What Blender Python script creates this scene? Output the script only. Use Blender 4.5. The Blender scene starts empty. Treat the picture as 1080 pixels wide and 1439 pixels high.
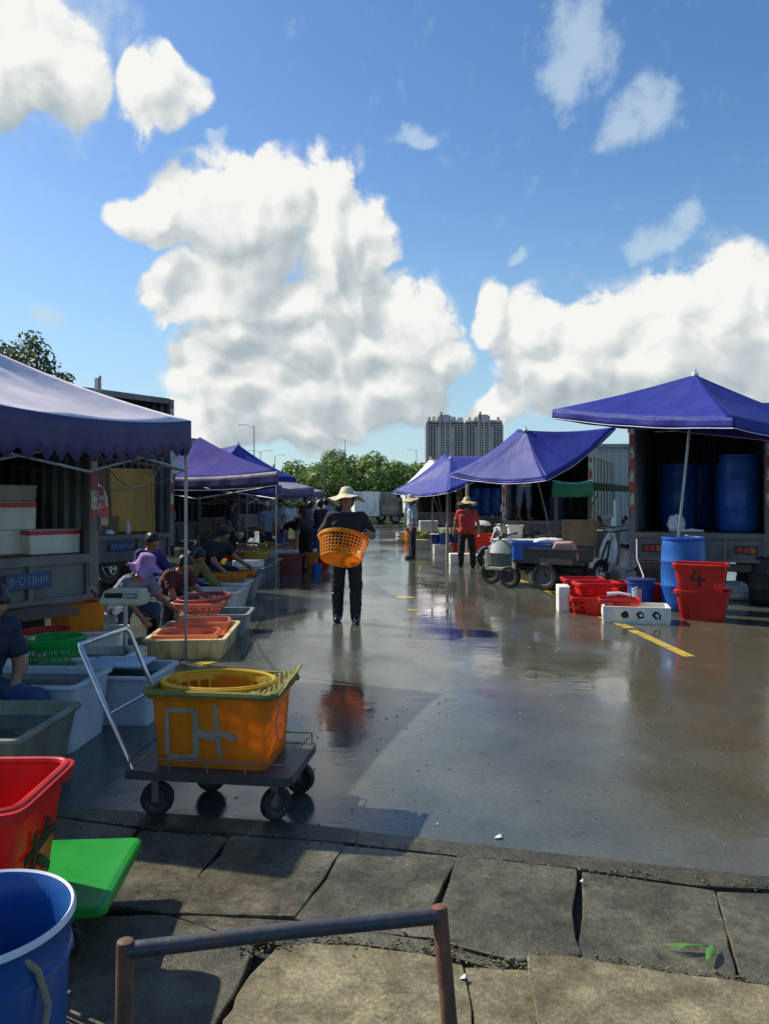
import bpy, bmesh, math, random
import numpy as np
from mathutils import Vector, Matrix, noise
random.seed(7); np.random.seed(7)
R = math.radians; PI = math.pi
scn = bpy.context.scene
col = scn.collection
CAMZ = 1.65; F = 1080.0; CX = 540.0; HY = 700.0

def W(px, py, D):                     # where a sight line of the camera meets the distance D
    return ((px-CX)/F*D, D, CAMZ-(py-HY)/F*D)
def G(px, py, z=0.0):                 # where a sight line meets the height z
    D = (CAMZ-z)*F/(py-HY)
    return ((px-CX)/F*D, D)

# ------------------------------------------------------------------ materials
def newmat(name):
    m = bpy.data.materials.new(name); m.use_nodes = True
    nt = m.node_tree; nt.nodes.clear()
    return m, nt, nt.nodes, nt.links
def N(nt, t, **kw):
    n = nt.nodes.new(t)
    for k, v in kw.items():
        if k.startswith('i_'):
            key = k[2:]
            key = int(key) if key.isdigit() else key.replace('_', ' ')
            n.inputs[key].default_value = v
        else: setattr(n, k, v)
    return n
def ramp(nt, fac, stops):
    r = nt.nodes.new('ShaderNodeValToRGB')
    el = r.color_ramp.elements
    while len(el) < len(stops): el.new(0.5)
    for e, (p, c) in zip(el, stops):
        e.position = p; e.color = (*c, 1) if len(c) == 3 else c
    nt.links.new(fac, r.inputs[0]); return r
def c3(c, k=1.0): return (min(1,c[0]*k), min(1,c[1]*k), min(1,c[2]*k), 1)
_mats = {}
def mat(name, colr, rough=0.5, metal=0.0, var=0.18, scale=6.0, bump=0.15, bscale=40.0, trans=0.0, dirt=None, dirtamt=0.5, spec=0.5, dist=0.004, coat=0.0):
    if name in _mats: return _mats[name]
    m, nt, nd, lk = newmat(name)
    out = N(nt, 'ShaderNodeOutputMaterial')
    p = N(nt, 'ShaderNodeBsdfPrincipled')
    p.inputs['Roughness'].default_value = rough; p.inputs['Metallic'].default_value = metal
    p.inputs['Specular IOR Level'].default_value = spec
    p.inputs['Coat Weight'].default_value = coat
    tc = N(nt, 'ShaderNodeTexCoord')
    n1 = N(nt, 'ShaderNodeTexNoise'); n1.inputs['Scale'].default_value = scale; n1.inputs['Detail'].default_value = 6; n1.inputs['Roughness'].default_value = 0.62
    lk.new(tc.outputs['Object'], n1.inputs['Vector'])
    r = ramp(nt, n1.outputs['Fac'], [(0.25, c3(colr, 1-var)[:3]), (0.75, c3(colr, 1+var)[:3])])
    csrc = r.outputs['Color']
    if dirt:
        n3 = N(nt, 'ShaderNodeTexNoise'); n3.inputs['Scale'].default_value = scale*0.7; n3.inputs['Detail'].default_value = 9; n3.inputs['Roughness'].default_value = 0.72
        mp = N(nt, 'ShaderNodeMapping'); mp.inputs['Location'].default_value = (3.1, 7.7, 1.3); mp.inputs['Scale'].default_value = (1, 1, 0.35)
        lk.new(tc.outputs['Object'], mp.inputs['Vector']); lk.new(mp.outputs[0], n3.inputs['Vector'])
        rr = ramp(nt, n3.outputs['Fac'], [(0.46, (0,0,0)), (0.66, (dirtamt,)*3)])
        mx = N(nt, 'ShaderNodeMix'); mx.data_type = 'RGBA'
        lk.new(rr.outputs['Color'], mx.inputs[0]); lk.new(csrc, mx.inputs[6]); mx.inputs[7].default_value = (*dirt, 1)
        csrc = mx.outputs[2]
        n4 = N(nt, 'ShaderNodeTexNoise'); n4.inputs['Scale'].default_value = 9; n4.inputs['Detail'].default_value = 10; n4.inputs['Roughness'].default_value = .8; n4.inputs['Distortion'].default_value = 1.5
        mp4 = N(nt, 'ShaderNodeMapping'); mp4.inputs['Rotation'].default_value = (.3,.2,.5); mp4.inputs['Scale'].default_value = (1, 3.5, 1.6)
        lk.new(tc.outputs['Object'], mp4.inputs['Vector']); lk.new(mp4.outputs[0], n4.inputs['Vector'])
        r4 = ramp(nt, n4.outputs['Fac'], [(0.60, (0,0,0)), (0.72, (.30,.30,.30))])
        mx4 = N(nt, 'ShaderNodeMix'); mx4.data_type = 'RGBA'; lk.new(r4.outputs['Color'], mx4.inputs[0]); lk.new(csrc, mx4.inputs[6])
        mx4.inputs[7].default_value = (min(1,colr[0]*.6+.28), min(1,colr[1]*.6+.27), min(1,colr[2]*.6+.24), 1); csrc = mx4.outputs[2]
    lk.new(csrc, p.inputs['Base Color'])
    n2 = N(nt, 'ShaderNodeTexNoise'); n2.inputs['Scale'].default_value = bscale; n2.inputs['Detail'].default_value = 5
    lk.new(tc.outputs['Object'], n2.inputs['Vector'])
    rm = N(nt, 'ShaderNodeMapRange'); rm.inputs['To Min'].default_value = max(0.02, rough-0.12); rm.inputs['To Max'].default_value = min(1, rough+0.14)
    lk.new(n1.outputs['Fac'], rm.inputs['Value']); lk.new(rm.outputs[0], p.inputs['Roughness'])
    if bump:
        b = N(nt, 'ShaderNodeBump'); b.inputs['Strength'].default_value = bump; b.inputs['Distance'].default_value = dist
        lk.new(n2.outputs['Fac'], b.inputs['Height']); lk.new(b.outputs[0], p.inputs['Normal'])
    if trans:
        t = N(nt, 'ShaderNodeBsdfTranslucent'); lk.new(csrc, t.inputs['Color'])
        ms = N(nt, 'ShaderNodeMixShader'); ms.inputs[0].default_value = trans
        lk.new(p.outputs[0], ms.inputs[1]); lk.new(t.outputs[0], ms.inputs[2]); lk.new(ms.outputs[0], out.inputs[0])
    else: lk.new(p.outputs[0], out.inputs[0])
    _mats[name] = m; return m

BR = (0.10, 0.08, 0.05)
M = dict(
 purple = mat('purple_tarp', (0.105,0.090,0.205), 0.55, trans=0.22, var=0.16, scale=1.3, bump=0.6, bscale=2.6, dist=0.04, dirt=(0.14,0.135,0.22), dirtamt=0.6, spec=0.25),
 plumroof = mat('plum_tarp', (0.072,0.062,0.28), 0.85, trans=0.18, var=0.16, scale=1.3, bump=0.6, bscale=2.6, dist=0.04, dirt=(0.11,0.10,0.32), dirtamt=0.5, spec=0.08),
 indigo = mat('indigo_tarp', (0.032,0.046,0.32), 0.56, trans=0.25, var=0.14, scale=1.1, bump=0.6, bscale=2.6, dist=0.04, dirt=(0.08,0.095,0.36), dirtamt=0.4, spec=0.3),
 lilac  = mat('sheen_pale_lilac_tarp', (0.86,0.76,0.78), 0.42, trans=0.15, var=0.14, scale=1.4, bump=0.55, bscale=2.4, dist=0.035, dirt=(0.62,0.54,0.66), dirtamt=0.6),  # whitish grazing sheen of the canopy roof is put into this pale base colour
 greytarp = mat('grey_tarp', (0.34,0.33,0.38), 0.55, trans=0.15, scale=1.4, bump=0.3, bscale=3, dist=0.03),
 greentarp = mat('green_tarp', (0.07,0.48,0.27), 0.5, trans=0.2, scale=2, bump=0.4, bscale=4, dist=0.03, dirt=(0.2,0.35,0.28), dirtamt=0.3),
 trim = mat('white_trim', (0.7,0.7,0.75), 0.6),
 steel = mat('galvanised_steel', (0.45,0.46,0.47), 0.35, 0.85, scale=12, dirt=BR, dirtamt=0.35),
 chrome = mat('worn_chrome', (0.62,0.62,0.62), 0.22, 0.95, scale=12, bump=0.05),
 darksteel = mat('dark_painted_steel', (0.07,0.07,0.07), 0.45, 0.3, scale=9, dirt=(0.16,0.09,0.05), dirtamt=0.55),
 greysteel = mat('grey_painted_steel', (0.17,0.17,0.165), 0.5, 0.2, scale=7, dirt=(0.12,0.08,0.05), dirtamt=0.6),
 rust = mat('rusty_pipe', (0.19,0.085,0.045), 0.65, 0.2, var=0.4, scale=16, bump=0.6, bscale=70, dirt=(0.07,0.04,0.03), dirtamt=0.8),
 pipe = mat('dull_blue_grey_pipe', (0.055,0.065,0.075), 0.5, 0.3, var=0.3, scale=20, bump=0.4, bscale=60, dirt=(0.17,0.08,0.05), dirtamt=0.6),
 rubber = mat('black_rubber', (0.018,0.018,0.018), 0.55, scale=14, dirt=(0.06,0.05,0.04), dirtamt=0.5),
 wetrubber = mat('wet_black_rubber', (0.012,0.012,0.013), 0.16, scale=14, bump=0.1),
 red = mat('red_plastic', (0.62,0.025,0.018), 0.35, trans=0.22, scale=5, dirt=(0.42,0.03,0.02), dirtamt=0.5, bump=0.08),
 brightred = mat('bright_red_plastic', (0.72,0.022,0.018), 0.33, trans=0.25, scale=5, bump=0.12, dirt=(0.40,0.03,0.02), dirtamt=0.55),
 dullred = mat('dull_red_plastic', (0.30,0.05,0.05), 0.45, trans=0.15, scale=6, dirt=(0.24,0.1,0.08), dirtamt=0.5),
 orange = mat('orange_plastic', (0.90,0.35,0.016), 0.36, trans=0.5, scale=3.5, dirt=(0.48,0.13,0.03), dirtamt=0.6, bump=0.1),
 orange2 = mat('basket_orange_plastic', (0.92,0.42,0.016), 0.36, trans=0.55, scale=4, bump=0.06),
 yellow = mat('yellow_plastic', (0.80,0.50,0.02), 0.36, trans=0.3, scale=4, dirt=(0.45,0.28,0.04), dirtamt=0.4, bump=0.06),
 green = mat('green_plastic', (0.02,0.50,0.09), 0.36, trans=0.4, scale=4, bump=0.06, dirt=(0.02,0.3,0.06), dirtamt=0.4),
 greenboard = mat('bright_green_board', (0.015,0.27,0.028), 0.3, trans=0.0, scale=7, bump=0.2, bscale=25, dirt=(0.02,0.2,0.03), dirtamt=0.5),
 salmon = mat('salmon_plastic', (0.82,0.27,0.15), 0.42, trans=0.3, scale=5, dirt=(0.5,0.2,0.12), dirtamt=0.5),
 blue = mat('blue_drum_plastic', (0.015,0.11,0.42), 0.33, trans=0.08, scale=3, dirt=(0.03,0.09,0.28), dirtamt=0.5, bump=0.1),
 bluelite = mat('bright_blue_plastic', (0.04,0.17,0.62), 0.38, trans=0.2, scale=4),
 navy = mat('navy_plastic', (0.012,0.03,0.16), 0.4, scale=5, dirt=(0.05,0.06,0.12), dirtamt=0.5),
 nearblue = mat('wet_blue_plastic', (0.02,0.10,0.34), 0.28, trans=0.12, scale=4, dirt=(0.05,0.12,0.25), dirtamt=0.5),
 whitetub = mat('white_tub_plastic', (0.80,0.80,0.74), 0.42, trans=0.15, scale=3, dirt=(0.36,0.34,0.26), dirtamt=0.5, bump=0.1),
 bluetub = mat('pale_blue_tub_plastic', (0.56,0.62,0.66), 0.42, trans=0.12, scale=3, dirt=(0.30,0.34,0.36), dirtamt=0.5),
 creamtub = mat('stained_cream_plastic', (0.78,0.66,0.36), 0.45, trans=0.18, scale=7, dirt=(0.26,0.15,0.05), dirtamt=0.8),
 greytub = mat('grey_tub_plastic', (0.24,0.26,0.25), 0.45, scale=4, dirt=(0.10,0.10,0.08), dirtamt=0.6),
 bluegreytub = mat('blue_grey_tub_plastic', (0.13,0.18,0.26), 0.45, scale=4, dirt=(0.10,0.12,0.12), dirtamt=0.6),
 mossytub = mat('mossy_grey_tub_plastic', (0.24,0.25,0.19), 0.45, scale=6, dirt=(0.07,0.09,0.03), dirtamt=0.85),
 foam = mat('white_foam', (0.78,0.76,0.68), 0.7, scale=6, bump=0.3, bscale=150, dirt=(0.40,0.36,0.28), dirtamt=0.5, trans=0.05),
 tape = mat('red_tape', (0.50,0.03,0.03), 0.35, scale=9),
 scale = mat('cream_scale_plastic', (0.55,0.53,0.36), 0.45, scale=9, dirt=(0.25,0.22,0.1), dirtamt=0.5),
 black = mat('black_plastic', (0.02,0.02,0.02), 0.4, scale=9),
 white = mat('white_paint', (0.80,0.80,0.77), 0.4, scale=5, dirt=(0.3,0.26,0.2), dirtamt=0.6),
 cream = mat('cream_paint', (0.48,0.46,0.34), 0.45, scale=6, dirt=(0.18,0.12,0.06), dirtamt=0.6),
 teal = mat('grey_teal_paint', (0.10,0.135,0.135), 0.42, scale=6, dirt=(0.1,0.1,0.08), dirtamt=0.5),
 boxwall = mat('truck_box_wall', (0.19,0.20,0.19), 0.5, 0.3, scale=3, dirt=(0.09,0.055,0.035), dirtamt=0.8),
 boxin = mat('truck_box_inside', (0.14,0.17,0.17), 0.5, 0.3, scale=4, dirt=(0.05,0.035,0.025), dirtamt=0.8),
 corr = mat('corrugated_sheet', (0.36,0.39,0.38), 0.5, 0.3, scale=0.8, dirt=(0.18,0.15,0.11), dirtamt=0.6),
 wood = mat('plywood', (0.42,0.27,0.13), 0.65, scale=5, var=0.3, dirt=(0.55,0.45,0.3), dirtamt=0.6),
 bamboo = mat('weathered_pole', (0.42,0.36,0.26), 0.7, scale=12, dirt=(0.15,0.11,0.07), dirtamt=0.7),
 mustard = mat('mustard_board', (0.60,0.30,0.03), 0.5, scale=3, var=0.2, dirt=(0.2,0.1,0.03), dirtamt=0.5),
 brownboard = mat('brown_board', (0.15,0.085,0.03), 0.55, scale=3, dirt=(0.08,0.05,0.02), dirtamt=0.5),
 plate = mat('blue_plate', (0.02,0.055,0.17), 0.4, scale=9),
 platetext = mat('plate_lettering', (0.20,0.25,0.36), 0.5, scale=30),
 ink = mat('black_ink', (0.02,0.012,0.012), 0.6, scale=20),
 greypaint = mat('grey_brush_paint', (0.24,0.23,0.17), 0.6, scale=20, var=0.3),
 glassdark = mat('dark_glass', (0.02,0.025,0.03), 0.08, scale=2, bump=0),
 straw = mat('straw', (0.62,0.50,0.28), 0.75, scale=30, var=0.25, bump=0.5, bscale=90, trans=0.12),
 strawpale = mat('pale_straw', (0.70,0.66,0.45), 0.7, scale=30, bump=0.5, bscale=90, trans=0.12),
 skin = mat('skin', (0.34,0.17,0.10), 0.5, scale=20, var=0.1, bump=0.1),
 hair = mat('black_hair', (0.012,0.010,0.009), 0.45, scale=60, var=0.3, bump=0.6, bscale=120),
 cblack = mat('black_cotton', (0.016,0.016,0.019), 0.8, scale=6, bump=0.7, bscale=9, dist=0.03),
 cnavy = mat('navy_cotton', (0.020,0.025,0.055), 0.8, scale=6, bump=0.7, bscale=9, dist=0.03),
 cgrey = mat('grey_blue_cotton', (0.19,0.23,0.29), 0.85, scale=6, bump=0.7, bscale=9, dist=0.03),
 cblue = mat('light_blue_cotton', (0.30,0.37,0.47), 0.85, scale=6, bump=0.8, bscale=10, dist=0.03),
 cred = mat('red_cotton', (0.50,0.045,0.04), 0.85, scale=6, bump=0.8, bscale=10, dist=0.03),
 cpurple = mat('purple_cotton', (0.05,0.03,0.15), 0.85, scale=6, bump=0.7, bscale=10, dist=0.03),
 colive = mat('olive_cotton', (0.22,0.18,0.05), 0.85, scale=6, bump=0.7, bscale=10, dist=0.03),
 cwhite = mat('white_cotton', (0.55,0.55,0.53), 0.85, scale=6, bump=0.7, bscale=10, dist=0.03),
 clilac = mat('lilac_cotton', (0.46,0.28,0.60), 0.85, scale=6, bump=0.5, bscale=14, dist=0.02, trans=0.2),
 cgreen = mat('dark_green_cotton', (0.03,0.09,0.05), 0.85, scale=6, bump=0.7, bscale=10, dist=0.03),
 cmaroon = mat('maroon_cotton', (0.09,0.025,0.028), 0.85, scale=6, bump=0.7, bscale=10, dist=0.03),
 jeans = mat('blue_jeans', (0.045,0.075,0.15), 0.85, scale=9, var=0.3, bump=0.7, bscale=12, dist=0.02),
 pink = mat('pink_plastic', (0.55,0.32,0.28), 0.5, scale=5, trans=0.1),
 rope = mat('dirty_rope', (0.26,0.24,0.17), 0.8, scale=60, bump=0.8, bscale=200),
 net = mat('olive_net', (0.20,0.19,0.045), 0.7, scale=30, var=0.4, bump=1.0, bscale=180, trans=0.2),
 lightred = mat('red_lens', (0.45,0.02,0.015), 0.25, scale=6, trans=0.1),
 paper = mat('white_paper', (0.65,0.66,0.66), 0.6, scale=8),
 fish = mat('silver_fish', (0.30,0.31,0.30), 0.25, 0.2, scale=30, var=0.4),
 bark = mat('bark', (0.12,0.09,0.06), 0.85, scale=6, bump=0.8, bscale=12, dist=0.03),
)

def reflective():
    m, nt, nd, lk = newmat('red_white_reflective_tape')
    out = N(nt,'ShaderNodeOutputMaterial'); p = N(nt,'ShaderNodeBsdfPrincipled'); p.inputs['Roughness'].default_value=.4
    tc = N(nt,'ShaderNodeTexCoord'); sx = N(nt,'ShaderNodeSeparateXYZ'); lk.new(tc.outputs['Object'], sx.inputs[0])
    a = N(nt,'ShaderNodeMath', operation='MULTIPLY'); a.inputs[1].default_value = 2.6; lk.new(sx.outputs[2], a.inputs[0])
    f = N(nt,'ShaderNodeMath', operation='FRACT'); lk.new(a.outputs[0], f.inputs[0])
    g = N(nt,'ShaderNodeMath', operation='GREATER_THAN'); g.inputs[1].default_value=.5; lk.new(f.outputs[0], g.inputs[0])
    n = N(nt,'ShaderNodeTexNoise'); n.inputs['Scale'].default_value=14; n.inputs['Detail'].default_value=8; lk.new(tc.outputs['Object'], n.inputs['Vector'])
    mx = N(nt,'ShaderNodeMix'); mx.data_type='RGBA'; mx.inputs[6].default_value=(.55,.50,.38,1); mx.inputs[7].default_value=(.50,.045,.035,1); lk.new(g.outputs[0], mx.inputs[0])
    r = ramp(nt, n.outputs['Fac'], [(.5,(0,0,0)),(.62,(.7,.7,.7))])
    m2 = N(nt,'ShaderNodeMix'); m2.data_type='RGBA'; lk.new(r.outputs[0], m2.inputs[0]); lk.new(mx.outputs[2], m2.inputs[6]); m2.inputs[7].default_value=(.12,.10,.08,1)
    lk.new(m2.outputs[2], p.inputs['Base Color']); lk.new(p.outputs[0], out.inputs[0]); return m
M['reflect'] = reflective()

def leafmat(name, c1, c2, trans=0.35):
    m, nt, nd, lk = newmat(name)
    out = N(nt,'ShaderNodeOutputMaterial'); p = N(nt,'ShaderNodeBsdfPrincipled'); p.inputs['Roughness'].default_value=.55
    gi = N(nt,'ShaderNodeNewGeometry')
    tc = N(nt,'ShaderNodeTexCoord'); n = N(nt,'ShaderNodeTexNoise'); n.inputs['Scale'].default_value=0.35; n.inputs['Detail'].default_value=5
    lk.new(tc.outputs['Object'], n.inputs['Vector'])
    ad = N(nt,'ShaderNodeMath', operation='MULTIPLY_ADD'); ad.inputs[1].default_value=.45; lk.new(gi.outputs['Random Per Island'], ad.inputs[0])
    sb = N(nt,'ShaderNodeMath', operation='SUBTRACT'); sb.inputs[1].default_value=.2; lk.new(n.outputs['Fac'], sb.inputs[0]); lk.new(sb.outputs[0], ad.inputs[2])
    r = ramp(nt, ad.outputs[0], [(.2,c1),(.75,c2)])
    lk.new(r.outputs[0], p.inputs['Base Color'])
    t = N(nt,'ShaderNodeBsdfTranslucent'); lk.new(r.outputs[0], t.inputs[0])
    ms = N(nt,'ShaderNodeMixShader'); ms.inputs[0].default_value=trans; lk.new(p.outputs[0], ms.inputs[1]); lk.new(t.outputs[0], ms.inputs[2]); lk.new(ms.outputs[0], out.inputs[0]); return m
M['leafwood'] = leafmat('mangrove_foliage', (.045,.10,.022), (.20,.29,.065))
M['leaftree'] = leafmat('tree_foliage', (.03,.055,.02), (.13,.15,.06))
M['leafgreen'] = leafmat('fresh_leaf', (.06,.2,.03), (.12,.32,.06))

def lotmat():
    m, nt, nd, lk = newmat('wet_concrete')
    out = N(nt,'ShaderNodeOutputMaterial'); p = N(nt,'ShaderNodeBsdfPrincipled')
    tc = N(nt,'ShaderNodeTexCoord')
    def no(scale, det=6, ro=.6, mp=(1,1,1), loc=(0,0,0)):
        mpn = N(nt,'ShaderNodeMapping'); mpn.inputs['Scale'].default_value=mp; mpn.inputs['Location'].default_value=loc
        lk.new(tc.outputs['Object'], mpn.inputs[0])
        n = N(nt,'ShaderNodeTexNoise'); n.inputs['Scale'].default_value=scale; n.inputs['Detail'].default_value=det; n.inputs['Roughness'].default_value=ro
        lk.new(mpn.outputs[0], n.inputs['Vector']); return n.outputs['Fac']
    big = no(.30, 5, .6, (1,.6,1), (4,2,0)); mid = no(1.6, 8, .65, (1,.8,1)); fine = no(34, 8, .7); grit = no(120, 3, .6)
    base = ramp(nt, mid, [(.28,(.056,.061,.050)),(.5,(.090,.097,.080)),(.75,(.135,.142,.118))])
    # brown silt spread over part of the yard
    silt = ramp(nt, no(.42, 6, .62, (1,.5,1), (1.5,7.2,0)), [(.42,(0,0,0)),(.56,(1,1,1))])
    sx = N(nt,'ShaderNodeSeparateXYZ'); lk.new(tc.outputs['Object'], sx.inputs[0])
    xr = N(nt,'ShaderNodeMapRange'); xr.inputs['From Min'].default_value=.7; xr.inputs['From Max'].default_value=2.4; lk.new(sx.outputs[0], xr.inputs['Value'])
    ad = N(nt,'ShaderNodeMath', operation='MULTIPLY'); lk.new(silt.outputs[0], ad.inputs[0])
    xa = N(nt,'ShaderNodeMath', operation='MULTIPLY_ADD'); xa.inputs[1].default_value=.62; xa.inputs[2].default_value=.0; lk.new(xr.outputs[0], xa.inputs[0]); lk.new(xa.outputs[0], ad.inputs[1])
    mx = N(nt,'ShaderNodeMix'); mx.data_type='RGBA'; lk.new(ad.outputs[0], mx.inputs[0]); lk.new(base.outputs[0], mx.inputs[6]); mx.inputs[7].default_value=(.105,.076,.036,1)
    # speckles
    sp = ramp(nt, fine, [(.30,(.55,.55,.55)),(.6,(1,1,1)),(.74,(1.35,1.3,1.2))])
    m2 = N(nt,'ShaderNodeMix'); m2.data_type='RGBA'; m2.blend_type='MULTIPLY'; m2.inputs[0].default_value=.7; lk.new(mx.outputs[2], m2.inputs[6]); lk.new(sp.outputs[0], m2.inputs[7])
    lk.new(m2.outputs[2], p.inputs['Base Color'])
    # water film: puddle mask
    pud = ramp(nt, no(.55, 7, .62, (1,.7,1), (9,3,0)), [(.36,(.22,.22,.22)),(.47,(.07,.07,.07)),(.56,(.018,.018,.018))])
    rg = N(nt,'ShaderNodeMath', operation='MULTIPLY_ADD'); rg.inputs[1].default_value=.10; lk.new(mid, rg.inputs[0]); lk.new(pud.outputs[0], rg.inputs[2])
    r2 = N(nt,'ShaderNodeMath', operation='SUBTRACT'); r2.inputs[1].default_value=.035; lk.new(rg.outputs[0], r2.inputs[0])
    lk.new(r2.outputs[0], p.inputs['Roughness'])
    p.inputs['IOR'].default_value = 1.42
    # bump: strong grit where the film is thin, soft ripple elsewhere
    dry = ramp(nt, no(.55, 7, .62, (1,.7,1), (9,3,0)), [(.38,(1,1,1)),(.56,(.05,.05,.05))])
    mu = N(nt,'ShaderNodeMath', operation='MULTIPLY'); lk.new(fine, mu.inputs[0]); lk.new(dry.outputs[0], mu.inputs[1])
    b = N(nt,'ShaderNodeBump'); b.inputs['Strength'].default_value=.55; b.inputs['Distance'].default_value=.004; lk.new(mu.outputs[0], b.inputs['Height'])
    rip = no(5.0, 4, .55, (.6,1.6,1)); b2 = N(nt,'ShaderNodeBump'); b2.inputs['Strength'].default_value=.22; b2.inputs['Distance'].default_value=.006
    lk.new(rip, b2.inputs['Height']); lk.new(b.outputs[0], b2.inputs['Normal'])
    und = no(.9, 3, .5); b3 = N(nt,'ShaderNodeBump'); b3.inputs['Strength'].default_value=.25; b3.inputs['Distance'].default_value=.02
    lk.new(und, b3.inputs['Height']); lk.new(b2.outputs[0], b3.inputs['Normal']); lk.new(b3.outputs[0], p.inputs['Normal'])
    lk.new(p.outputs[0], out.inputs[0]); return m
M['lot'] = lotmat()
def slabmat(name, c1, c2, c3_, rough=.75, wet=0.5):
    m, nt, nd, lk = newmat(name)
    out = N(nt,'ShaderNodeOutputMaterial'); p = N(nt,'ShaderNodeBsdfPrincipled'); tc = N(nt,'ShaderNodeTexCoord')
    def no(scale, det=8, ro=.65, loc=(0,0,0)):
        mpn = N(nt,'ShaderNodeMapping'); mpn.inputs['Location'].default_value=loc; lk.new(tc.outputs['Object'], mpn.inputs[0])
        n = N(nt,'ShaderNodeTexNoise'); n.inputs['Scale'].default_value=scale; n.inputs['Detail'].default_value=det; n.inputs['Roughness'].default_value=ro
        lk.new(mpn.outputs[0], n.inputs['Vector']); return n.outputs['Fac']
    a = no(2.6); f = no(60, 6, .7); g = no(170, 3, .7)
    r = ramp(nt, a, [(.3,c1),(.5,c2),(.68,c3_)])
    s = ramp(nt, f, [(.3,(.35,.35,.35)),(.5,(.9,.9,.9)),(.72,(1.6,1.55,1.4))])
    mx = N(nt,'ShaderNodeMix'); mx.data_type='RGBA'; mx.blend_type='MULTIPLY'; mx.inputs[0].default_value=.75; lk.new(r.outputs[0], mx.inputs[6]); lk.new(s.outputs[0], mx.inputs[7])
    s2 = ramp(nt, g, [(.35,(.6,.6,.6)),(.66,(1.5,1.5,1.45))])
    m2 = N(nt,'ShaderNodeMix'); m2.data_type='RGBA'; m2.blend_type='MULTIPLY'; m2.inputs[0].default_value=.5; lk.new(mx.outputs[2], m2.inputs[6]); lk.new(s2.outputs[0], m2.inputs[7])
    st = ramp(nt, no(7.5, 9, .72, (2,9,4)), [(.38,(.45,.43,.38)),(.55,(1,1,1)),(.70,(1.25,1.2,1.1))])
    m3 = N(nt,'ShaderNodeMix'); m3.data_type='RGBA'; m3.blend_type='MULTIPLY'; m3.inputs[0].default_value=.8; lk.new(m2.outputs[2], m3.inputs[6]); lk.new(st.outputs[0], m3.inputs[7])
    vc = N(nt,'ShaderNodeTexVoronoi', feature='DISTANCE_TO_EDGE'); vc.inputs['Scale'].default_value=1.9; wv_ = N(nt,'ShaderNodeMixRGB'); wv_.blend_type='ADD'; wv_.inputs[0].default_value=.16
    nn_ = N(nt,'ShaderNodeTexNoise'); nn_.inputs['Scale'].default_value=6; nn_.inputs['Detail'].default_value=8; lk.new(tc.outputs['Object'], nn_.inputs['Vector']); lk.new(tc.outputs['Object'], wv_.inputs[1]); lk.new(nn_.outputs['Color'], wv_.inputs[2]); lk.new(wv_.outputs[0], vc.inputs['Vector'])
    cr_ = ramp(nt, vc.outputs['Distance'], [(.0,(.12,.11,.10)),(.006,(.55,.53,.5)),(.016,(1,1,1))])
    ck_ = ramp(nt, no(1.3, 4, .6, (7,7,7)), [(.60,(0,0,0)),(.70,(.8,.8,.8))])
    m4 = N(nt,'ShaderNodeMix'); m4.data_type='RGBA'; m4.blend_type='MULTIPLY'; lk.new(ck_.outputs[0], m4.inputs[0]); lk.new(m3.outputs[2], m4.inputs[6]); lk.new(cr_.outputs[0], m4.inputs[7])
    lk.new(m4.outputs[2], p.inputs['Base Color'])
    w = ramp(nt, no(1.8, 6, .6, (5,1,2)), [(.42,(rough,)*3),(.6,(rough-wet,)*3)]); lk.new(w.outputs[0], p.inputs['Roughness'])
    b = N(nt,'ShaderNodeBump'); b.inputs['Strength'].default_value=.9; b.inputs['Distance'].default_value=.006; lk.new(f, b.inputs['Height'])
    b2 = N(nt,'ShaderNodeBump'); b2.inputs['Strength'].default_value=.6; b2.inputs['Distance'].default_value=.003; lk.new(g, b2.inputs['Height']); lk.new(b.outputs[0], b2.inputs['Normal'])
    b3 = N(nt,'ShaderNodeBump'); b3.inputs['Strength'].default_value=.5; b3.inputs['Distance'].default_value=.03; lk.new(a, b3.inputs['Height']); lk.new(b2.outputs[0], b3.inputs['Normal'])
    lk.new(b3.outputs[0], p.inputs['Normal']); lk.new(p.outputs[0], out.inputs[0]); return m
M['slab'] = slabmat('damp_paving_slab', (.050,.046,.028), (.098,.090,.056), (.168,.154,.100), .46, .38)
M['sandy'] = slabmat('sandy_broken_concrete', (.09,.076,.038), (.20,.172,.096), (.32,.28,.17), .85, .2)
M['kerb'] = slabmat('kerb_concrete', (.040,.036,.020), (.072,.064,.037), (.125,.112,.068), .54, .4)
M['dirt'] = slabmat('dark_gap_dirt', (.014,.012,.008), (.026,.020,.014), (.05,.04,.026), .8, .3)
def paintmat():
    m, nt, nd, lk = newmat('worn_yellow_road_paint')
    out = N(nt,'ShaderNodeOutputMaterial'); p = N(nt,'ShaderNodeBsdfPrincipled'); tc = N(nt,'ShaderNodeTexCoord')
    n = N(nt,'ShaderNodeTexNoise'); n.inputs['Scale'].default_value=7; n.inputs['Detail'].default_value=10; n.inputs['Roughness'].default_value=.7; lk.new(tc.outputs['Object'], n.inputs['Vector'])
    r = ramp(nt, n.outputs['Fac'], [(.36,(.14,.11,.05)),(.47,(.50,.36,.05)),(.7,(.62,.46,.07))]); lk.new(r.outputs[0], p.inputs['Base Color']); p.inputs['Roughness'].default_value=.35
    lk.new(p.outputs[0], out.inputs[0]); return m
M['paint'] = paintmat()
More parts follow.
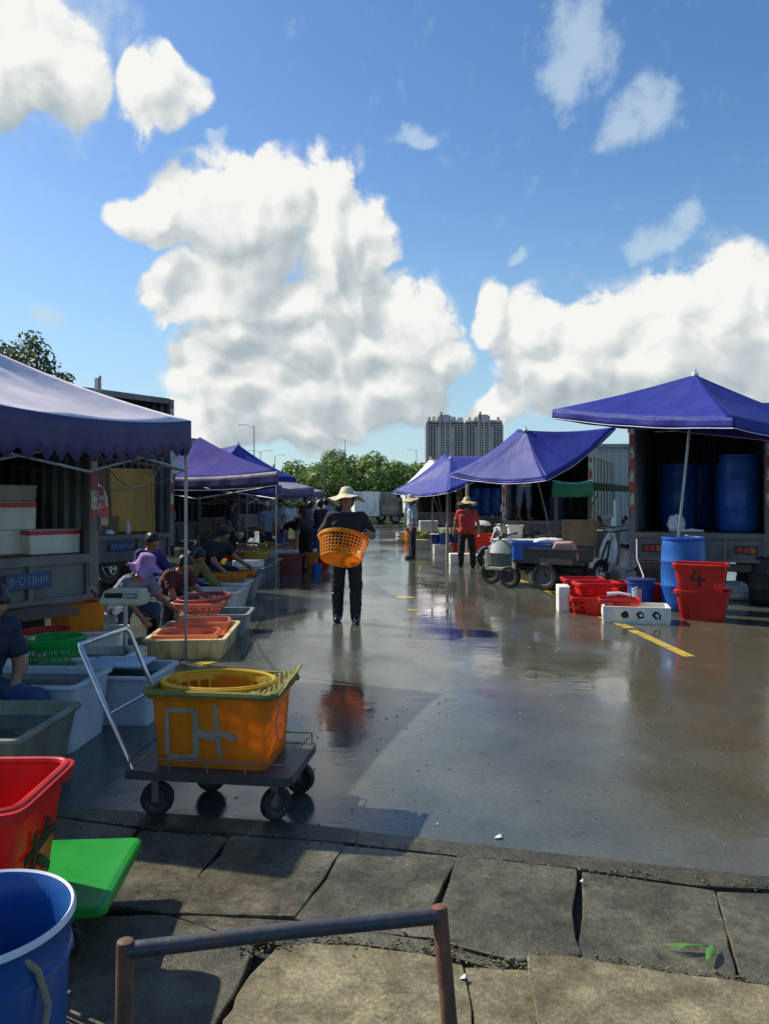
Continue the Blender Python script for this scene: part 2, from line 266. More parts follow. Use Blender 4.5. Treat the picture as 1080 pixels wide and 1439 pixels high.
def towermat():
    m, nt, nd, lk = newmat('weathered_tile_wall')
    out = N(nt,'ShaderNodeOutputMaterial'); p = N(nt,'ShaderNodeBsdfPrincipled'); tc = N(nt,'ShaderNodeTexCoord')
    n = N(nt,'ShaderNodeTexNoise'); n.inputs['Scale'].default_value=.06; n.inputs['Detail'].default_value=6; lk.new(tc.outputs['Object'], n.inputs['Vector'])
    r = ramp(nt, n.outputs['Fac'], [(.3,(.62,.50,.41)),(.7,(.76,.64,.53))]); lk.new(r.outputs[0], p.inputs['Base Color']); p.inputs['Roughness'].default_value=.8
    lk.new(p.outputs[0], out.inputs[0]); return m
M['tower'] = towermat()
M['towerlight'] = mat('pale_pier_wall', (.58,.50,.45), .8, scale=.1, bump=0)
M['towerglass'] = mat('dark_window_band', (.06,.065,.07), .3, scale=.15, var=.5, bump=0)
def watermat():
    m, nt, nd, lk = newmat('tub_water')
    out = N(nt,'ShaderNodeOutputMaterial'); p = N(nt,'ShaderNodeBsdfPrincipled'); p.inputs['Base Color'].default_value=(.06,.075,.06,1); p.inputs['Roughness'].default_value=.06
    tc = N(nt,'ShaderNodeTexCoord'); n = N(nt,'ShaderNodeTexNoise'); n.inputs['Scale'].default_value=14; lk.new(tc.outputs['Object'], n.inputs['Vector'])
    b = N(nt,'ShaderNodeBump'); b.inputs['Strength'].default_value=.25; b.inputs['Distance'].default_value=.01; lk.new(n.outputs[0], b.inputs['Height']); lk.new(b.outputs[0], p.inputs['Normal'])
    lk.new(p.outputs[0], out.inputs[0]); return m
M['water'] = watermat()

# ------------------------------------------------------------------ mesh builder
class MB:
    def __init__(s): s.v = []; s.f = []
    def add(s, vs, fs):
        o = len(s.v); s.v += [tuple(v) for v in vs]; s.f += [tuple(i+o for i in f) for f in fs]; return s
    def box(s, c, d, rot=None, taper=1.0):
        x, y, z = d[0]/2, d[1]/2, d[2]/2
        vs = [(-x,-y,-z),(x,-y,-z),(x,y,-z),(-x,y,-z),(-x*taper,-y*taper,z),(x*taper,-y*taper,z),(x*taper,y*taper,z),(-x*taper,y*taper,z)]
        mt = Matrix.Translation(c)
        if rot is not None: mt = mt @ (rot if isinstance(rot, Matrix) else Matrix.Rotation(rot, 4, 'Z'))
        vs = [mt @ Vector(v) for v in vs]
        return s.add(vs, [(0,3,2,1),(4,5,6,7),(0,1,5,4),(1,2,6,5),(2,3,7,6),(3,0,4,7)])
    def tube(s, pts, r, n=10, closed=False):
        pts = [Vector(p) for p in pts]; k = len(pts); rs = r if isinstance(r, (list, tuple)) else [r]*k
        rings = []; up = None
        for i, p in enumerate(pts):
            a = pts[(i-1) % k] if (closed or i > 0) else p; b = pts[(i+1) % k] if (closed or i < k-1) else p
            t = (b-a).normalized()
            if up is None:
                up = Vector((0,0,1)) if abs(t.z) < .9 else Vector((1,0,0))
            u = t.cross(up).normalized(); w = u.cross(t).normalized(); up = w
            rings.append([p + (u*math.cos(2*PI*j/n) + w*math.sin(2*PI*j/n))*rs[i] for j in range(n)])
        vs = [v for rg in rings for v in rg]; fs = []
        for i in range(k if closed else k-1):
            i2 = (i+1) % k
            for j in range(n): fs.append((i*n+j, i*n+(j+1)%n, i2*n+(j+1)%n, i2*n+j))
        if not closed: fs += [tuple(range(n-1,-1,-1)), tuple((k-1)*n+j for j in range(n))]
        return s.add(vs, fs)
    def lathe(s, prof, n=32, c=(0,0,0), mt=None, ex=1.0, ey=1.0, cap=(False,False)):
        vs = []; k = len(prof)
        for (r, z) in prof:
            for j in range(n):
                a = 2*PI*j/n; v = Vector((r*math.cos(a)*ex, r*math.sin(a)*ey, z))
                if mt is not None: v = mt @ v
                vs.append(v + Vector(c))
        fs = [(i*n+j, i*n+(j+1)%n, (i+1)*n+(j+1)%n, (i+1)*n+j) for i in range(k-1) for j in range(n)]
        if cap[0]: fs.append(tuple(range(n-1,-1,-1)))
        if cap[1]: fs.append(tuple((k-1)*n+j for j in range(n)))
        return s.add(vs, fs)
    def loft(s, rings, cap0=True, cap1=True):
        n = len(rings[0]); vs = [v for r in rings for v in r]
        fs = [(i*n+j, i*n+(j+1)%n, (i+1)*n+(j+1)%n, (i+1)*n+j) for i in range(len(rings)-1) for j in range(n)]
        if cap0: fs.append(tuple(range(n-1,-1,-1)))
        if cap1: fs.append(tuple((len(rings)-1)*n+j for j in range(n)))
        return s.add(vs, fs)
    def build(s, name, m, parent=None, loc=(0,0,0), rot=(0,0,0), sharp=38, mods=()):
        me = bpy.data.meshes.new(name); me.from_pydata([tuple(v) for v in s.v], [], s.f); me.validate()
        return finish(name, me, m, parent, loc, rot, sharp)
def finish(name, me, m, parent=None, loc=(0,0,0), rot=(0,0,0), sharp=38, fixn=True):
    if fixn:
        bm = bmesh.new(); bm.from_mesh(me); bmesh.ops.recalc_face_normals(bm, faces=bm.faces); bm.to_mesh(me); bm.free()
    me.materials.append(m)
    if sharp:
        me.polygons.foreach_set('use_smooth', [True]*len(me.polygons))
        if sharp < 180: me.set_sharp_from_angle(angle=R(sharp))
    o = bpy.data.objects.new(name, me); col.objects.link(o)
    o.location = loc; o.rotation_euler = rot
    if parent: o.parent = parent
    return o
def tag(o, label=None, cat=None, group=None, kind=None):
    if label: o['label'] = label
    if cat: o['category'] = cat
    if group: o['group'] = group
    if kind: o['kind'] = kind
    return o
def thing(name, label, cat, loc=(0,0,0), rz=0, group=None, rot=None):
    o = bpy.data.objects.new(name, None); o.empty_display_size = .1; col.objects.link(o)
    o.location = loc; o.rotation_euler = rot if rot else (0,0,rz)
    return tag(o, label, cat, group)
def copy_tree(o, parent=None):
    c = o.copy(); col.objects.link(c)
    if parent: c.parent = parent
    for ch in list(o.children): copy_tree(ch, c)
    return c
def dup(o, label, loc=None, rz=None, rot=None):
    c = copy_tree(o); c['label'] = label
    if loc is not None: c.location = loc
    if rz is not None: c.rotation_euler = (0,0,rz)
    if rot is not None: c.rotation_euler = rot
    return c
def solidify(o, t, off=0):
    md = o.modifiers.new('thickness','SOLIDIFY'); md.thickness = t; md.offset = off; return o
def bevel(o, w, n=2):
    md = o.modifiers.new('bevel','BEVEL'); md.width = w; md.segments = n; md.limit_method='ANGLE'; md.angle_limit=R(40); return o
def rrect(w, d, r, z, n=5, cx=0, cy=0):
    pts = []
    r = min(r, w/2-1e-3, d/2-1e-3)
    for qx, qy, a0 in ((1,1,0),(-1,1,90),(-1,-1,180),(1,-1,270)):
        for i in range(n+1):
            a = R(a0+90*i/n); pts.append(Vector((cx+qx*(w/2-r)+r*math.cos(a), cy+qy*(d/2-r)+r*math.sin(a), z)))
    return pts
# ------------------------------------------------------------------ containers
def tub(name, label, cat, m, loc, w, d, h, rz=0, group=None, taper=.88, lip=.035, t=.012, r=.05, water=None, contents=None, ribs=0, rot=None, lid=None):
    """open tub: body (outer wall, floor, inner wall) with a rolled lip; w,d measured at the top"""
    root = thing(name, label, cat, loc, rz, group, rot)
    mb = MB(); k = taper
    rings = [rrect(w*k, d*k, r*k, 0), rrect(w*(k+.01), d*(k+.01), r, h*.06), rrect(w*(1+k)/2, d*(1+k)/2, r, h*.5), rrect(w, d, r, h-.03)]
    rings_in = [rrect(w-2*t, d-2*t, r*.9, h-.004), rrect(w*(1+k)/2-2*t, d*(1+k)/2-2*t, r*.9, h*.5), rrect(w*k-2*t, d*k-2*t, r*.8, t*1.5)]
    mb.loft(rings + [rrect(w, d, r, h-.012)] + rings_in)
    if ribs:
        for i in range(ribs):
            x = (i+.5)/ribs*w*.86 - w*.43
            for sgn in (-1,1):
                for zz in range(1):
                    mb.box((x, sgn*(d*(1+k)/4+.004), h*.46), (.02, .014, h*.8), Matrix.Rotation(-sgn*math.atan(d*(1-k)/2/h), 4, 'X'))
        for i in range(max(2, int(ribs*d/w))):
            y = (i+.5)/max(2, int(ribs*d/w))*d*.86 - d*.43
            for sgn in (-1,1): mb.box((sgn*(w*(1+k)/4+.004), y, h*.46), (.014, .02, h*.8), Matrix.Rotation(sgn*math.atan(w*(1-k)/2/h), 4, 'Y'))
    mb.build('body', m, root)
    rb = MB()
    rb.loft([rrect(w+.002, d+.002, r, h-lip*.8), rrect(w+lip*1.6, d+lip*1.6, r+lip*.5, h-lip*.75), rrect(w+lip*2, d+lip*2, r+lip*.8, h-lip*.3), rrect(w+lip*1.7, d+lip*1.7, r+lip*.6, h+.003),
             rrect(w-2*t-.004, d-2*t-.004, r*.9, h+.003), rrect(w-2*t-.006, d-2*t-.006, r*.9, h-.012)], False, False)
    rb.build('rim', m, root)
    if water:
        wb = MB(); zz = h*water; kk = k+(1-k)*water
        wb.loft([rrect(w*kk-2*t-.004, d*kk-2*t-.004, r*.8, zz-.004), rrect(w*kk-2*t-.004, d*kk-2*t-.004, r*.8, zz)]); wb.build('water', M['water'], root)
    if contents: 
        fb = MB(); zz = h*contents
        kk = k+(1-k)*contents
        for i in range(int(60*w*d/.4)):
            x = random.uniform(-.5,.5)*(w*kk-.14); y = random.uniform(-.5,.5)*(d*kk-.14); a = random.uniform(0, PI); L = random.uniform(.05,.10)
            prof = [Vector((x+math.cos(a)*L*q, y+math.sin(a)*L*q, zz+random.uniform(-.02,.02))) for q in (-1,-.5,.2,.7,1)]
            fb.tube(prof, [.002,.012,.017,.010,.003], 6)
        o = fb.build('fish', M['fish'], root); o['kind'] = 'stuff'; o['label'] = 'small silver fish piled in the tub'
    return root

def basket(name, label, cat, m, loc, w, d, h, rz=0, group=None, taper=.8, p=2.0, rows=5, n=72, rot=None, rim=.02, slot=(3,1), solidfloor=False, plainband=.16):
    """slotted plastic basket on a superellipse outline; real holes between the bars"""
    root = thing(name, label, cat, loc, rz, group, rot)
    def outline(k, z, off=0):
        out = []
        for j in range(n):
            a = 2*PI*(j+.5)/n; ca, sa = math.cos(a), math.sin(a)
            x = math.copysign(abs(ca)**(2/p), ca)*(w/2*k+off); y = math.copysign(abs(sa)**(2/p), sa)*(d/2*k+off)
            out.append((x, y, z))
        return out
    zs = [0]; rowmask = [False]
    z0, z1 = h*.07, h*(1-plainband); rh = (z1-z0)/rows
    zs.append(z0)
    for i in range(rows):
        rowmask.append(True); zs.append(z0+rh*(i+.72)); rowmask.append(False); zs.append(z0+rh*(i+1))
    rowmask.append(False); zs.append(h)
    vs = []; 
    for z in zs: vs += outline(taper+(1-taper)*(z/h), z)
    fs = []
    per = slot[0]+slot[1]
    for i in range(len(zs)-1):
        for j in range(n):
            if rowmask[i] and (j % per) < slot[0] and (j % (n//4)) not in (0,): continue
            fs.append((i*n+j, i*n+(j+1)%n, (i+1)*n+(j+1)%n, (i+1)*n+j))
    mb = MB(); mb.add(vs, fs)
    me = mb
    # floor: bars
    mb.add(outline(taper, 0), []); fl = MB()
    fl.loft([outline(taper,-.002), outline(taper,.006)])
    wall = mb.build('wall', m, root, sharp=0); solidify(wall, .005 if h < .6 else .007)
    if not solidfloor:
        fl = MB(); nb = max(5, int(w/.045))
        for i in range(nb+1):
            x = -w*taper/2 + w*taper*i/nb
            q = max(0, 1-abs(2*x/(w*taper))**p)**(1/p); yy = q*d*taper/2
            if yy > .01: fl.box((x,0,.004), (.014, 2*yy, .006))
        nb = max(4, int(d/.045))
        for i in range(nb+1):
            y = -d*taper/2 + d*taper*i/nb
            q = max(0, 1-abs(2*y/(d*taper))**p)**(1/p); xx = q*w*taper/2
            if xx > .01: fl.box((0,y,.0055), (2*xx, .014, .006))
    fl.build('floor', m, root, sharp=0)
    rb = MB(); rb.tube(outline(1, h-.004, .004), rim*.5, 8, closed=True)
    rb.loft([outline(1,h-.045,.003), outline(1,h-.045,rim*.8), outline(1,h-.003,rim), outline(1,h+.002,0)], False, False)
    rb.build('rim', m, root)
    return root

def foam_box(name, label, loc, w, d, h, rz=0, group=None, lid=True, band=False, open_=False, m=None):
    root = thing(name, label, 'foam box', loc, rz, group); m = m or M['foam']
    if open_:
        t = .03
        b = MB(); b.loft([rrect(w*.97,d*.97,.025,0,3), rrect(w,d,.025,h*.3,3), rrect(w,d,.025,h,3), rrect(w-2*t,d-2*t,.02,h,3), rrect(w-2*t,d-2*t,.02,t,3)]); b.build('body', m, root)
    else:
        b = MB(); b.loft([rrect(w*.97,d*.97,.025,0,3), rrect(w*.985,d*.985,.025,h*.8,3)]); b.build('body', m, root)
        l = MB(); l.loft([rrect(w,d,.025,h*.8,3), rrect(w,d,.025,h*.97,3), rrect(w*.98,d*.98,.025,h,3)]); l.build('lid', m, root)
        if band:
            q = MB(); q.loft([rrect(w*1.004+.002,d*1.004+.002,.026,h*.79,3), rrect(w*1.004+.002,d*1.004+.002,.026,h*.975,3)], False, False); q.build('tape', M['tape'], root)
    return root

def barrel(label, loc, r=.29, h=.9, m=None, group=None, rz=0, name='barrel', cat='barrel', lid=True):
    root = thing(name, label, cat, loc, rz, group); m = m or M['blue']
    b = MB(); pr = [(r*.80,0),(r*.90,.012),(r*.95,.05),(r*.985,h*.15),(r,h*.31),(r*1.03,h*.325),(r*1.03,h*.345),(r,h*.36),(r*1.01,h*.5),(r,h*.64),(r*1.03,h*.655),(r*1.03,h*.675),(r,h*.69),(r*.985,h*.85),(r*.94,h*.945),(r*.93,h*.955),(r*.99,h*.965),(r*.99,h*.99),(r*.93,h)]
    b.lathe(pr, 40, cap=(True,False)); b.build('body', m, root, sharp=50)
    if lid:
        l = MB(); l.lathe([(r*.93,h*.999),(r*.90,h*.975),(.001,h*.975)], 40); l.lathe([(.035,h*.975),(.035,h*.99),(.001,h*.99)], 14, c=(r*.5,0,0)); l.lathe([(.035,h*.975),(.035,h*.99),(.001,h*.99)], 14, c=(-r*.5,0,0)); l.build('lid', m, root)
    return root
def bucket(label, loc, r=.15, h=.3, m=None, group=None, handle=True, name='bucket', cat='bucket', lidm=None, taper=.8, rz=0, rot=None):
    root = thing(name, label, cat, loc, rz, group, rot); m = m or M['blue']
    b = MB(); t = .006
    b.lathe([(r*taper,0),(r*taper*1.01,.01),(r*.97,h*.86),(r*1.04,h*.865),(r*1.04,h*.885),(r*.98,h*.89),(r,h*.97),(r*1.05,h*.975),(r*1.05,h),(r-t,h),(r*taper-t,.012),(.001,.012)], 36, cap=(True,False)); b.build('body', m, root)
    if lidm:
        l = MB(); l.lathe([(r*1.07,h*.97),(r*1.07,h*1.02),(r*.9,h*1.03),(.001,h*1.02)], 36); l.build('lid', lidm, root)
    if handle:
        k = MB(); k.tube([(r*1.05*math.cos(a), -.02-abs(math.sin(a))*.3*r, h*.93-abs(math.sin(a))*r*.9) for a in [PI*i/14 for i in range(15)]], .004, 6); k.build('handle', M['steel'], root)
    return root

# ------------------------------------------------------------------ canopies
def canopy_mesh(corners, apex, sag=.10, esag=.05, vh=.25, scallop=0, nt=24, ns=12, wr=.012, seed=0, tri=True):
    """roof of four cloth panels between an apex and four eave corners, and the valance below the eaves"""
    roof, val, trim = MB(), MB(), MB(); A = Vector(apex); C = [Vector(c) for c in corners]
    cen = sum(C, Vector())/4
    for q in range(4):
        B, D = C[q], C[(q+1)%4]; vs = []; fs = []
        outw = ((B+D)/2-cen); outw.z = 0; outw.normalize()
        for i in range(ns+1):
            s = i/ns
            for j in range(nt+1):
                t = j/nt; E = B.lerp(D, t); P = A.lerp(E, max(s,.001))
                ridge = 4*t*(1-t)
                P.z -= sag*math.sin(PI*min(1,s))*(.55+.45*ridge) + esag*ridge*s*s
                P.z += wr*noise.noise(Vector((t*5+q*9+seed, s*3, seed*1.7)))*2*s*ridge*(1-s)**.6 + .5*wr*noise.noise(Vector((t*14+q*9, s*1.5+seed, 3)))*s*ridge*(1-s)**.5
                vs.append(P)
        for i in range(ns):
            for j in range(nt):
                a = i*(nt+1)+j; fs.append((a, a+1, a+nt+2, a+nt+1))
        roof.add(vs, fs)
        # valance
        if vh:
            L = (D-B).length; K = nt*6; sc = max(1, round(L/.2)); vv = []; ff = []; tb = []
            for j in range(K+1):
                t = j/K; ridge = 4*t*(1-t); E = B.lerp(D, t); E.z -= esag*ridge
                wv = .012*math.sin(t*L*9+q)+.02*noise.noise(Vector((t*6, q+seed, 2)))
                b = vh + (-scallop*abs(math.cos(PI*t*sc))**1.6 if scallop else 0) + .012*noise.noise(Vector((t*4, q, seed)))
                for fz in (0, .33, .66, 1):
                    vv.append(E + outw*(wv*fz + .004) - Vector((0,0,b*fz)))
                tb.append(vv[-1])
            for j in range(K):
                for k in range(3):
                    a = j*4+k; ff.append((a, a+1, a+5, a+4))
            val.add(vv, ff)
            trim.tube(tb, .006, 5)
    return roof, val, trim

def parasol(label, corners, apex, m, foot, vm=None, vh=.16, sag=.10, esag=.04, group=None, seed=0, pole_top=None, pm=None, finial=True, trimm=None):
    root = thing('market_parasol', label, 'parasol', foot, 0, group)
    f = Vector(foot); cs = [Vector(c)-f for c in corners]; A = Vector(apex)-f
    roof, val, trim = canopy_mesh(cs, A, sag, esag, vh, 0, seed=seed, wr=.055)
    solidify(roof.build('canopy', m, root, sharp=60), .002)
    solidify(val.build('valance', vm or m, root, sharp=60), .002)
    trim.build('trim', trimm or M['trim'], root)
    p = MB(); p.tube([(0,0,0), A*.5, A-Vector((0,0,.02))], .019, 10); p.build('pole', pm or M['greysteel'], root)
    rb = MB(); hub = A*.86
    for c in cs:
        e = A.lerp(c, .98)-Vector((0,0,.02)); rb.build
        r_ = MB(); ps_ = [A.lerp(c, s_) - Vector((0,0,sag*.55*math.sin(PI*s_)+.03)) for s_ in (.02,.15,.3,.45,.6,.75,.9,.985)]; mid = ps_[3]
        r_.tube(ps_, .008, 6); r_.tube([hub, mid], .007, 6); r_.build('rib', M['steel'], root)
    for q in range(4):
        c = (cs[q]+cs[(q+1)%4])/2; r_ = MB(); ps_ = [A.lerp(c, s_) - Vector((0,0,sag*math.sin(PI*s_)+esag*s_*s_+.045)) for s_ in (.02,.15,.3,.45,.6,.75,.9,.97)]
        r_.tube(ps_, .007, 6); r_.build('rib', M['steel'], root)
    if finial:
        k = MB(); k.lathe([(.05,-.02),(.045,.02),(.02,.035),(.022,.07),(.001,.09)], 12, c=A); k.build('finial', M['trim'], root)
    return root

def popup(label, corners, apexz, eavez, roofm, valm, group='pop up canopies along the left side', vh=.34, scallop=.07, sag=.14, esag=.08, nopole=(), seed=0):
    C0 = Vector((corners[0][0], corners[0][1], 0)); root = thing('popup_canopy', label, 'canopy', C0, 0, group)
    cs = [Vector((c[0], c[1], c[2] if len(c) > 2 else eavez))-C0 for c in corners]; cen = sum(cs, Vector())/4
    roof, val, trim = canopy_mesh(cs, Vector((cen.x,cen.y,apexz)), sag, esag, vh, scallop, seed=seed, wr=.09)
    solidify(roof.build('roof', roofm, root, sharp=60), .002); solidify(val.build('valance', valm, root, sharp=60), .002)
    trim.build('valance_hem', valm, root)
    for ic_, c in enumerate(cs):
        if ic_ in nopole: continue
        ci = c + (cen-c).normalized()*.05; p = MB(); z = c.z-.03
        p.box((ci.x,ci.y,z*.5+.25), (.028,.028,z-.5)); p.box((ci.x,ci.y,.4), (.021,.021,.8)); p.box((ci.x,ci.y,.004), (.08,.08,.008)); p.build('pole', M['steel'], root, sharp=0)
    for q in range(4):
        a = cs[q]+(cen-cs[q]).normalized()*.06; b = cs[(q+1)%4]+(cen-cs[(q+1)%4]).normalized()*.06
        t = MB(); zt = eavez-.26; zb = eavez-.50
        for h0 in (0,.5):
            p0, p1 = a.lerp(b,h0), a.lerp(b,h0+.5)
            P = lambda v, z: Vector((v.x, v.y, z-eavez+v.z))
            n_ = (b-a).cross(Vector((0,0,1))).normalized()*.012
            t.tube([P(p0,zt)+n_, P(p1,zb)+n_], .011, 6); t.tube([P(p0,zb)-n_, P(p1,zt)-n_], .011, 6)
        t.build('truss', M['steel'], root)
    for c in cs:
        t = MB(); m_ = Vector((cen.x,cen.y,apexz-.12)); t.tube([c+(cen-c).normalized()*.08-Vector((0,0,.08)), c.lerp(m_,.5)-Vector((0,0,.2)), m_], .010, 6); t.build('roof_bar', M['steel'], root)
    return root

# ------------------------------------------------------------------ trucks
def text_strokes(mb, strokes, sx, sz, y, w):
    """strokes given in a unit square, drawn as flat bars in the xz plane"""
    for (x0,z0,x1,z1) in strokes:
        a = Vector((x0*sx,0,z0*sz)); b = Vector((x1*sx,0,z1*sz)); L = (b-a).length; ang = math.atan2(b.z-a.z, b.x-a.x)
        mid = (a+b)/2; mb.box((mid.x, y, mid.z), (L+w, .003, w), Matrix.Rotation(-ang, 4, 'Y'))
def add_text(s, size, m, parent, loc, rot, name='plate_text', ext=.002):
    cu = bpy.data.curves.new(name, 'FONT'); cu.body = s; cu.size = size; cu.align_x='CENTER'; cu.align_y='CENTER'; cu.extrude = ext
    o = bpy.data.objects.new(name, cu); col.objects.link(o)
    dg = bpy.context.evaluated_depsgraph_get(); me = bpy.data.meshes.new_from_object(o.evaluated_get(dg)); bpy.data.objects.remove(o)
    return finish(name, me, m, parent, loc, rot, 0, fixn=False)

def corrugated(mb, p0, p1, z0, z1, depth=.03, pitch=.18, out=(0,0,0)):
    """trapezoid sheet standing from p0 to p1 (xy), between two heights"""
    a = Vector((*p0,0)); b = Vector((*p1,0)); L = (b-a).length; t = (b-a)/L; n = Vector((-t.y, t.x, 0)); k = max(2,int(L/pitch)); pr = []
    for i in range(k):
        s = i/k*L; q = L/k
        pr += [(s,0),(s+q*.35,0),(s+q*.5,depth),(s+q*.85,depth)]
    pr.append((L,0)); vs = []
    for (s,d) in pr:
        P = a+t*s+n*d; vs += [P+Vector((0,0,z0)), P+Vector((0,0,z1))]
    mb.add(vs, [(2*i,2*i+2,2*i+3,2*i+1) for i in range(len(pr)-1)])

def truck(label, corner, ang, w=2.1, L=4.2, deck=1.1, top=3.14, wall=None, plate=None, post=None, cabm=None, group='box trucks backed up to the market aisle', lights=True, pz=.25):
    """box truck with its tail open; corner = right rear corner seen from behind, ang = heading of its width axis"""
    ux = Vector((math.cos(ang), math.sin(ang),0)); c = Vector((*corner,0)) - ux*w/2
    root = thing('box_truck', label, 'truck', c, ang, group); wall = wall or M['boxwall']; hw = w/2
    b = MB()
    corrugated(b, (hw-.02,.10), (hw-.02,L), deck, top-.04, .035, .21); corrugated(b, (-hw+.055,L), (-hw+.055,.10), deck, top-.04, .035, .21)
    corrugated(b, (-hw+.02,L-.04), (hw-.02,L-.04), deck, top-.04, -.035, .21); o = b.build('inside_lining', M['boxin'], root, sharp=0)
    o = MB()
    o.box((hw+.015, L/2+.05, (deck+top)/2), (.02, L-.02, top-deck)); o.box((-hw-.015, L/2+.05, (deck+top)/2), (.02, L-.02, top-deck)); o.box((0,L+.03,(deck+top)/2), (w+.01,.02,top-deck))
    o.box((0,L/2+.04,top+.012), (w+.06,L-.02,.02)); 
    for i in range(7): o.box((hw+.035, .35+i*(L-.5)/6, (deck+top)/2), (.02,.05,top-deck-.1)); o.box((-hw-.035, .35+i*(L-.5)/6, (deck+top)/2), (.02,.05,top-deck-.1))
    for z in (deck+.06, top-.08): o.box((hw+.03,L/2+.05,z+.002), (.045,L-.1,.09)); o.box((-hw-.03,L/2+.05,z+.002), (.045,L-.1,.09))
    o.build('cargo_box', wall, root, sharp=0)
    d = MB(); d.box((0,L/2+.02,deck-.04), (w-.02,L,.078)); 
    for i in range(9): d.box((-w*.44+i*w*.11, L/2, deck+.003), (.012,L-.1,.008))
    d.build('deck', M['brownboard'], root, sharp=0)
    for s in (-1,1):
        p = MB(); p.box((s*(hw-.01),0,(.78+top)/2), (.10,.09,top-.78)); 
        for z in (deck+.3, deck+1.0, deck+1.7): p.box((s*(hw+.045),-.02,z), (.03,.06,.12)); p.tube([(s*(hw+.05),-.055,z-.08),(s*(hw+.05),-.055,z+.08)], .012, 8)
        q = p.build('corner_post', post or M['greysteel'], root, sharp=0)
        tp = MB(); tp.box((s*(hw-.01),-.049,(deck+top)/2+.1), (.062,.006,top-deck-.5)); tp.build('reflective_tape', M['reflect'], q, sharp=0)
    h = MB(); h.box((0,0,top-.035), (w-.12,.085,.10)); h.build('header', wall, root, sharp=0)
    t = MB(); t.box((0,.0,deck-.045), (w+.08,.10,.085)); t.box((0,.03,deck-.27), (w-.05,.04,.36))
    for x in (-hw+.06,-w*.19,w*.19,hw-.06): t.box((x,-.005,deck-.27), (.05,.06,.36))
    t.box((0,-.005,deck-.43), (w-.02,.065,.05)); t.build('tail_panel', M['greysteel'], root, sharp=0)
    for s in ((-1,1) if lights else ()):
        l = MB(); l.box((s*w*.34,-.005,deck-.26), (.34,.02,.13)); q = l.build('tail_light', M['black'], root, sharp=0)
        for dx, m_ in ((-.09,'lightred'),(0,'lightred'),(.09,'orange')):
            e = MB(); e.box((s*w*.34+dx,-.019,deck-.26), (.075,.012,.09)); bevel(e.build('lens', M[m_], q, sharp=0), .006)
    if plate:
        p = MB(); p.box((plate[1],-.062,deck-pz), (.44,.01,.15)); q = bevel(p.build('license_plate', M['plate'], root, sharp=0), .004)
        add_text(plate[0], .105, M['platetext'], q, (plate[1],-.069,deck-pz), (R(90),0,0))
    bu = MB(); bu.box((0,.12,.55), (w*.92,.08,.12)); 
    for s in (-1,1): bu.box((s*.4,.35,.68), (.08,.5,.22)); bu.box((s*.4,L*.5,.78), (.08,L,.14))
    bu.build('bumper', M['darksteel'], root, sharp=0)
    for (x,y) in ((hw-.2,1.35),(-hw+.2,1.35),(hw-.2,L+.55),(-hw+.2,L+.55)): wheel(root, (x,y,.40), .40, .26, 'X')
    for s in (-1,1): fl = MB(); fl.box((s*(hw-.22),.88,.42), (.42,.012,.42)); fl.build('mud_flap', M['rubber'], root, sharp=0)
    cb = MB()
    cb.loft([[Vector((x*hw*.95,y,z)) for x,z in ((-1,.5),(1,.5),(1,1.6),(.93,2.3),(-.93,2.3),(-1,1.6))] for y in (L+.16,L+1.15)] + [[Vector((x*hw*.93,y2,z)) for (x,z,y2) in ((-1,.5,L+1.72),(1,.5,L+1.72),(1,1.5,L+1.72),(.9,2.22,L+1.4),(-.9,2.22,L+1.4),(-1,1.5,L+1.72))]])
    q = cb.build('cab', cabm or M['white'], root); 
    wn = MB(); wn.box((0,L+1.575,1.87), (w*.80,.02,.60), Matrix.Rotation(R(24),4,'X')); 
    for s in (-1,1): wn.box((s*(hw*.955),L+.75,1.85), (.02,.75,.5), Matrix.Rotation(R(0),4,'Y'))
    wn.build('window', M['glassdark'], q, sharp=0)
    return root
def wheel(parent, c, r, wd, axis='X', name='wheel', rimm=None):
    rot = Matrix.Rotation(R(90),4,'Y') if axis == 'X' else Matrix.Rotation(R(90),4,'X')
    t = MB(); t.lathe([(r*.60,-wd*.42),(r*.72,-wd*.5),(r*.93,-wd*.48),(r,-wd*.32),(r,-wd*.06),(r*.97,-wd*.04),(r*.97,wd*.04),(r,wd*.06),(r,wd*.32),(r*.93,wd*.48),(r*.72,wd*.5),(r*.60,wd*.42)], 30, mt=rot)
    q = t.build(name, M['rubber'], parent, loc=c, sharp=30)
    k = MB(); k.lathe([(r*.61,-wd*.40),(r*.55,-wd*.36),(r*.50,-wd*.12),(r*.2,-wd*.15),(r*.18,-wd*.3),(.001,-wd*.3)], 24, mt=rot); k.lathe([(r*.61,wd*.40),(r*.55,wd*.36),(r*.50,wd*.12),(r*.2,wd*.15),(r*.18,wd*.3),(.001,wd*.3)], 24, mt=rot)
    for i in range(5):
        for s in (-1,1):
            a = 2*PI*i/5; v = rot @ Vector((math.cos(a)*r*.34, math.sin(a)*r*.34, s*wd*.2)); k.box(v, (r*.13,)*3)
    k.build('rim', rimm or M['steel'], q, sharp=30)
    return q

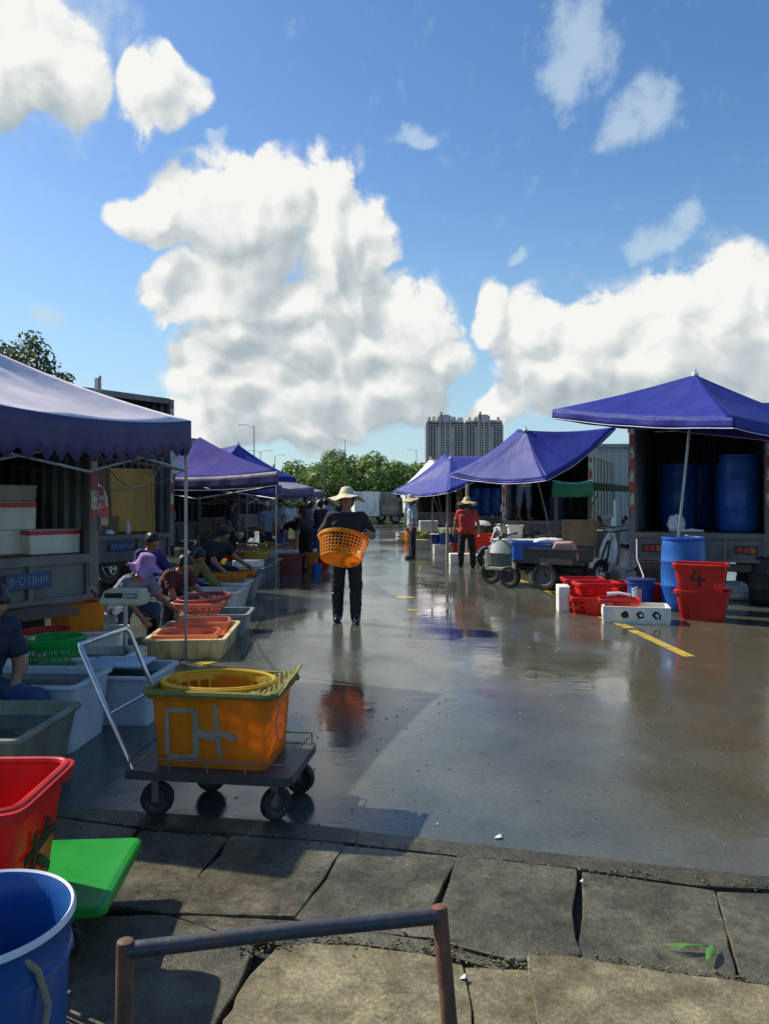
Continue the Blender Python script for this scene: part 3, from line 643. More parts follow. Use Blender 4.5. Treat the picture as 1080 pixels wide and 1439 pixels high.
# ------------------------------------------------------------------ people: one blended surface per body
def cap(a, b, ra, rb): return (np.array(a,float), np.array(b,float), ra, rb)
def field(prims, h, k=.035, clips=()):
    A = np.array([np.minimum(p[0],p[1])-max(p[2],p[3]) for p in prims]).min(0)-.03
    B = np.array([np.maximum(p[0],p[1])+max(p[2],p[3]) for p in prims]).max(0)+.03
    n = np.ceil((B-A)/h).astype(int)+1
    Fd = np.full(tuple(n), 1.0, dtype=np.float32)
    ax = [A[i]+h*np.arange(n[i]) for i in range(3)]
    for (a,b,ra,rb) in prims:
        m = max(ra,rb)+k+.05
        lo = np.maximum(0, np.floor((np.minimum(a,b)-m-A)/h).astype(int)); hi = np.minimum(n, np.ceil((np.maximum(a,b)+m-A)/h).astype(int)+1)
        X, Y, Z = np.meshgrid(ax[0][lo[0]:hi[0]], ax[1][lo[1]:hi[1]], ax[2][lo[2]:hi[2]], indexing='ij')
        d = b-a; L2 = max(1e-9, float(d@d)); px, py, pz = X-a[0], Y-a[1], Z-a[2]
        t = np.clip((px*d[0]+py*d[1]+pz*d[2])/L2, 0, 1)
        dist = np.sqrt((px-t*d[0])**2+(py-t*d[1])**2+(pz-t*d[2])**2) - (ra+(rb-ra)*t)
        S = Fd[lo[0]:hi[0], lo[1]:hi[1], lo[2]:hi[2]]
        kk = min(k, max(ra,rb)*.9)
        hh = np.clip(.5+.5*(S-dist)/kk, 0, 1)
        Fd[lo[0]:hi[0], lo[1]:hi[1], lo[2]:hi[2]] = S*(1-hh)+dist*hh - kk*hh*(1-hh)
    for (pt, nr) in clips:        # keep the side the normal points away from
        nr = np.array(nr,float); nr /= np.linalg.norm(nr); X, Y, Z = np.meshgrid(*ax, indexing='ij')
        Fd = np.maximum(Fd, (X-pt[0])*nr[0]+(Y-pt[1])*nr[1]+(Z-pt[2])*nr[2])
    return Fd, A, h
def nets(Fd, A, h):
    ins = Fd < 0
    c = np.zeros(tuple(s-1 for s in Fd.shape)+(3,)); cnt = np.zeros(tuple(s-1 for s in Fd.shape))
    sl = lambda o: tuple(slice(o[i], Fd.shape[i]-1+o[i]) for i in range(3))
    corners = [(i,j,k) for i in (0,1) for j in (0,1) for k in (0,1)]
    for a in corners:
        for axs in range(3):
            if a[axs] == 0:
                b = list(a); b[axs] = 1; b = tuple(b); fa, fb = Fd[sl(a)], Fd[sl(b)]; m = (fa<0) != (fb<0)
                t = np.where(m, fa/np.where(m, fa-fb, 1), 0)
                for q in range(3): c[...,q] += np.where(m, a[q]+(t if q==axs else 0), 0)
                cnt += m
    act = cnt > 0; idx = -np.ones(cnt.shape, int); idx[act] = np.arange(act.sum())
    pos = np.argwhere(act) + c[act]/cnt[act][:,None]; V = A + pos*h; Fq = []
    for axs in range(3):
        o1, o2 = [(1,2),(2,0),(0,1)][axs]
        s0 = [slice(1,-1)]*3; s0[axs] = slice(0,-1); s1 = [slice(1,-1)]*3; s1[axs] = slice(1,None)
        a, b = ins[tuple(s0)], ins[tuple(s1)]; w = np.argwhere(a != b)
        if not len(w): continue
        fl = a[tuple(w.T)]; base = w.copy(); base[:,o1] += 1; base[:,o2] += 1
        def g(d1,d2):
            q = base.copy(); q[:,o1] -= d1; q[:,o2] -= d2; return idx[tuple(q.T)]
        quad = np.stack([g(1,1), g(0,1), g(0,0), g(1,0)], 1); quad[~fl] = quad[~fl][:, ::-1]
        Fq.append(quad)
    return V, np.concatenate(Fq)
def sdf_obj(name, groups, m, parent=None, wr=0, ws=(7,7,14)):
    """groups: list of (prims, cell, blend, clips) meshed and joined into one object"""
    Vs, Fs, o = [], [], 0
    for (pr, h, k, cl) in groups:
        V, Q = nets(*field(pr, h, k, cl)); Vs.append(V); Fs.append(Q+o); o += len(V)
    V = np.concatenate(Vs); Q = np.concatenate(Fs); me = bpy.data.meshes.new(name)
    me.from_pydata(V.tolist(), [], Q.tolist()); me.validate()
    if wr:
        me.update(); nr = [v.normal.copy() for v in me.vertices]
        for v, n_ in zip(me.vertices, nr):
            q = Vector((v.co.x*ws[0], v.co.y*ws[1], v.co.z*ws[2])); v.co = v.co + n_*wr*(noise.noise(q)*1.2+.6*noise.noise(q*2.3+Vector((5,1,2))))
    return finish(name, me, m, parent, sharp=180, fixn=False)
def V3(*a): return np.array(a, float)
def unit(v): v = np.array(v,float); return v/np.linalg.norm(v)
def hand_prims(wr, fdir, thumb, nrm, curl=.9, s=1.0):
    """wrist, finger direction, thumb side, direction the fingers curl to"""
    f = unit(fdir); t = unit(np.array(thumb)-np.dot(thumb,f)*f); n = unit(np.cross(f,t)); n = n if np.dot(n, nrm) > 0 else -n
    P = [cap(wr, wr+f*.03*s, .024*s, .026*s)]
    for q in (-1,-.33,.33,1): P.append(cap(wr+f*.02*s+t*q*.018*s, wr+f*.085*s+t*q*.030*s, .016*s, .0135*s))
    G_ = []
    for q, L in ((1,.072),(.33,.080),(-.33,.075),(-1,.058)):
        p = wr+f*.085*s+t*q*.030*s; d = f.copy(); r0 = .0095*s; a = 0
        for seg, fr in enumerate((.45,.31,.24)):
            a += curl*(.55 if seg==0 else .75); d = f*math.cos(a)+n*math.sin(a); e = p+d*L*fr*s*1.05; G_.append(cap(p, e, r0, r0*.9)); p = e; r0 *= .9
    b = wr+f*.025*s+t*.024*s; d1 = unit(f*.6+t*.75+n*.35); e = b+d1*.045*s; G_.append(cap(b, e, .013*s, .0105*s)); d2 = unit(f*.85+t*.15+n*.6*curl); G_.append(cap(e, e+d2*.032*s, .0105*s, .0085*s))
    return P, G_

def person(label, loc, rz, H=1.7, pitch=0, yaw_head=0, headpitch=0, armL=((.25,-.1,-1),(.05,-.5,-1)), armR=((-.25,-.1,-1),(-.05,-.5,-1)),
           legL=((.06,0,-1),(.02,.02,-1)), legR=((-.06,0,-1),(-.02,.02,-1)), pelvis=None, shirt=None, trousers=None, hat=None, hair=True, sleeve=.62, boots=False, res=.018, curl=.8,
           group=None, shoes=None, pose_hands=None, bulk=1.0, longsleeve=False, barefoot=False, rolled=0, lean=0, bob=False):
    S = H/1.7; root = thing('person', label, 'person', loc, rz, group)
    up = unit((math.sin(lean), -math.sin(pitch), math.cos(pitch))); fw = unit((0,-math.cos(pitch),-math.sin(pitch))); X = unit(np.cross(up, -fw)) if True else None
    X = unit(np.cross(-fw, up)); X = X if X[0] > 0 else -X
    ll = [unit(v) for v in legL]; lr = [unit(v) for v in legR]; th, sh = .42*S, .41*S
    hipd = .09*S
    if pelvis is None:
        zl = -(ll[0]*th+ll[1]*sh)[2]; zr = -(lr[0]*th+lr[1]*sh)[2]; pz = max(zl,zr)+.085*S+.0
        pelvis = (0,0,pz)
    P = V3(*pelvis); hL = P+V3(hipd,0,-.0); hR = P-V3(hipd,0,0)
    kL = hL+ll[0]*th; aL = kL+ll[1]*sh; kR = hR+lr[0]*th; aR = hR+lr[0]*th+lr[1]*sh
    ch = P+up*.36*S; sL = P+up*.462*S+X*.168*S*bulk; sR = P+up*.462*S-X*.168*S*bulk; nk = P+up*.52*S
    uL = [unit(v) for v in armL]; uR = [unit(v) for v in armR]
    eL = sL+uL[0]*.285*S; wL = eL+uL[1]*.25*S; eR = sR+uR[0]*.285*S; wR = eR+uR[1]*.25*S
    hp = pitch+headpitch; hu = unit((math.sin(lean), -math.sin(hp), math.cos(hp))); hf0 = unit((0,-math.cos(hp),-math.sin(hp)))
    cy, sy = math.cos(yaw_head), math.sin(yaw_head); hx0 = unit(np.cross(hf0, hu)); hf = unit(hf0*cy + hx0*sy); hx = unit(np.cross(hf, hu))
    hc = nk+unit(up+hu)*.135*S
    b = bulk
    torso = [cap(P-X*.075*S*b, P+X*.075*S*b, .105*S*b, .105*S*b), cap(P+up*.02*S-X*.05*S, ch-X*.085*S*b, .10*S*b, .10*S*b), cap(P+up*.02*S+X*.05*S, ch+X*.085*S*b, .10*S*b, .10*S*b),
             cap(ch, nk-up*.03*S, .10*S, .06*S), cap(nk-up*.03*S, sL, .050*S, .044*S), cap(nk-up*.03*S, sR, .050*S, .044*S), cap(sL-X*.03, sR+X*.03, .046*S, .046*S), cap(ch+X*.10*S, sL-X*.02*S, .07*S, .058*S), cap(ch-X*.10*S, sR+X*.02*S, .07*S, .058*S)]
    neck = [cap(nk-up*.02*S, hc-hu*.04*S, .052*S, .05*S)]
    head = [cap(hc+hu*.035*S-hf*.015*S, hc+hu*.02*S+hf*.012*S, .088*S, .082*S), cap(hc+hf*.02*S, hc-hu*.07*S+hf*.045*S, .066*S, .040*S), cap(hc-hu*.02*S-hf*.03*S, hc-hu*.06*S-hf*.01*S,.06*S,.05*S),
            ]
    face = [cap(hc+hu*.012*S+hf*.088*S, hc-hu*.022*S+hf*.108*S, .009*S, .014*S), cap(hc-hu*.055*S+hf*.080*S-hx*.018*S, hc-hu*.055*S+hf*.080*S+hx*.018*S, .010*S,.010*S),
            cap(hc-hu*.068*S+hf*.078*S-hx*.012*S, hc-hu*.068*S+hf*.078*S+hx*.012*S, .010*S,.010*S), cap(hc+hu*.03*S+hf*.082*S-hx*.04*S, hc+hu*.03*S+hf*.082*S+hx*.04*S, .012*S,.012*S),
            cap(hc+hx*.082*S-hu*.0*S, hc+hx*.088*S-hu*.03*S-hf*.003, .014*S,.010*S), cap(hc-hx*.082*S, hc-hx*.088*S-hu*.03*S-hf*.003, .014*S,.010*S)]
    arms = [cap(sL,eL,.055*S,.043*S), cap(eL,wL,.042*S,.028*S), cap(sR,eR,.055*S,.043*S), cap(eR,wR,.042*S,.028*S)]
    b0, b = b, 1+(b-1)*.3
    legs = [cap(hL,kL,.085*S*b,.058*S), cap(kL+V3(0,.01,0),kL+ll[1]*sh*.35+V3(0,.012,0),.056*S,.058*S), cap(kL+ll[1]*sh*.3,aL,.055*S,.038*S), cap(hR,kR,.085*S*b,.058*S), cap(kR+V3(0,.01,0),kR+lr[1]*sh*.35+V3(0,.012,0),.056*S,.058*S), cap(kR+lr[1]*sh*.3,aR,.055*S,.038*S)]
    def foot(a, l, side):
        f = V3(0,-1,0) if abs(l[1][2]) > .5 else unit((l[1][0]*.3,-1,0)); z0 = a[2]-.05*S
        hh = V3(a[0],a[1],z0)
        return [cap(hh+V3(0,.035*S,0), hh+f*.10*S+V3(side*.008,0,-.004), .036*S,.036*S), cap(hh+f*.09*S+V3(side*.01,0,-.006), hh+f*.165*S+V3(side*.012,0,-.010), .034*S,.024*S), cap(a,hh,.038*S,.04*S)]
    fL = foot(aL, ll, 1); fR = foot(aR, lr, -1)
    ph = pose_hands or {}
    HL = hand_prims(wL, ph.get('fL', uL[1]), ph.get('tL', unit((-.3,-1,.1))), ph.get('nL', (-1,0,0)), curl, S); HR = hand_prims(wR, ph.get('fR', uR[1]), ph.get('tR', unit((.3,-1,.1))), ph.get('nR', (1,0,0)), curl, S)
    hres = min(res*.5, .0075)
    groups = [(torso+neck+head+face+arms+legs+fL+fR, res, .03, ()), (head+face+neck, hres*1.0, .016, ((nk+hu*.03, -hu),)), (HL[0]+HL[1]+[cap(eL*.15+wL*.85, wL, .029*S,.026*S)], hres, .008, ()), (HR[0]+HR[1]+[cap(eR*.15+wR*.85, wR, .029*S,.026*S)], hres, .008, ())]
    sdf_obj('body', groups, M['skin'], root)
    e = MB()
    for s in (-1,1):
        c = hc+hx*(s*.031*S)+hu*.008*S+hf*.081*S; e = MB(); e.lathe([(.001,-.011*S),(.008*S,-.008*S),(.012*S,0),(.008*S,.008*S),(.001,.011*S)], 10, c=tuple(c)); e.build('eye', M['black'], root)
    if shirt:
        g = .022
        def inf(ps, a): return [cap(p[0],p[1],p[2]+a,p[3]+a) for p in ps]
        st = inf(torso, g); sf = 1.0 if longsleeve else sleeve
        sl_ = []
        for (s0,e0,w0) in ((sL,eL,wL),(sR,eR,wR)):
            if longsleeve: sl_ += [cap(s0,e0,.055*S+g,.046*S+g), cap(e0,e0*.12+w0*.88,.045*S+g,.033*S+g)]
            else: sl_ += [cap(s0, s0+(e0-s0)*sf, .046*S+g, .050*S+g)]
        # clip: hem below pelvis; sleeve ends by flat cut
        body_g = (st, res*.8, .04, ((P-up*.075*S, -up), (nk+up*.0*S+hf*0, up+0)))
        gs = [body_g]
        for i,(s0,e0,w0) in enumerate(((sL,eL,wL),(sR,eR,wR))):
            dd = unit(w0-e0) if longsleeve else unit(e0-s0); pt = (e0*.12+w0*.88) if longsleeve else s0+(e0-s0)*(sf+.12)
            gs.append(((sl_[2*i:2*i+2] if longsleeve else sl_[i:i+1])+[cap(s0-X*(.05 if i==0 else -.05),s0,.050*S+g,.046*S+g)], res*.8, .03, ((pt, dd),)))
        sdf_obj('shirt', gs, shirt, root, wr=.010)
    if trousers:
        g = .017; cut = .10 if boots else .97
        ps = [cap(P-X*.075*S*b, P+X*.075*S*b, .105*S*b+g, .105*S*b+g), cap(P, P+up*.08*S, .11*S*b+g,.10*S*b+g)]
        LL = []
        for (h0,k0,a0,l0) in ((hL,kL,aL,ll),(hR,kR,aR,lr)):
            fr = 1-rolled
            LL.append([cap(h0,k0,.088*S*b+g,.066*S+g), cap(k0,k0+l0[1]*sh*fr*.97,.064*S+g,.054*S+g)])
        gs = [(ps+LL[0][:1]+LL[1][:1], res*.8, .035, ((P+up*.06*S, up),))]
        for q,(k0,l0) in zip(LL, ((kL,ll),(kR,lr))): gs.append((q, res*.8, .03, ((k0+l0[1]*sh*(1-rolled)*.97, l0[1]), (q[0][0]+(q[0][1]-q[0][0])*.25, -(q[0][1]-q[0][0])))))
        sdf_obj('trousers', gs, trousers, root, wr=.009, ws=(6,6,17))
    if not barefoot:
        for (k0,a0,l0,ft,sd) in ((kL,aL,ll,fL,1),(kR,aR,lr,fR,-1)):
            g = .012
            ps = [cap(p[0],p[1],p[2]+g,p[3]+g) for p in ft]; ps = [cap(p[0]+V3(0,0,.008),p[1]+V3(0,0,.008),p[2],p[3]) for p in ps]
            cl = [((a0[0],a0[1],a0[2]-.083*S), (0,0,-1))]
            if boots: ps += [cap(k0+l0[1]*sh*.22, a0, .064*S+.020,.050*S+.016)]; cl.append((k0+l0[1]*sh*.24, -l0[1]))
            else: cl.append((a0+V3(0,0,.015), (0,0,1)))
            sdf_obj('boot' if boots else 'shoe', [(ps, min(res*.7,.011), .025, cl)], shoes or M['wetrubber'], root)
    if hair:
        c = hc+hu*.038*S-hf*.018*S
        hp_ = [cap(c, c+hf*.018*S, .097*S,.092*S), cap(c-hf*.02*S, hc-hu*.045*S-hf*.035*S, .088*S,.062*S), cap(c+hx*.02, hc+hx*.058*S-hu*.01*S-hf*.015*S,.08*S,.036*S), cap(c-hx*.02, hc-hx*.058*S-hu*.01*S-hf*.015*S,.08*S,.036*S)]
        if bob: hp_ += [cap(hc-hf*.06*S, hc-hf*.05*S-hu*.11*S,.06*S,.05*S)]
        sdf_obj('hair', [(hp_, min(res*.6,.011), .03, ((hc+hf*.055*S+hu*.03*S, hf*.9-hu*.45),))], M['hair'], root, wr=.007, ws=(30,30,18))
    if hat:
        kind, hm = hat
        z = Vector(hu); x = Vector(hx); y = z.cross(x); mt = Matrix((x,y,z)).transposed().to_4x4()
        c = hc+hu*.065*S
        if kind == 'straw': pr = [(.001,.135),(.035,.133),(.066,.122),(.084,.092),(.098,.050),(.116,.022),(.15,.002),(.20,-.020),(.243,-.036),(.250,-.042),(.246,-.046),(.20,-.029),(.15,-.007),(.110,.012),(.09,.05),(.06,.108),(.001,.120)]
        elif kind == 'cone': pr = [(.001,.135),(.05,.118),(.09,.07),(.11,.03),(.15,.006),(.205,-.022),(.21,-.030),(.15,-.004),(.10,.02),(.05,.10),(.001,.12)]
        elif kind == 'flatstraw': pr = [(.001,.115),(.05,.11),(.078,.085),(.090,.03),(.11,.012),(.17,.0),(.225,-.020),(.245,-.035),(.24,-.040),(.17,-.009),(.10,.0),(.08,.06),(.04,.10),(.001,.105)]
        elif kind == 'ring': pr = [(.105,-.01),(.11,.03),(.14,.02),(.19,.002),(.20,-.01),(.19,-.012),(.14,.008),(.108,.0),(.10,-.01)]
        elif kind == 'cap': pr = [(.001,.085),(.05,.078),(.085,.045),(.102,-.01),(.106,-.03),(.10,-.03),(.08,.03),(.001,.07)]
        else: pr = [(.001,.125),(.06,.122),(.092,.105),(.108,.03),(.122,-.006),(.16,-.034),(.215,-.062),(.222,-.068),(.215,-.068),(.15,-.038),(.11,-.004),(.098,.05),(.001,.11)]
        pr = [(r*S, zz*S) for r, zz in pr]; hb = MB(); hb.lathe(pr, 48, c=tuple(c), mt=mt)
        if kind not in ('cap',):
            for i, v in enumerate(hb.v):
                q = Vector(v)-Vector(c); rr = (q-z*q.dot(z)).length
                if rr > .12: a = math.atan2(q.dot(x), q.dot(y)); am = (.035 if kind=='bucket' else .012)*(rr-.12)/.08; hb.v[i] = tuple(Vector(v)+z*(am*math.sin(a*3+H*9)+am*.5*math.sin(a*7)))
        o = hb.build('hat', hm, root, sharp=60)
        if kind in ('cone','straw','flatstraw'):
            bd = MB(); bd.lathe([(.110*S,.032*S),(.100*S,.052*S),(.096*S,.062*S)], 40, c=tuple(c), mt=mt)
            bd.build('band', M['straw'] if kind!='cone' else M['cwhite'], o, sharp=60)
    root['_dbg'] = 0; del root['_dbg']
    return root, dict(wL=wL, wR=wR, P=P, hc=hc, sL=sL, sR=sR)
# ------------------------------------------------------------------ camera, sun, sky
cam = bpy.data.cameras.new('camera'); co = bpy.data.objects.new('camera', cam); col.objects.link(co); scn.camera = co
co.location = (0,0,CAMZ); co.rotation_euler = (R(90),0,0)
cam.sensor_width = 36; cam.sensor_height = 36; cam.sensor_fit = 'AUTO'; cam.lens = 36*F/1439; cam.shift_y = -(719.5-HY)/1439; cam.clip_end = 5000; cam.clip_start = .05
SUN = Vector((-.80, .42, .80)).normalized()
sl = bpy.data.lights.new('sun','SUN'); sl.energy = 4.4; sl.angle = R(.55); sl.color = (1,.93,.79)
so = bpy.data.objects.new('sun', sl); col.objects.link(so); so.rotation_euler = SUN.to_track_quat('Z','Y').to_euler(); so.location = SUN*60
scn.view_settings.view_transform = 'Standard'; scn.view_settings.look = 'None'; scn.view_settings.exposure = 0.44; scn.view_settings.gamma = 1
scn.cycles.max_bounces = 8; scn.cycles.transparent_max_bounces = 8; scn.cycles.use_denoising = True
scn.cycles.sample_clamp_indirect = 8

w = bpy.data.worlds.new('World'); scn.world = w; w.use_nodes = True; nt = w.node_tree; nt.nodes.clear(); lk = nt.links
wo = N(nt,'ShaderNodeOutputWorld'); sky = N(nt,'ShaderNodeTexSky'); sky.sky_type = 'NISHITA'; sky.sun_disc = False
sky.sun_elevation = math.asin(SUN.z); sky.sun_rotation = math.atan2(SUN.x, SUN.y); sky.air_density = 1.0; sky.dust_density = .4; sky.ozone_density = 1.0; sky.altitude = 0
bg = N(nt,'ShaderNodeBackground'); bg.inputs[1].default_value = .112
hsv = N(nt,'ShaderNodeHueSaturation'); hsv.inputs['Saturation'].default_value = 1.26; hsv.inputs['Hue'].default_value = .503; lk.new(sky.outputs[0], hsv.inputs['Color']); lk.new(hsv.outputs[0], bg.inputs[0])

def P2(px, py):                # picture point -> (azimuth, elevation)
    x = (px-CX)/F; z = (HY-py)/F; az = math.atan(x); return az, math.atan(z*math.cos(az))
blobs = [(335,305,140,92,1),(235,312,80,48,1),(300,415,105,80,1),(395,285,80,75,1),(232,405,48,32,.85),(478,300,60,95,1),(515,330,55,80,1),(500,425,75,80,1),(570,470,95,90,1),(610,500,60,60,1),
         (340,545,130,75,1),(300,520,80,60,1),(440,570,150,80,1),(560,550,110,62,1),(300,600,110,55,1),(430,500,90,80,1),(355,385,95,85,1),(410,425,80,75,1),(330,470,80,60,1),(520,500,70,60,1),(455,360,60,80,1),
         (700,450,52,72,1),(765,470,80,90,1),(850,470,110,100,1),(950,450,110,100,1),(1030,430,100,110,1),(1080,400,80,70,1),(780,540,115,62,1),(950,530,180,90,1),(1120,470,120,140,1),(700,575,45,28,.8),
         (55,75,105,100,1),(-30,90,110,90,1),(95,110,60,50,.9),(222,128,75,62,.95),(205,100,40,40,.8),(212,175,34,40,.5),
         (1250,420,160,150,1),(1400,300,160,90,1),(-250,420,160,90,1),(-420,200,160,90,1),(650,605,40,22,.6),(430,610,120,30,.8)]
def field_group(detail=True):
    g = bpy.data.node_groups.new('cumulus_field' if detail else 'cumulus_mass','ShaderNodeTree')
    g.interface.new_socket('P', in_out='INPUT', socket_type='NodeSocketVector'); g.interface.new_socket('Field', in_out='OUTPUT', socket_type='NodeSocketFloat'); g.interface.new_socket('Shape', in_out='OUTPUT', socket_type='NodeSocketFloat'); g.interface.new_socket('Mid', in_out='OUTPUT', socket_type='NodeSocketFloat')
    gi = g.nodes.new('NodeGroupInput'); go = g.nodes.new('NodeGroupOutput'); L = g.links; last = None
    def nz(scale, det, ro, src):
        n = N(g,'ShaderNodeTexNoise'); n.noise_dimensions='2D'; n.inputs['Scale'].default_value=scale; n.inputs['Detail'].default_value=det; n.inputs['Roughness'].default_value=ro; L.new(src, n.inputs['Vector']); return n
    wn = nz(8, 3, .55, gi.outputs[0])
    ws = N(g,'ShaderNodeVectorMath', operation='SUBTRACT'); ws.inputs[1].default_value = (.5,.5,.5); L.new(wn.outputs['Color'], ws.inputs[0])
    wm = N(g,'ShaderNodeVectorMath', operation='MULTIPLY'); wm.inputs[1].default_value = (.085,.085,0); L.new(ws.outputs[0], wm.inputs[0])
    wa = N(g,'ShaderNodeVectorMath', operation='ADD'); L.new(gi.outputs[0], wa.inputs[0]); L.new(wm.outputs[0], wa.inputs[1])
    for (px,py,rx,ry,amp) in blobs:
        a, e = P2(px,py); sx, sy = F/rx, F/ry
        mp = N(g,'ShaderNodeMapping'); mp.inputs['Scale'].default_value = (sx, sy, 0); mp.inputs['Location'].default_value = (-a*sx, -e*sy, 0); L.new(wa.outputs[0], mp.inputs[0])
        gr = N(g,'ShaderNodeTexGradient'); gr.gradient_type = 'SPHERICAL'; L.new(mp.outputs[0], gr.inputs[0]); src = gr.outputs['Fac']
        if amp != 1:
            mu = N(g,'ShaderNodeMath', operation='MULTIPLY'); mu.inputs[1].default_value = amp; L.new(src, mu.inputs[0]); src = mu.outputs[0]
        if last is None: last = src
        else:
            mx = N(g,'ShaderNodeMath', operation='SMOOTH_MAX'); mx.inputs[2].default_value = .09; L.new(last, mx.inputs[0]); L.new(src, mx.inputs[1]); last = mx.outputs[0]
    sb_ = N(g,'ShaderNodeMapRange'); sb_.inputs['From Min'].default_value=.085; sb_.inputs['From Max'].default_value=1.0; L.new(last, sb_.inputs[0]); last = sb_.outputs[0]
    L.new(last, go.inputs[1])
    if not detail: return g
    det = None
    w2n = nz(45, 2, .5, gi.outputs[0]); w2s = N(g,'ShaderNodeVectorMath', operation='SUBTRACT'); w2s.inputs[1].default_value=(.5,.5,.5); L.new(w2n.outputs['Color'], w2s.inputs[0])
    w2m = N(g,'ShaderNodeVectorMath', operation='MULTIPLY'); w2m.inputs[1].default_value=(.018,.018,0); L.new(w2s.outputs[0], w2m.inputs[0])
    w2a = N(g,'ShaderNodeVectorMath', operation='ADD'); L.new(wa.outputs[0], w2a.inputs[0]); L.new(w2m.outputs[0], w2a.inputs[1])
    mid_ = nz(9, 4, .55, w2a.outputs[0]); mn_ = N(g,'ShaderNodeMath', operation='MULTIPLY_ADD'); mn_.inputs[1].default_value=.5; mn_.inputs[2].default_value=-.25; L.new(mid_.outputs['Fac'], mn_.inputs[0]); det = mn_.outputs[0]
    for sc, am in ((10,.34),(23,.28),(52,.16),(115,.08)):
        v = N(g,'ShaderNodeTexVoronoi', feature='F1'); v.voronoi_dimensions='2D'; v.inputs['Scale'].default_value = sc; L.new(w2a.outputs[0], v.inputs['Vector'])
        q = N(g,'ShaderNodeMath', operation='POWER'); q.inputs[1].default_value = 1.7; L.new(v.outputs['Distance'], q.inputs[0])
        m_ = N(g,'ShaderNodeMath', operation='MULTIPLY_ADD'); m_.inputs[1].default_value = -am; m_.inputs[2].default_value = am*.30; L.new(q.outputs[0], m_.inputs[0])
        a_ = N(g,'ShaderNodeMath', operation='ADD'); L.new(det, a_.inputs[0]); L.new(m_.outputs[0], a_.inputs[1]); det = a_.outputs[0]
        if sc == 52: ms_ = N(g,'ShaderNodeMath', operation='ADD'); L.new(det, ms_.inputs[0]); L.new(last, ms_.inputs[1]); L.new(ms_.outputs[0], go.inputs[2])
    n = nz(30, 10, .66, gi.outputs[0]); m_ = N(g,'ShaderNodeMath', operation='MULTIPLY_ADD'); m_.inputs[1].default_value = .62; m_.inputs[2].default_value = -.31; L.new(n.outputs['Fac'], m_.inputs[0])
    a_ = N(g,'ShaderNodeMath', operation='ADD'); L.new(det, a_.inputs[0]); L.new(m_.outputs[0], a_.inputs[1])
    k_ = N(g,'ShaderNodeMapRange'); k_.inputs['From Min'].default_value=.02; k_.inputs['From Max'].default_value=.22; L.new(last, k_.inputs[0])
    mm = N(g,'ShaderNodeMath', operation='MULTIPLY'); L.new(a_.outputs[0], mm.inputs[0]); L.new(k_.outputs[0], mm.inputs[1])
    b_ = N(g,'ShaderNodeMath', operation='ADD'); L.new(last, b_.inputs[0]); L.new(mm.outputs[0], b_.inputs[1]); L.new(b_.outputs[0], go.inputs[0])
    return g
fm = field_group(False)
fg = field_group()
tc = N(nt,'ShaderNodeTexCoord'); sx = N(nt,'ShaderNodeSeparateXYZ'); nrm = N(nt,'ShaderNodeVectorMath', operation='NORMALIZE'); lk.new(tc.outputs['Generated'], nrm.inputs[0]); lk.new(nrm.outputs[0], sx.inputs[0])
az = N(nt,'ShaderNodeMath', operation='ARCTAN2'); lk.new(sx.outputs[0], az.inputs[0]); lk.new(sx.outputs[1], az.inputs[1])
el = N(nt,'ShaderNodeMath', operation='ARCSINE'); lk.new(sx.outputs[2], el.inputs[0])
pv = N(nt,'ShaderNodeCombineXYZ'); lk.new(az.outputs[0], pv.inputs[0]); lk.new(el.outputs[0], pv.inputs[1])
g1 = nt.nodes.new('ShaderNodeGroup'); g1.node_tree = fg; lk.new(pv.outputs[0], g1.inputs[0])
sh = N(nt,'ShaderNodeVectorMath', operation='ADD'); sh.inputs[1].default_value = (-.012,.016,0); lk.new(pv.outputs[0], sh.inputs[0])
g2 = nt.nodes.new('ShaderNodeGroup'); g2.node_tree = fg; lk.new(sh.outputs[0], g2.inputs[0])
def MR(src, a, b, c=0, d=1, smooth=True):
    m_ = N(nt,'ShaderNodeMapRange'); m_.inputs['From Min'].default_value=a; m_.inputs['From Max'].default_value=b; m_.inputs['To Min'].default_value=c; m_.inputs['To Max'].default_value=d
    if smooth: m_.interpolation_type='SMOOTHSTEP'
    lk.new(src, m_.inputs[0]); return m_.outputs[0]
def MA(op, a, b):
    m_ = N(nt,'ShaderNodeMath', operation=op)
    for i, s in enumerate((a,b)):
        if isinstance(s,(int,float)): m_.inputs[i].default_value = s
        else: lk.new(s, m_.inputs[i])
    return m_.outputs[0]
dens = MR(g1.outputs[0], .00, .30)
diff = MA('SUBTRACT', g1.outputs[2], g2.outputs[2])
lit = MA('ADD', MR(diff, -.42, .34, 0, 1, False), MA('MULTIPLY', MA('SUBTRACT', MA('SUBTRACT', g1.outputs[0], g1.outputs[2]), 0.0), .55))
thick = MR(g1.outputs[1], .22, .95)
# flat grey undersides: cloud mass above the point
up = N(nt,'ShaderNodeVectorMath', operation='ADD'); up.inputs[1].default_value = (-.02,.075,0); lk.new(pv.outputs[0], up.inputs[0])
g3 = nt.nodes.new('ShaderNodeGroup'); g3.node_tree = fm; lk.new(up.outputs[0], g3.inputs[0])
under = MR(MA('SUBTRACT', g3.outputs[1], MA('MULTIPLY', g1.outputs[1], .35)), .08, .55)
shade = MA('MULTIPLY', MA('SUBTRACT', 1.0, MA('MULTIPLY', under, .42)), MA('ADD', .56, MA('MULTIPLY', lit, .62)))
cc = ramp(nt, shade, [(.30,(.46,.54,.59)),(.55,(.66,.72,.74)),(.78,(.88,.91,.90)),(1.0,(1.06,1.06,1.03))])
bc = N(nt,'ShaderNodeBackground'); lk.new(cc.outputs[0], bc.inputs[0]); bc.inputs[1].default_value = .64
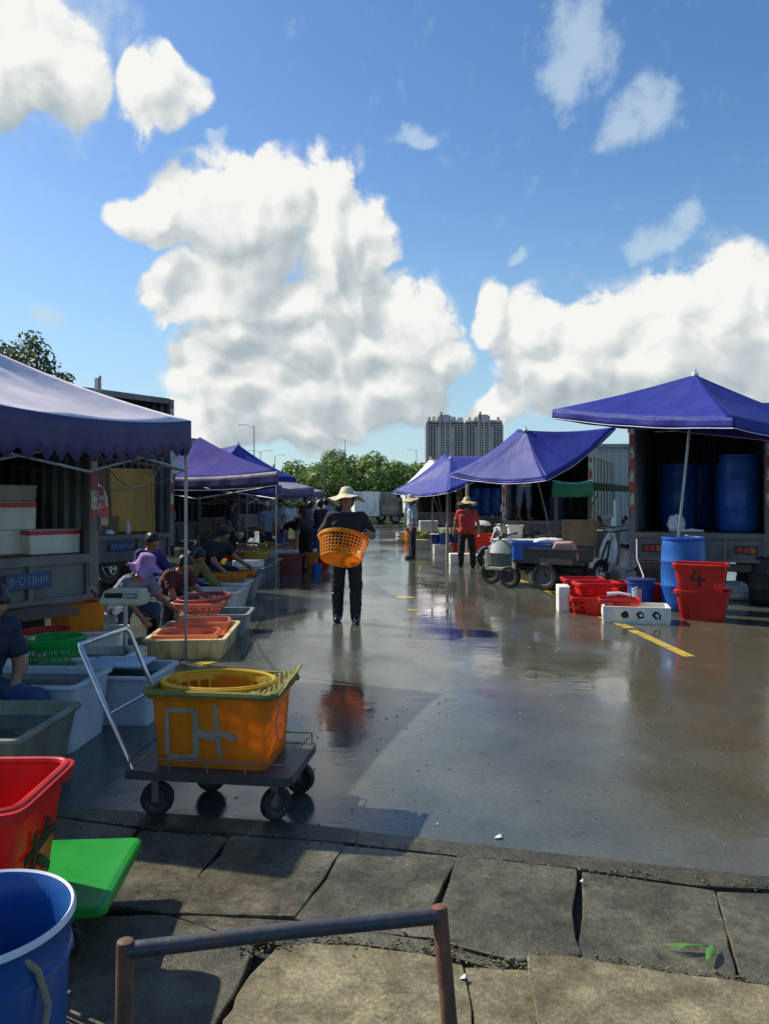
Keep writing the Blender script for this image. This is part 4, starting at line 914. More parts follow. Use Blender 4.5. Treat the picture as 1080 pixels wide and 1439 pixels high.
# thin veils
vb = [(810,70,75,78),(800,100,60,60),(905,150,62,48),(880,170,50,40),(925,335,80,30),(960,315,40,28),(585,385,18,12),(300,200,20,12),(80,455,30,16),(725,362,26,12),(590,190,60,20),(60,60,150,130)]
lastv = None
vn = N(nt,'ShaderNodeTexNoise'); vn.inputs['Scale'].default_value=12; vn.noise_dimensions='2D'; vn.inputs['Detail'].default_value=5; lk.new(pv.outputs[0], vn.inputs['Vector'])
vs_ = N(nt,'ShaderNodeVectorMath', operation='SUBTRACT'); vs_.inputs[1].default_value=(.5,.5,.5); lk.new(vn.outputs['Color'], vs_.inputs[0])
vm_ = N(nt,'ShaderNodeVectorMath', operation='MULTIPLY'); vm_.inputs[1].default_value=(.07,.07,0); lk.new(vs_.outputs[0], vm_.inputs[0])
va_ = N(nt,'ShaderNodeVectorMath', operation='ADD'); lk.new(pv.outputs[0], va_.inputs[0]); lk.new(vm_.outputs[0], va_.inputs[1])
for (px,py,rx,ry) in vb:
    a, e = P2(px,py); mp = N(nt,'ShaderNodeMapping'); mp.inputs['Scale'].default_value=(F/rx,F/ry,0); mp.inputs['Location'].default_value=(-a*F/rx,-e*F/ry,0); lk.new(va_.outputs[0], mp.inputs[0])
    gr = N(nt,'ShaderNodeTexGradient'); gr.gradient_type='SPHERICAL'; lk.new(mp.outputs[0], gr.inputs[0]); lastv = gr.outputs['Fac'] if lastv is None else MA('MAXIMUM', lastv, gr.outputs['Fac'])
vf = N(nt,'ShaderNodeTexNoise'); vf.inputs['Scale'].default_value=30; vf.noise_dimensions='2D'; vf.inputs['Detail'].default_value=8; vf.inputs['Roughness'].default_value=.6; lk.new(pv.outputs[0], vf.inputs['Vector'])
veil = MA('MULTIPLY', MR(MA('ADD', lastv, MA('MULTIPLY', MA('SUBTRACT', vf.outputs['Fac'], .5), 1.1)), .08, .80), .66)
# pale band low in the sky
haze = MA('MULTIPLY', MR(el.outputs[0], .42, -.02), .72)
m0 = N(nt,'ShaderNodeMixShader'); bh = N(nt,'ShaderNodeBackground'); bh.inputs[0].default_value=(.36,.60,.76,1); bh.inputs[1].default_value=.70; lk.new(haze, m0.inputs[0]); lk.new(bg.outputs[0], m0.inputs[1]); lk.new(bh.outputs[0], m0.inputs[2])
bv = N(nt,'ShaderNodeBackground'); bv.inputs[0].default_value=(.62,.76,.88,1); bv.inputs[1].default_value=.68
m1 = N(nt,'ShaderNodeMixShader'); lk.new(veil, m1.inputs[0]); lk.new(m0.outputs[0], m1.inputs[1]); lk.new(bv.outputs[0], m1.inputs[2])
m2 = N(nt,'ShaderNodeMixShader'); lk.new(dens, m2.inputs[0]); lk.new(m1.outputs[0], m2.inputs[1]); lk.new(bc.outputs[0], m2.inputs[2]); lk.new(m2.outputs[0], wo.inputs[0])
w.cycles.sampling_method = 'MANUAL'; w.cycles.sample_map_resolution = 512

# ------------------------------------------------------------------ ground
def poly_obj(name, pts, z0, z1, m, jitter=.0, kind='structure', lab=None, step=.05, parent=None, mb=None, dz=0, grow=0):
    """slab with a ragged outline"""
    out = []
    for i in range(len(pts)):
        a = Vector((*pts[i],0)); b = Vector((*pts[(i+1)%len(pts)],0)); L = (b-a).length; k = max(1, min(60, int(L/step)))
        n_ = Vector((-(b-a).y,(b-a).x,0)).normalized() if L else Vector()
        for j in range(k):
            q = a.lerp(b, j/k); q += n_*jitter*(noise.noise(Vector((q.x*7,q.y*7,3)))+.6*noise.noise(Vector((q.x*27,q.y*27,9)))); out.append(q)
    if grow:
        n0 = len(out); gg = []
        for i_, q in enumerate(out):
            t_ = (out[(i_+1)%n0]-out[i_-1]); nn = Vector((t_.y,-t_.x,0)); nn = nn.normalized() if nn.length > 1e-6 else nn; cc_ = sum(out, Vector())/n0; nn = nn if nn.dot(q-cc_) > 0 else -nn; gg.append(q+nn*grow)
        out = gg
    own = mb is None; mb = mb or MB(); c = sum(out, Vector())/len(out)
    ch_ = [.0035+.006*abs(noise.noise(Vector((q.x*31,q.y*31,1)))) for q in out]; top2 = [Vector((q.x,q.y,z1-k_*.6)) for q,k_ in zip(out,ch_)]; top = [Vector((q.x+(c.x-q.x)*min(.3,k_/max(.02,(c-q).length)),q.y+(c.y-q.y)*min(.3,k_/max(.02,(c-q).length)),z1)) for q,k_ in zip(out,ch_)]
    mb.loft([[Vector((q.x,q.y,z0)) for q in out], top2, top], False, True)
    if own: o = mb.build(name, m, parent, sharp=30); tag(o, lab, None, None, kind); return o
g = MB(); g.add([(-2600,-60,-.035),(2600,-60,-.035),(2600,3500,-.035),(-2600,3500,-.035)], [(0,1,2,3)]); tag(g.build('ground', M['dirt'], sharp=0), kind='structure')
# edge of the yard slab runs slantwise in front of the camera
eA = G(0,1128); eB = G(1080,1232); sl_ = (eB[1]-eA[1])/(eB[0]-eA[0]); edge = lambda x: eA[1]+(x-eA[0])*sl_
l = MB(); l.add([(-40,edge(-40),.0),(40,edge(40),.0),(300,edge(40),.0),(300,150,.0),(-300,150,.0),(-300,edge(-40),.0)], [(0,1,2,3,4,5)])
l.add([(-40,edge(-40),0),(40,edge(40),0),(40,edge(40),-.06),(-40,edge(-40),-.06)], [(0,1,2,3)])
tag(l.build('parking_lot', M['lot'], sharp=0), 'wet grey concrete market yard with brown silt and a mirror film of water', None, None, 'structure')
gp = lambda L: [G(x,y) for x,y in L]
k = MB()
for a,b in ((-900,-20),(-17,196),(199,500),(503,797),(800,1078),(1082,2200)):
    def yt(x): return np.interp(x, [-900,0,200,430,760,1080,2200],[1050,1131,1143,1161,1200,1236,1370])
    def yb(x): return np.interp(x, [-900,70,197,280,485,640,800,983,1080,2200],[1080,1146,1163,1167,1185,1202,1220,1246,1251,1400])
    xs = np.linspace(a,b,6); poly_obj('kerb', gp([(x,yt(x)) for x in xs]+[(x,yb(x)) for x in xs[::-1]]), -.06, .006+.004*random.random(), M['kerb'], .004, mb=k, grow=.008)
tag(k.build('kerb', M['kerb'], sharp=30), 'long flush concrete edging between the wet yard and the broken paving', None, None, 'structure')
pv_ = MB()
for L, z in (([(-700,1090),(60,1150),(190,1169),(120,1262),(-900,1300)],.004),
          ([(199,1170),(320,1178),(294,1207),(270,1238),(245,1284),(150,1271),(126,1264)],.0),
          ([(326,1178),(480,1190),(449,1240),(413,1289),(330,1286),(250,1284),(277,1240),(312,1206)],.006),
          ([(485,1191),(640,1207),(620,1240),(604,1275),(600,1317),(500,1305),(417,1291),(462,1238)],.0),
          ([(645,1208),(806,1226),(806,1245),(799,1285),(804,1322),(812,1344),(722,1352),(604,1320),(632,1252)],.008),
          ([(820,1228),(930,1244),(1000,1254),(1010,1290),(1029,1376),(900,1362),(815,1345),(822,1290)],.0),
          ([(1010,1258),(1100,1262),(1500,1310),(1600,1460),(1046,1381),(1022,1300)],.005)):
    poly_obj('p', gp(L), -.06, .006+z, M['slab'], .005, mb=pv_, grow=.011)
for L, z in (([(-900,1320),(80,1290),(240,1291),(355,1330),(340,1375),(296,1450),(250,1600),(-900,1700)],.0),
          ([(248,1288),(411,1296),(500,1310),(600,1324),(714,1358),(700,1364),(600,1340),(490,1325),(400,1330),(300,1306)],-.006)):
    poly_obj('p', gp(L), -.06, .010+z, M['slab'], .008, mb=pv_, grow=.006)
tag(pv_.build('paving', M['slab'], sharp=30), 'cracked and gapped damp paving slabs', None, None, 'structure')
sb = MB()
for L, z in (([(392,1336),(480,1331),(590,1346),(650,1362),(660,1440),(660,1700),(200,1800),(318,1440),(352,1376)],.0),
          ([(655,1362),(700,1368),(742,1366),(752,1420),(738,1500),(760,1800),(668,1800),(668,1440)],-.008),
          ([(742,1350),(800,1350),(850,1362),(905,1370),(1080,1393),(1700,1480),(1700,1900),(780,1800),(748,1500),(762,1430),(748,1380)],.004)):
    poly_obj('p', gp(L), -.06, .014+z, M['sandy'], .018, mb=sb, grow=.006)
tag(sb.build('broken_concrete', M['sandy'], sharp=30), 'sandy crumbling concrete in front of the slabs', None, None, 'structure')
# loose grit in the gaps
gr = MB()
for i in range(900):
    px, py = random.choice([(random.uniform(0,1080), 0), (random.uniform(330,760),1), (random.uniform(700,1080),2)])
    y = {0: np.interp(px,[0,200,500,800,1080],[1147,1164,1189,1224,1252])+random.gauss(0,3), 1: np.interp(px,[330,430,600,760],[1345,1322,1336,1364])+random.gauss(0,7), 2: np.interp(px,[700,815,1030,1080],[1358,1350,1382,1390])+random.gauss(0,6)}[py]
    x_, y_ = G(px,y); s = random.uniform(.0015,.006); zz = .012 if random.random()<.5 else 0
    gr.box((x_,y_,zz+s*.5), (s*2,s*1.6,s), Matrix.Rotation(random.uniform(0,6),4,(random.random(),random.random(),1)))
tag(gr.build('gravel', M['sandy'], sharp=0), 'fine grit and crumbs along the slab joints', None, None, 'stuff')
mk = MB()
def strip(px0,py0,px1,py1,wd,z=.004,k=8):
    a = Vector((*G(px0,py0),0)); b = Vector((*G(px1,py1),0)); n_ = Vector((-(b-a).y,(b-a).x,0)).normalized()*wd/2
    L = []; 
    for i in range(k+1): L.append(a.lerp(b,i/k)+n_*(1+.25*noise.noise(Vector((i,px0,0)))))
    for i in range(k,-1,-1): L.append(a.lerp(b,i/k)-n_*(1+.25*noise.noise(Vector((i,px0,5)))))
    mb_ = mk; mb_.add([(v.x,v.y,z) for v in L], [tuple(range(len(L)))])
strip(888,886,968,923,.13); strip(846,867,884,883,.14); strip(775,832,832,860,.12); strip(706,806,782,836,.12); strip(640,776,700,804,.12)
strip(556,838,576,841,.26,k=3); strip(572,857,590,858,.13,k=3); strip(278,934,310,927,.14,k=3)
tag(mk.build('road_marking', M['paint'], sharp=0), 'worn yellow paint line and dashes', None, None, 'structure')

# ------------------------------------------------------------------ far setting
def leaves(name, centers, n, size, m, parent=None, seed=1, squash=.8, shell=.5):
    rng = np.random.default_rng(seed); C = np.array([c[:3] for c in centers]); Rr = np.array([c[3] for c in centers]); wts = Rr**2; wts = wts/wts.sum()
    idx = rng.choice(len(C), n, p=wts); d = rng.normal(size=(n,3)); d /= np.linalg.norm(d,axis=1)[:,None]; rad = (shell+(1-shell)*rng.random(n)**.5)
    P = C[idx]+d*(Rr[idx]*rad)[:,None]*np.array([1,1,squash]); nrm = d+rng.normal(size=(n,3))*.55+np.array([0,0,.35]); nrm /= np.linalg.norm(nrm,axis=1)[:,None]
    t = np.cross(nrm, rng.normal(size=(n,3))); t /= np.linalg.norm(t,axis=1)[:,None]; b = np.cross(nrm,t); s = size*(.6+.8*rng.random(n))[:,None]
    V = np.stack([P-t*s*.5, P+b*s*.28+nrm*s*.08, P+t*s*.6, P-b*s*.28+nrm*s*.08],1).reshape(-1,3)
    me = bpy.data.meshes.new(name); me.vertices.add(4*n); me.vertices.foreach_set('co', V.ravel()); me.loops.add(4*n); me.loops.foreach_set('vertex_index', np.arange(4*n)); me.polygons.add(n); me.polygons.foreach_set('loop_start', np.arange(n)*4)
    me.update(); me.validate(); return finish(name, me, m, parent, sharp=0, fixn=False)
# mangrove wood far behind the yard
rng = np.random.default_rng(5); cs = []
outl = [(-420,690),(-200,665),(-60,672),(60,668),(200,672),(330,672),(405,660),(430,648),(455,640),(475,634),(500,640),(520,631),(540,645),(560,650),(585,646),(610,655),(660,660),(740,664),(860,668),(1000,662),(1200,668),(1500,672)]
for D in (112,122,134):
    for px in np.arange(-450,1500,13):
        y = np.interp(px,[o[0] for o in outl],[o[1] for o in outl])+rng.normal()*4+(134-D)*.35; top = 1.65+(HY-y)/F*D; X = (px-CX)/F*D
        z = top-1.2
        while z > .4:
            r = rng.uniform(1.0,2.0); cs.append((X+rng.normal()*1.2, D+rng.normal()*2.5, z, r)); z -= r*1.15
o = leaves('mangrove_wood', cs, 190000, .52, M['leafwood'], seed=3, squash=.85, shell=.35); tag(o, 'dense band of green mangrove wood behind the market yard', None, None, 'stuff')
# tree over the left canopy
def tree(label, base, h, crown, n, leafsize, seed, group=None):
    rs = random.Random(seed); root = thing('tree', label, 'tree', base, 0, group); t = MB(); t.tube([(0,0,-.1),(.1,.05,h*.25),(.0,.2,h*.5),(.25,.1,h*.72),(.3,0,h*.9)], [.24,.20,.16,.09,.03], 10)
    for c in crown:
        z0 = h*rs.uniform(.35,.65); t.tube([(0.05,.1,z0), (c[0]*.5+rs.uniform(-.2,.2),c[1]*.5,(z0+c[2])/2+.25), (c[0],c[1],c[2])], [.07,.045,.012], 7)
    t.build('trunk', M['bark'], root); leaves('crown', crown, n, leafsize, M['leaftree'], root, seed, .75, .3); return root
tx, ty, _ = W(25,560,26)
cr = []
def px2(px,py,D,r): x,y,z = W(px,py,D); return (x-tx, y-ty, z, r)
for a in ((45,478,26,.45),(40,492,26,.6),(30,505,26.3,.7),(5,500,25.6,.75),(-30,495,26.5,1.0),(-70,480,26,1.2),(62,500,26.2,.42),(50,515,25.5,.6),(70,528,26,.5),(85,535,26.5,.4),(95,532,26.2,.33),(20,525,26,.8),(-10,530,26.6,.9),(58,488,26.4,.3),(75,512,26.1,.25)): cr.append(px2(*a))
tree('broadleaf tree with thin open twigs behind the pale left canopy', (tx,ty,0), 7.0, cr, 2700, .16, 4)

# apartment towers
def tower():
    D = 900; xl = (598-CX)/F*D; xr = (707-CX)/F*D; Wd = xr-xl; ztop = 1.65+(HY-592)/F*D; dep = 22; root = thing('apartment_building', 'wide high rise apartment block in two joined slabs far behind the parasols', 'building', ((xl+xr)/2, D, -1), R(-2))
    fl = 32; fh = ztop/fl; half = Wd/2; core = MB(); core.box((0,dep/2+2,ztop/2), (Wd-6,dep,ztop)); core.build('wall', M['tower'], root, sharp=0)
    # each slab: bands of floors with dark openings, plus two pale piers with stacked windows
    SP, WN, ST = [], [], []
    for s in (-1,1):
        cx = s*half*.5; w_ = half*.98; b = MB()
        b.box((cx, 1.9, ztop/2-2), (w_*.5, 1.6, ztop-6)); b.build('stair_tower', M['tower'], root, sharp=0)
        for f in range(fl-1,-1,-1):
            z = f*fh+fh*.55
            for x0, x1 in ((-.48,-.16),(.16,.48)):
                SP.append(((cx+(x0+x1)/2*w_, 1.0, z-fh*.42), ((x1-x0)*w_, 1.4, fh*.20))); WN.append(((cx+(x0+x1)/2*w_, 1.55, z+fh*.08), ((x1-x0)*w_, .3, fh*.72)))
            for x in (-.10,-.035,.055,.115): ST.append(((cx+x*w_, .95, z+fh*.05), (w_*.040, .5, fh*.56)))
        pi = MB()
        for x in (-.485,-.40,-.32,-.24,-.155,.155,.24,.32,.40,.485): pi.box((cx+x*w_, .75, ztop/2-1), (.8 if abs(x)<.45 else 1.4, 1.6, ztop-4))
        for x in (-.135,.0,.135): pi.box((cx+x*w_, .7, ztop/2), (1.5, 1.4, ztop+2))
        pi.build('pier', M['tower'], root, sharp=0)
        rf = MB(); rs = random.Random(3+s)
        rf.box((cx,dep/2+1,ztop+1.2), (w_*.96,dep*.8,2.6)); rf.box((cx-.03*w_,6,ztop+4.5), (w_*.26,9,9)); rf.box((cx-.10*w_,3.5,ztop+6.5), (2.6,4,12)); rf.box((cx+.10*w_,7,ztop+4), (w_*.12,8,8))
        for i in range(12):
            x = cx-w_*.46+i*w_*.92/11; hh = 2.0+1.6*(1-abs(2*(i/11)-1)); rf.box((x, 1.5, ztop+hh/2), (1.1,1.1,hh))
        for i in range(10): rf.box((cx+rs.uniform(-.45,.45)*w_, rs.uniform(2,9), ztop+3.2+rs.uniform(0,1)), (rs.uniform(2,4),3,rs.uniform(4,7)))
        rf.build('roof', M['tower'], root, sharp=0)
    for nm, L_, m_ in (('balcony',SP,'tower'),('window',WN,'towerglass'),('stair_window',ST,'towerglass')):
        L_.sort(key=lambda a: -a[0][2])
        for c_, d_ in L_[:100]: q = MB(); q.box(c_, d_); q.build(nm, M[m_], root, sharp=0)
        q = MB()
        for c_, d_ in L_[100:]: q.box(c_, d_)
        q.build(nm, M[m_], root, sharp=0)['kind'] = 'stuff'
    en = MB(); en.box((-half+1.6,dep/2+1,ztop/2), (3.0,dep+1,ztop+1)); en.box((-half+.2,dep/2-4,ztop/2-1),(1.6,5,ztop-2)); en.build('end_wall', M['towerlight'], root, sharp=0)
    return root
tower()

def lamp(label, px, ytop, D, arm=-1, double=False, m='greysteel', hh=None):
    x, y, z = W(px, ytop, D); root = thing('street_lamp', label, 'street lamp', (x,y,0), 0, 'street lamps beyond the yard'); p = MB(); p.tube([(0,0,0),(0,0,z*.5),(0,0,z)], [.08,.06,.035], 8); p.build('pole', M[m], root)
    for s in ((-1,1) if double else (arm,)):
        a = MB(); a.tube([(0,0,z-.25),(s*.6,0,z+.05),(s*1.1,0,z+.08)], .022, 6); q = a.build('arm', M[m], root); h = MB(); h.box((s*1.3,0,z+.07),(.5,.2,.07)); bevel(h.build('lamp_head', M['white'], q, sharp=0), .03)
    return root
lamp('tall thin single arm street lamp leftmost above the blue canopies', 357, 598, 75, -1)
lamp('distant double arm street lamp just right of the tallest lamp pole', 366, 634, 95, -1, True)
lamp('distant short lamp above the ridge of the blue canopies', 386, 640, 110, 1)
lamp('pale green lamp pole standing in front of the mangrove wood', 455, 641, 60, 1, m='teal')
lamp('street lamp rising out of the middle of the mangrove wood', 485, 617, 105, -1)
lamp('thin lamp at the right end of the mangrove wood', 585, 632, 120, -1)

# corrugated shed on the right
sd = thing('corrugated_shed', 'grey corrugated metal shed behind the right hand trucks', 'shed', (8.2,31,0))
b = MB(); corrugated(b, (0,0), (5.2,0), 0, 3.72, .05, .26); b.build('wall', M['corr'], sd, sharp=0)
b = MB(); corrugated(b, (-1.35,-.2), (-.02,-.2), 0, 3.55, .05, .26); b.build('side_panel', M['greysteel'], sd, sharp=0)
b = MB(); b.box((1.9,3,3.80),(7,6.4,.06)); b.box((1.9,-.12,3.76),(7,.08,.12)); b.box((1.9,6,1.8),(6.6,.1,3.6)); b.build('roof', M['corr'], sd, sharp=0)
# ------------------------------------------------------------------ canopies on the left
C0 = (-1.95,7.75)
def square(c0, d, L): 
    d = Vector(d).normalized(); p = Vector((-abs(d.y), abs(d.x))) if d.y < 0 else Vector((-d.y,d.x)); c0 = Vector(c0); return [tuple(c0), tuple(c0+d*L), tuple(c0+d*L+p*L), tuple(c0+p*L)]
popup('lilac canopy, pale sheen painted in, with a scalloped purple valance, nearest on the left', [(-1.95,7.75,2.43),(-2.69,4.50,2.29),(-5.85,5.25,2.3),(-5.17,8.48,2.43)], 3.18, 2.43, M['lilac'], M['purple'], seed=1, vh=.34, scallop=.08)
popup('purple canopy with a deep straight dark valance, second along the left side', [(-1.93,13.9),(-2.28,16.5),(-5.95,18.4),(-5.4,16.1)], 2.94, 2.14, M['plumroof'], M['purple'], scallop=0, nopole=(1,), seed=2, vh=.26, sag=.12)
popup('low grey canopy beyond the tall blue one on the left', square((-2.2,24.0),(-.22,-.97),3.6), 2.75, 1.98, M['greytarp'], M['purple'], scallop=0, seed=4, vh=.25)
popup('small blue purple canopy tucked under the eave of the tall blue one', square((-2.75,20.6),(-.2,-.97),2.4), 2.45, 1.99, M['indigo'], M['indigo'], scallop=0, seed=5, vh=.18)
popup('farthest small grey purple canopy on the left', square((-2.45,31.5),(-.22,-.97),3.6), 2.55, 1.95, M['greytarp'], M['purple'], scallop=0, seed=6, vh=.22)
parasol('tall blue canopy parasol with a bright lit face, behind the purple canopy on the left', [(-2.02,17.6,2.10),(-3.6,16.2,2.30),(-5.0,18.2,2.75),(-3.3,19.6,2.55)], (-3.42,18.0,2.90), M['indigo'], (-3.4,18.0,0), vh=.10, seed=7, group='parasols over the stalls')
# parasols on the right
parasol('big royal blue parasol standing in the blue barrel, nearest on the right', [(2.50,11.45,2.97),(4.20,9.25,2.62),(6.45,10.75,2.55),(4.75,13.0,2.95)], (4.50,11.15,3.44), M['indigo'], (4.32,11.35,.95), vh=.13, sag=.05, esag=.05, group='parasols over the stalls', seed=11, pm=M['steel'])
parasol('violet blue parasol tipped steeply, over the person standing on the truck deck', [(1.36,16.0,2.16),(2.98,14.2,2.02),(4.50,15.0,3.04),(2.95,17.0,3.18)], (2.80,15.3,3.0), M['indigo'], (3.75,16.3,0), vh=.05, sag=.10, esag=.10, group='parasols over the stalls', seed=13)
parasol('blue parasol with a white upper edge, farthest on the right in front of the towers', [(.28,24.5,1.88),(1.78,21.6,1.86),(4.0,22.6,3.02),(1.95,25.6,3.10)], (2.0,23.4,2.86), M['indigo'], (2.05,23.6,0), vh=.07, sag=.10, esag=.10, group='parasols over the stalls', seed=17)
parasol('pale parasol peeping out behind the farthest blue one on the right', [(.6,29.5,2.0),(2.6,27.0,2.0),(4.5,29.2,2.5),(2.2,31.5,2.6)], (1.75,29.2,3.15), M['lilac'], (2.4,29.3,0), vh=.1, group='parasols over the stalls', seed=19)

# ------------------------------------------------------------------ trucks
AL = math.atan2(.8,.6)
truck('grey box truck nearest on the left, white foam boxes with red tape on its deck', (-2.93,7.72), AL, plate=('B·D184R', .36), top=2.5, lights=False, pz=.22)
truck('box truck with mustard yellow boards inside, behind the lilac hatted person', (-3.89,14.0), AL+.05, w=2.3, deck=1.03, top=3.44, plate=('粤B·B04LA', .04), lights=False, pz=.20)
truck('box truck behind the lilac canopy corner, its inside dark with a blue drum', (-4.49,18.6), AL+.05, top=3.07, lights=False)
truck('dark box truck under the tall blue parasol on the left', (-4.6,23.0), AL+.05, top=2.6)
truck('box truck beyond the low grey canopy on the left', (-4.0,27.5), AL+.05, top=2.5)
AR = math.atan2(-.39,.92)
truck('near right box truck under the big royal blue parasol, blue drums inside', (4.05+2.02*.92,12.6-2.02*.39), AR, w=2.02, top=3.10, L=4.6)
truck('box truck with a person standing on its deck under the tipped violet parasol', (2.95+2.1*.92,19.0-2.1*.39), AR, post=M['cream'], top=2.75)
truck('box truck on the right loaded with upright blue drums, behind the red shirted person', (2.35+2.1*.92,24.6-2.1*.39), AR, post=M['bamboo'], top=2.7)
truck('dark box truck farthest right behind the blue parasol with the white edge', (1.3+2.1*.92,30.5-2.1*.39), AR, top=2.6)
# pale truck at the end of the yard
vt = thing('box_van', 'small white box van parked across the far end of the yard', 'van', (-.2,50,0), R(-6))
b = MB(); b.box((-1.0,1.6,1.28),(1.7,3.4,1.60)); b.build('cargo_box', M['white'], vt, sharp=0)
vt.rotation_euler = (0,0,R(20)); b = MB(); b.box((.75,.2,1.05),(1.75,1.0,1.1)); b.box((.6,1.9,1.3),(1.5,2.4,1.5)); bevel(b.build('cab', M['greysteel'], vt, sharp=0), .08); b = MB(); b.box((.75,-.32,1.45),(1.4,.06,.5)); b.build('windscreen', M['glassdark'], vt, sharp=0)
for x in (-1.4,.9): wheel(vt, (x,-.1,.36), .36,.22,'Y'); wheel(vt, (x,2.6,.36), .36,.22,'Y')
vt2 = thing('box_truck', 'dark open backed truck at the far end of the yard beside the white van', 'truck', (1.35,52,0), R(-4))
b = MB(); b.box((-.62,1.5,1.45),(.06,3,1.5)); b.box((.62,1.5,1.45),(.06,3,1.5)); b.box((0,1.5,2.22),(1.3,3,.05)); b.box((0,3,1.45),(1.3,.06,1.5)); b.build('cargo_box', M['greysteel'], vt2, sharp=0)
b = MB(); b.box((0,1.5,.66),(1.3,3.1,.1)); b.box((0,-.02,.5),(1.3,.08,.25)); b.build('deck', M['darksteel'], vt2, sharp=0)
for x in (-.5,.5): wheel(vt2,(x,.6,.33),.33,.2,'X')
vt3 = thing('box_truck', 'white truck side half hidden behind the hat of the blue shirted man', 'truck', (2.1,48,0), R(4))
b = MB(); b.box((-.3,1.6,1.35),(1.0,3,1.3)); b.build('cargo_box', M['white'], vt3, sharp=0); b = MB(); b.box((.0,.2,.75),(1.6,1.0,.5)); b.build('flatbed', M['greysteel'], vt3, sharp=0)
for x in (-.5,.5): wheel(vt3,(x,.6,.33),.33,.2,'X')

# load on the left decks. deck frame of a truck -> world
def on(tr_corner, ang, w, x, y): 
    ux = Vector((math.cos(ang),math.sin(ang))); uy = Vector((-ux.y,ux.x)); c = Vector(tr_corner)-ux*w/2; return c+ux*x+uy*y
GA = 'foam boxes on the deck of the nearest left truck'
def onA(x,y): return on((-2.93,7.72),AL,2.1,x+.17,y)
D0 = 1.105
def fb(lab,x,y,z,w_,d_,h_,**k): p = onA(x,y); return foam_box('foam_box', lab, (p.x,p.y,z), w_,d_,h_, AL-.1 if 'rz' not in k else k.pop('rz'), group=GA, **k)
fb('white foam box with red taped lid at the deck edge of the nearest left truck', .60,.36,D0,.52,.42,.235,band=True)
fb('foam box with red taped lid, one row up and left of the deck edge box', .22,.58,D0+.24,.60,.42,.27,band=True)
fb('plain dirty foam box under the upper red taped one', .20,.60,D0,.58,.42,.235)
fb('long pale foam box on top of the stack in the nearest left truck', .45,1.0,D0+.52,.62,.40,.16)
fb('second pale foam box on the top row, left of the long one', -.22,.98,D0+.52,.62,.40,.16)
fb('foam box deep in the nearest left truck carrying the top row', .30,1.06,D0,.66,.42,.255)
fb('middle foam box deep in the nearest left truck', .30,1.06,D0+.26,.66,.42,.255)
fb('red taped foam box at the left edge of the deck, partly out of view', -.55,.45,D0,.60,.42,.27,band=True)
fb('red taped foam box stacked on the one at the left edge', -.55,.50,D0+.275,.60,.42,.27,band=True)
p = onA(-.3,2.2); barrel('blue drum lying far inside the nearest left truck', (p.x,p.y,D0), group='blue drums inside the trucks')
cB = (-3.89,14.0); onB = lambda x,y: on(cB,AL+.05,2.3,x,y)
def board(lab, cn, p, z, w_, h_, m, rz, tilt=-6, t=.03):
    o = thing('board', lab, 'board', (p.x,p.y,z), 0, None, (R(tilt),0,rz)); b = MB(); b.box((0,0,h_/2),(w_,t,h_)); bevel(b.build('panel', m, o, sharp=0), .006)
    b = MB(); 
    for x in (-w_*.5+.03, w_*.5-.03): b.box((x,-t*.5-.012,h_/2),(.04,.02,h_-.02))
    b.box((0,-t*.5-.012,.04),(w_-.12,.02,.05)); b.box((0,-t*.5-.012,h_-.04),(w_-.12,.02,.05)); b.build('edging', m, o, sharp=0); return o
board('upright mustard yellow board in the second left truck, brighter right one', 0, onB(.72,.50), 1.035, .80,1.16, M['mustard'], AL-.35)
board('browner yellow board beside the mustard one in the second left truck', 0, onB(-.10,.70), 1.035, .95,1.14, M['brownboard'], AL-.1)
foam_box('wooden_crate', 'dark brown crate in front of the brown board', (*onB(-.25,.30),1.035), .75,.4,.30, AL, m=M['brownboard'])['category'] = 'crate'
def bottle(lab, loc, m, h=.24):
    o = MB(); o.lathe([(.001,0),(.035,0),(.038,h*.1),(.038,h*.6),(.015,h*.8),(.015,h*.94),(.018,h*.95),(.018,h),(.001,h)], 16); o = o.build('bottle', m, None, loc=loc); return tag(o, lab, 'bottle')
bottle('white plastic bottle standing on the tail edge of the second left truck', (*onB(.30,.10),1.035), M['paper'])
# crumpled bags
def bag(lab, loc, sx, sy, sz, m, seed, rz=0, name='plastic_bag', cat='bag', lump=.35, group=None):
    bm = bmesh.new(); bmesh.ops.create_icosphere(bm, subdivisions=4, radius=1)
    for v in bm.verts:
        n_ = noise.noise(v.co*1.7+Vector((seed,0,0)))*lump + abs(noise.noise(v.co*4+Vector((0,seed,0))))*lump*.6; v.co *= 1+n_
        v.co = Vector((v.co.x*sx, v.co.y*sy, max(-.62,v.co.z)*sz+.62*sz))
    me = bpy.data.meshes.new(name); bm.to_mesh(me); bm.free(); o = finish(name, me, m, None, loc, (0,0,rz), 60); return tag(o, lab, cat, group)
def bagmat():
    m, nt, nd, lk = newmat('red_white_bag'); out = N(nt,'ShaderNodeOutputMaterial'); p = N(nt,'ShaderNodeBsdfPrincipled'); tc = N(nt,'ShaderNodeTexCoord'); n = N(nt,'ShaderNodeTexNoise'); n.inputs['Scale'].default_value=11; n.inputs['Detail'].default_value=4
    lk.new(tc.outputs['Object'], n.inputs['Vector']); r = ramp(nt, n.outputs['Fac'], [(.46,(.5,.06,.05)),(.54,(.5,.42,.34))]); lk.new(r.outputs[0], p.inputs['Base Color']); p.inputs['Roughness'].default_value=.35; lk.new(p.outputs[0], out.inputs[0]); return m
M['bagred'] = bagmat()
bag('crumpled red and white plastic bag hanging at the post between the left trucks', (-3.06,8.15,1.36), .13,.13,.24, M['bagred'], 3)
bag('small white crumpled bag on the tail edge of the second left truck', (*onB(-.10,.08),1.035), .07,.06,.05, M['paper'], 5)
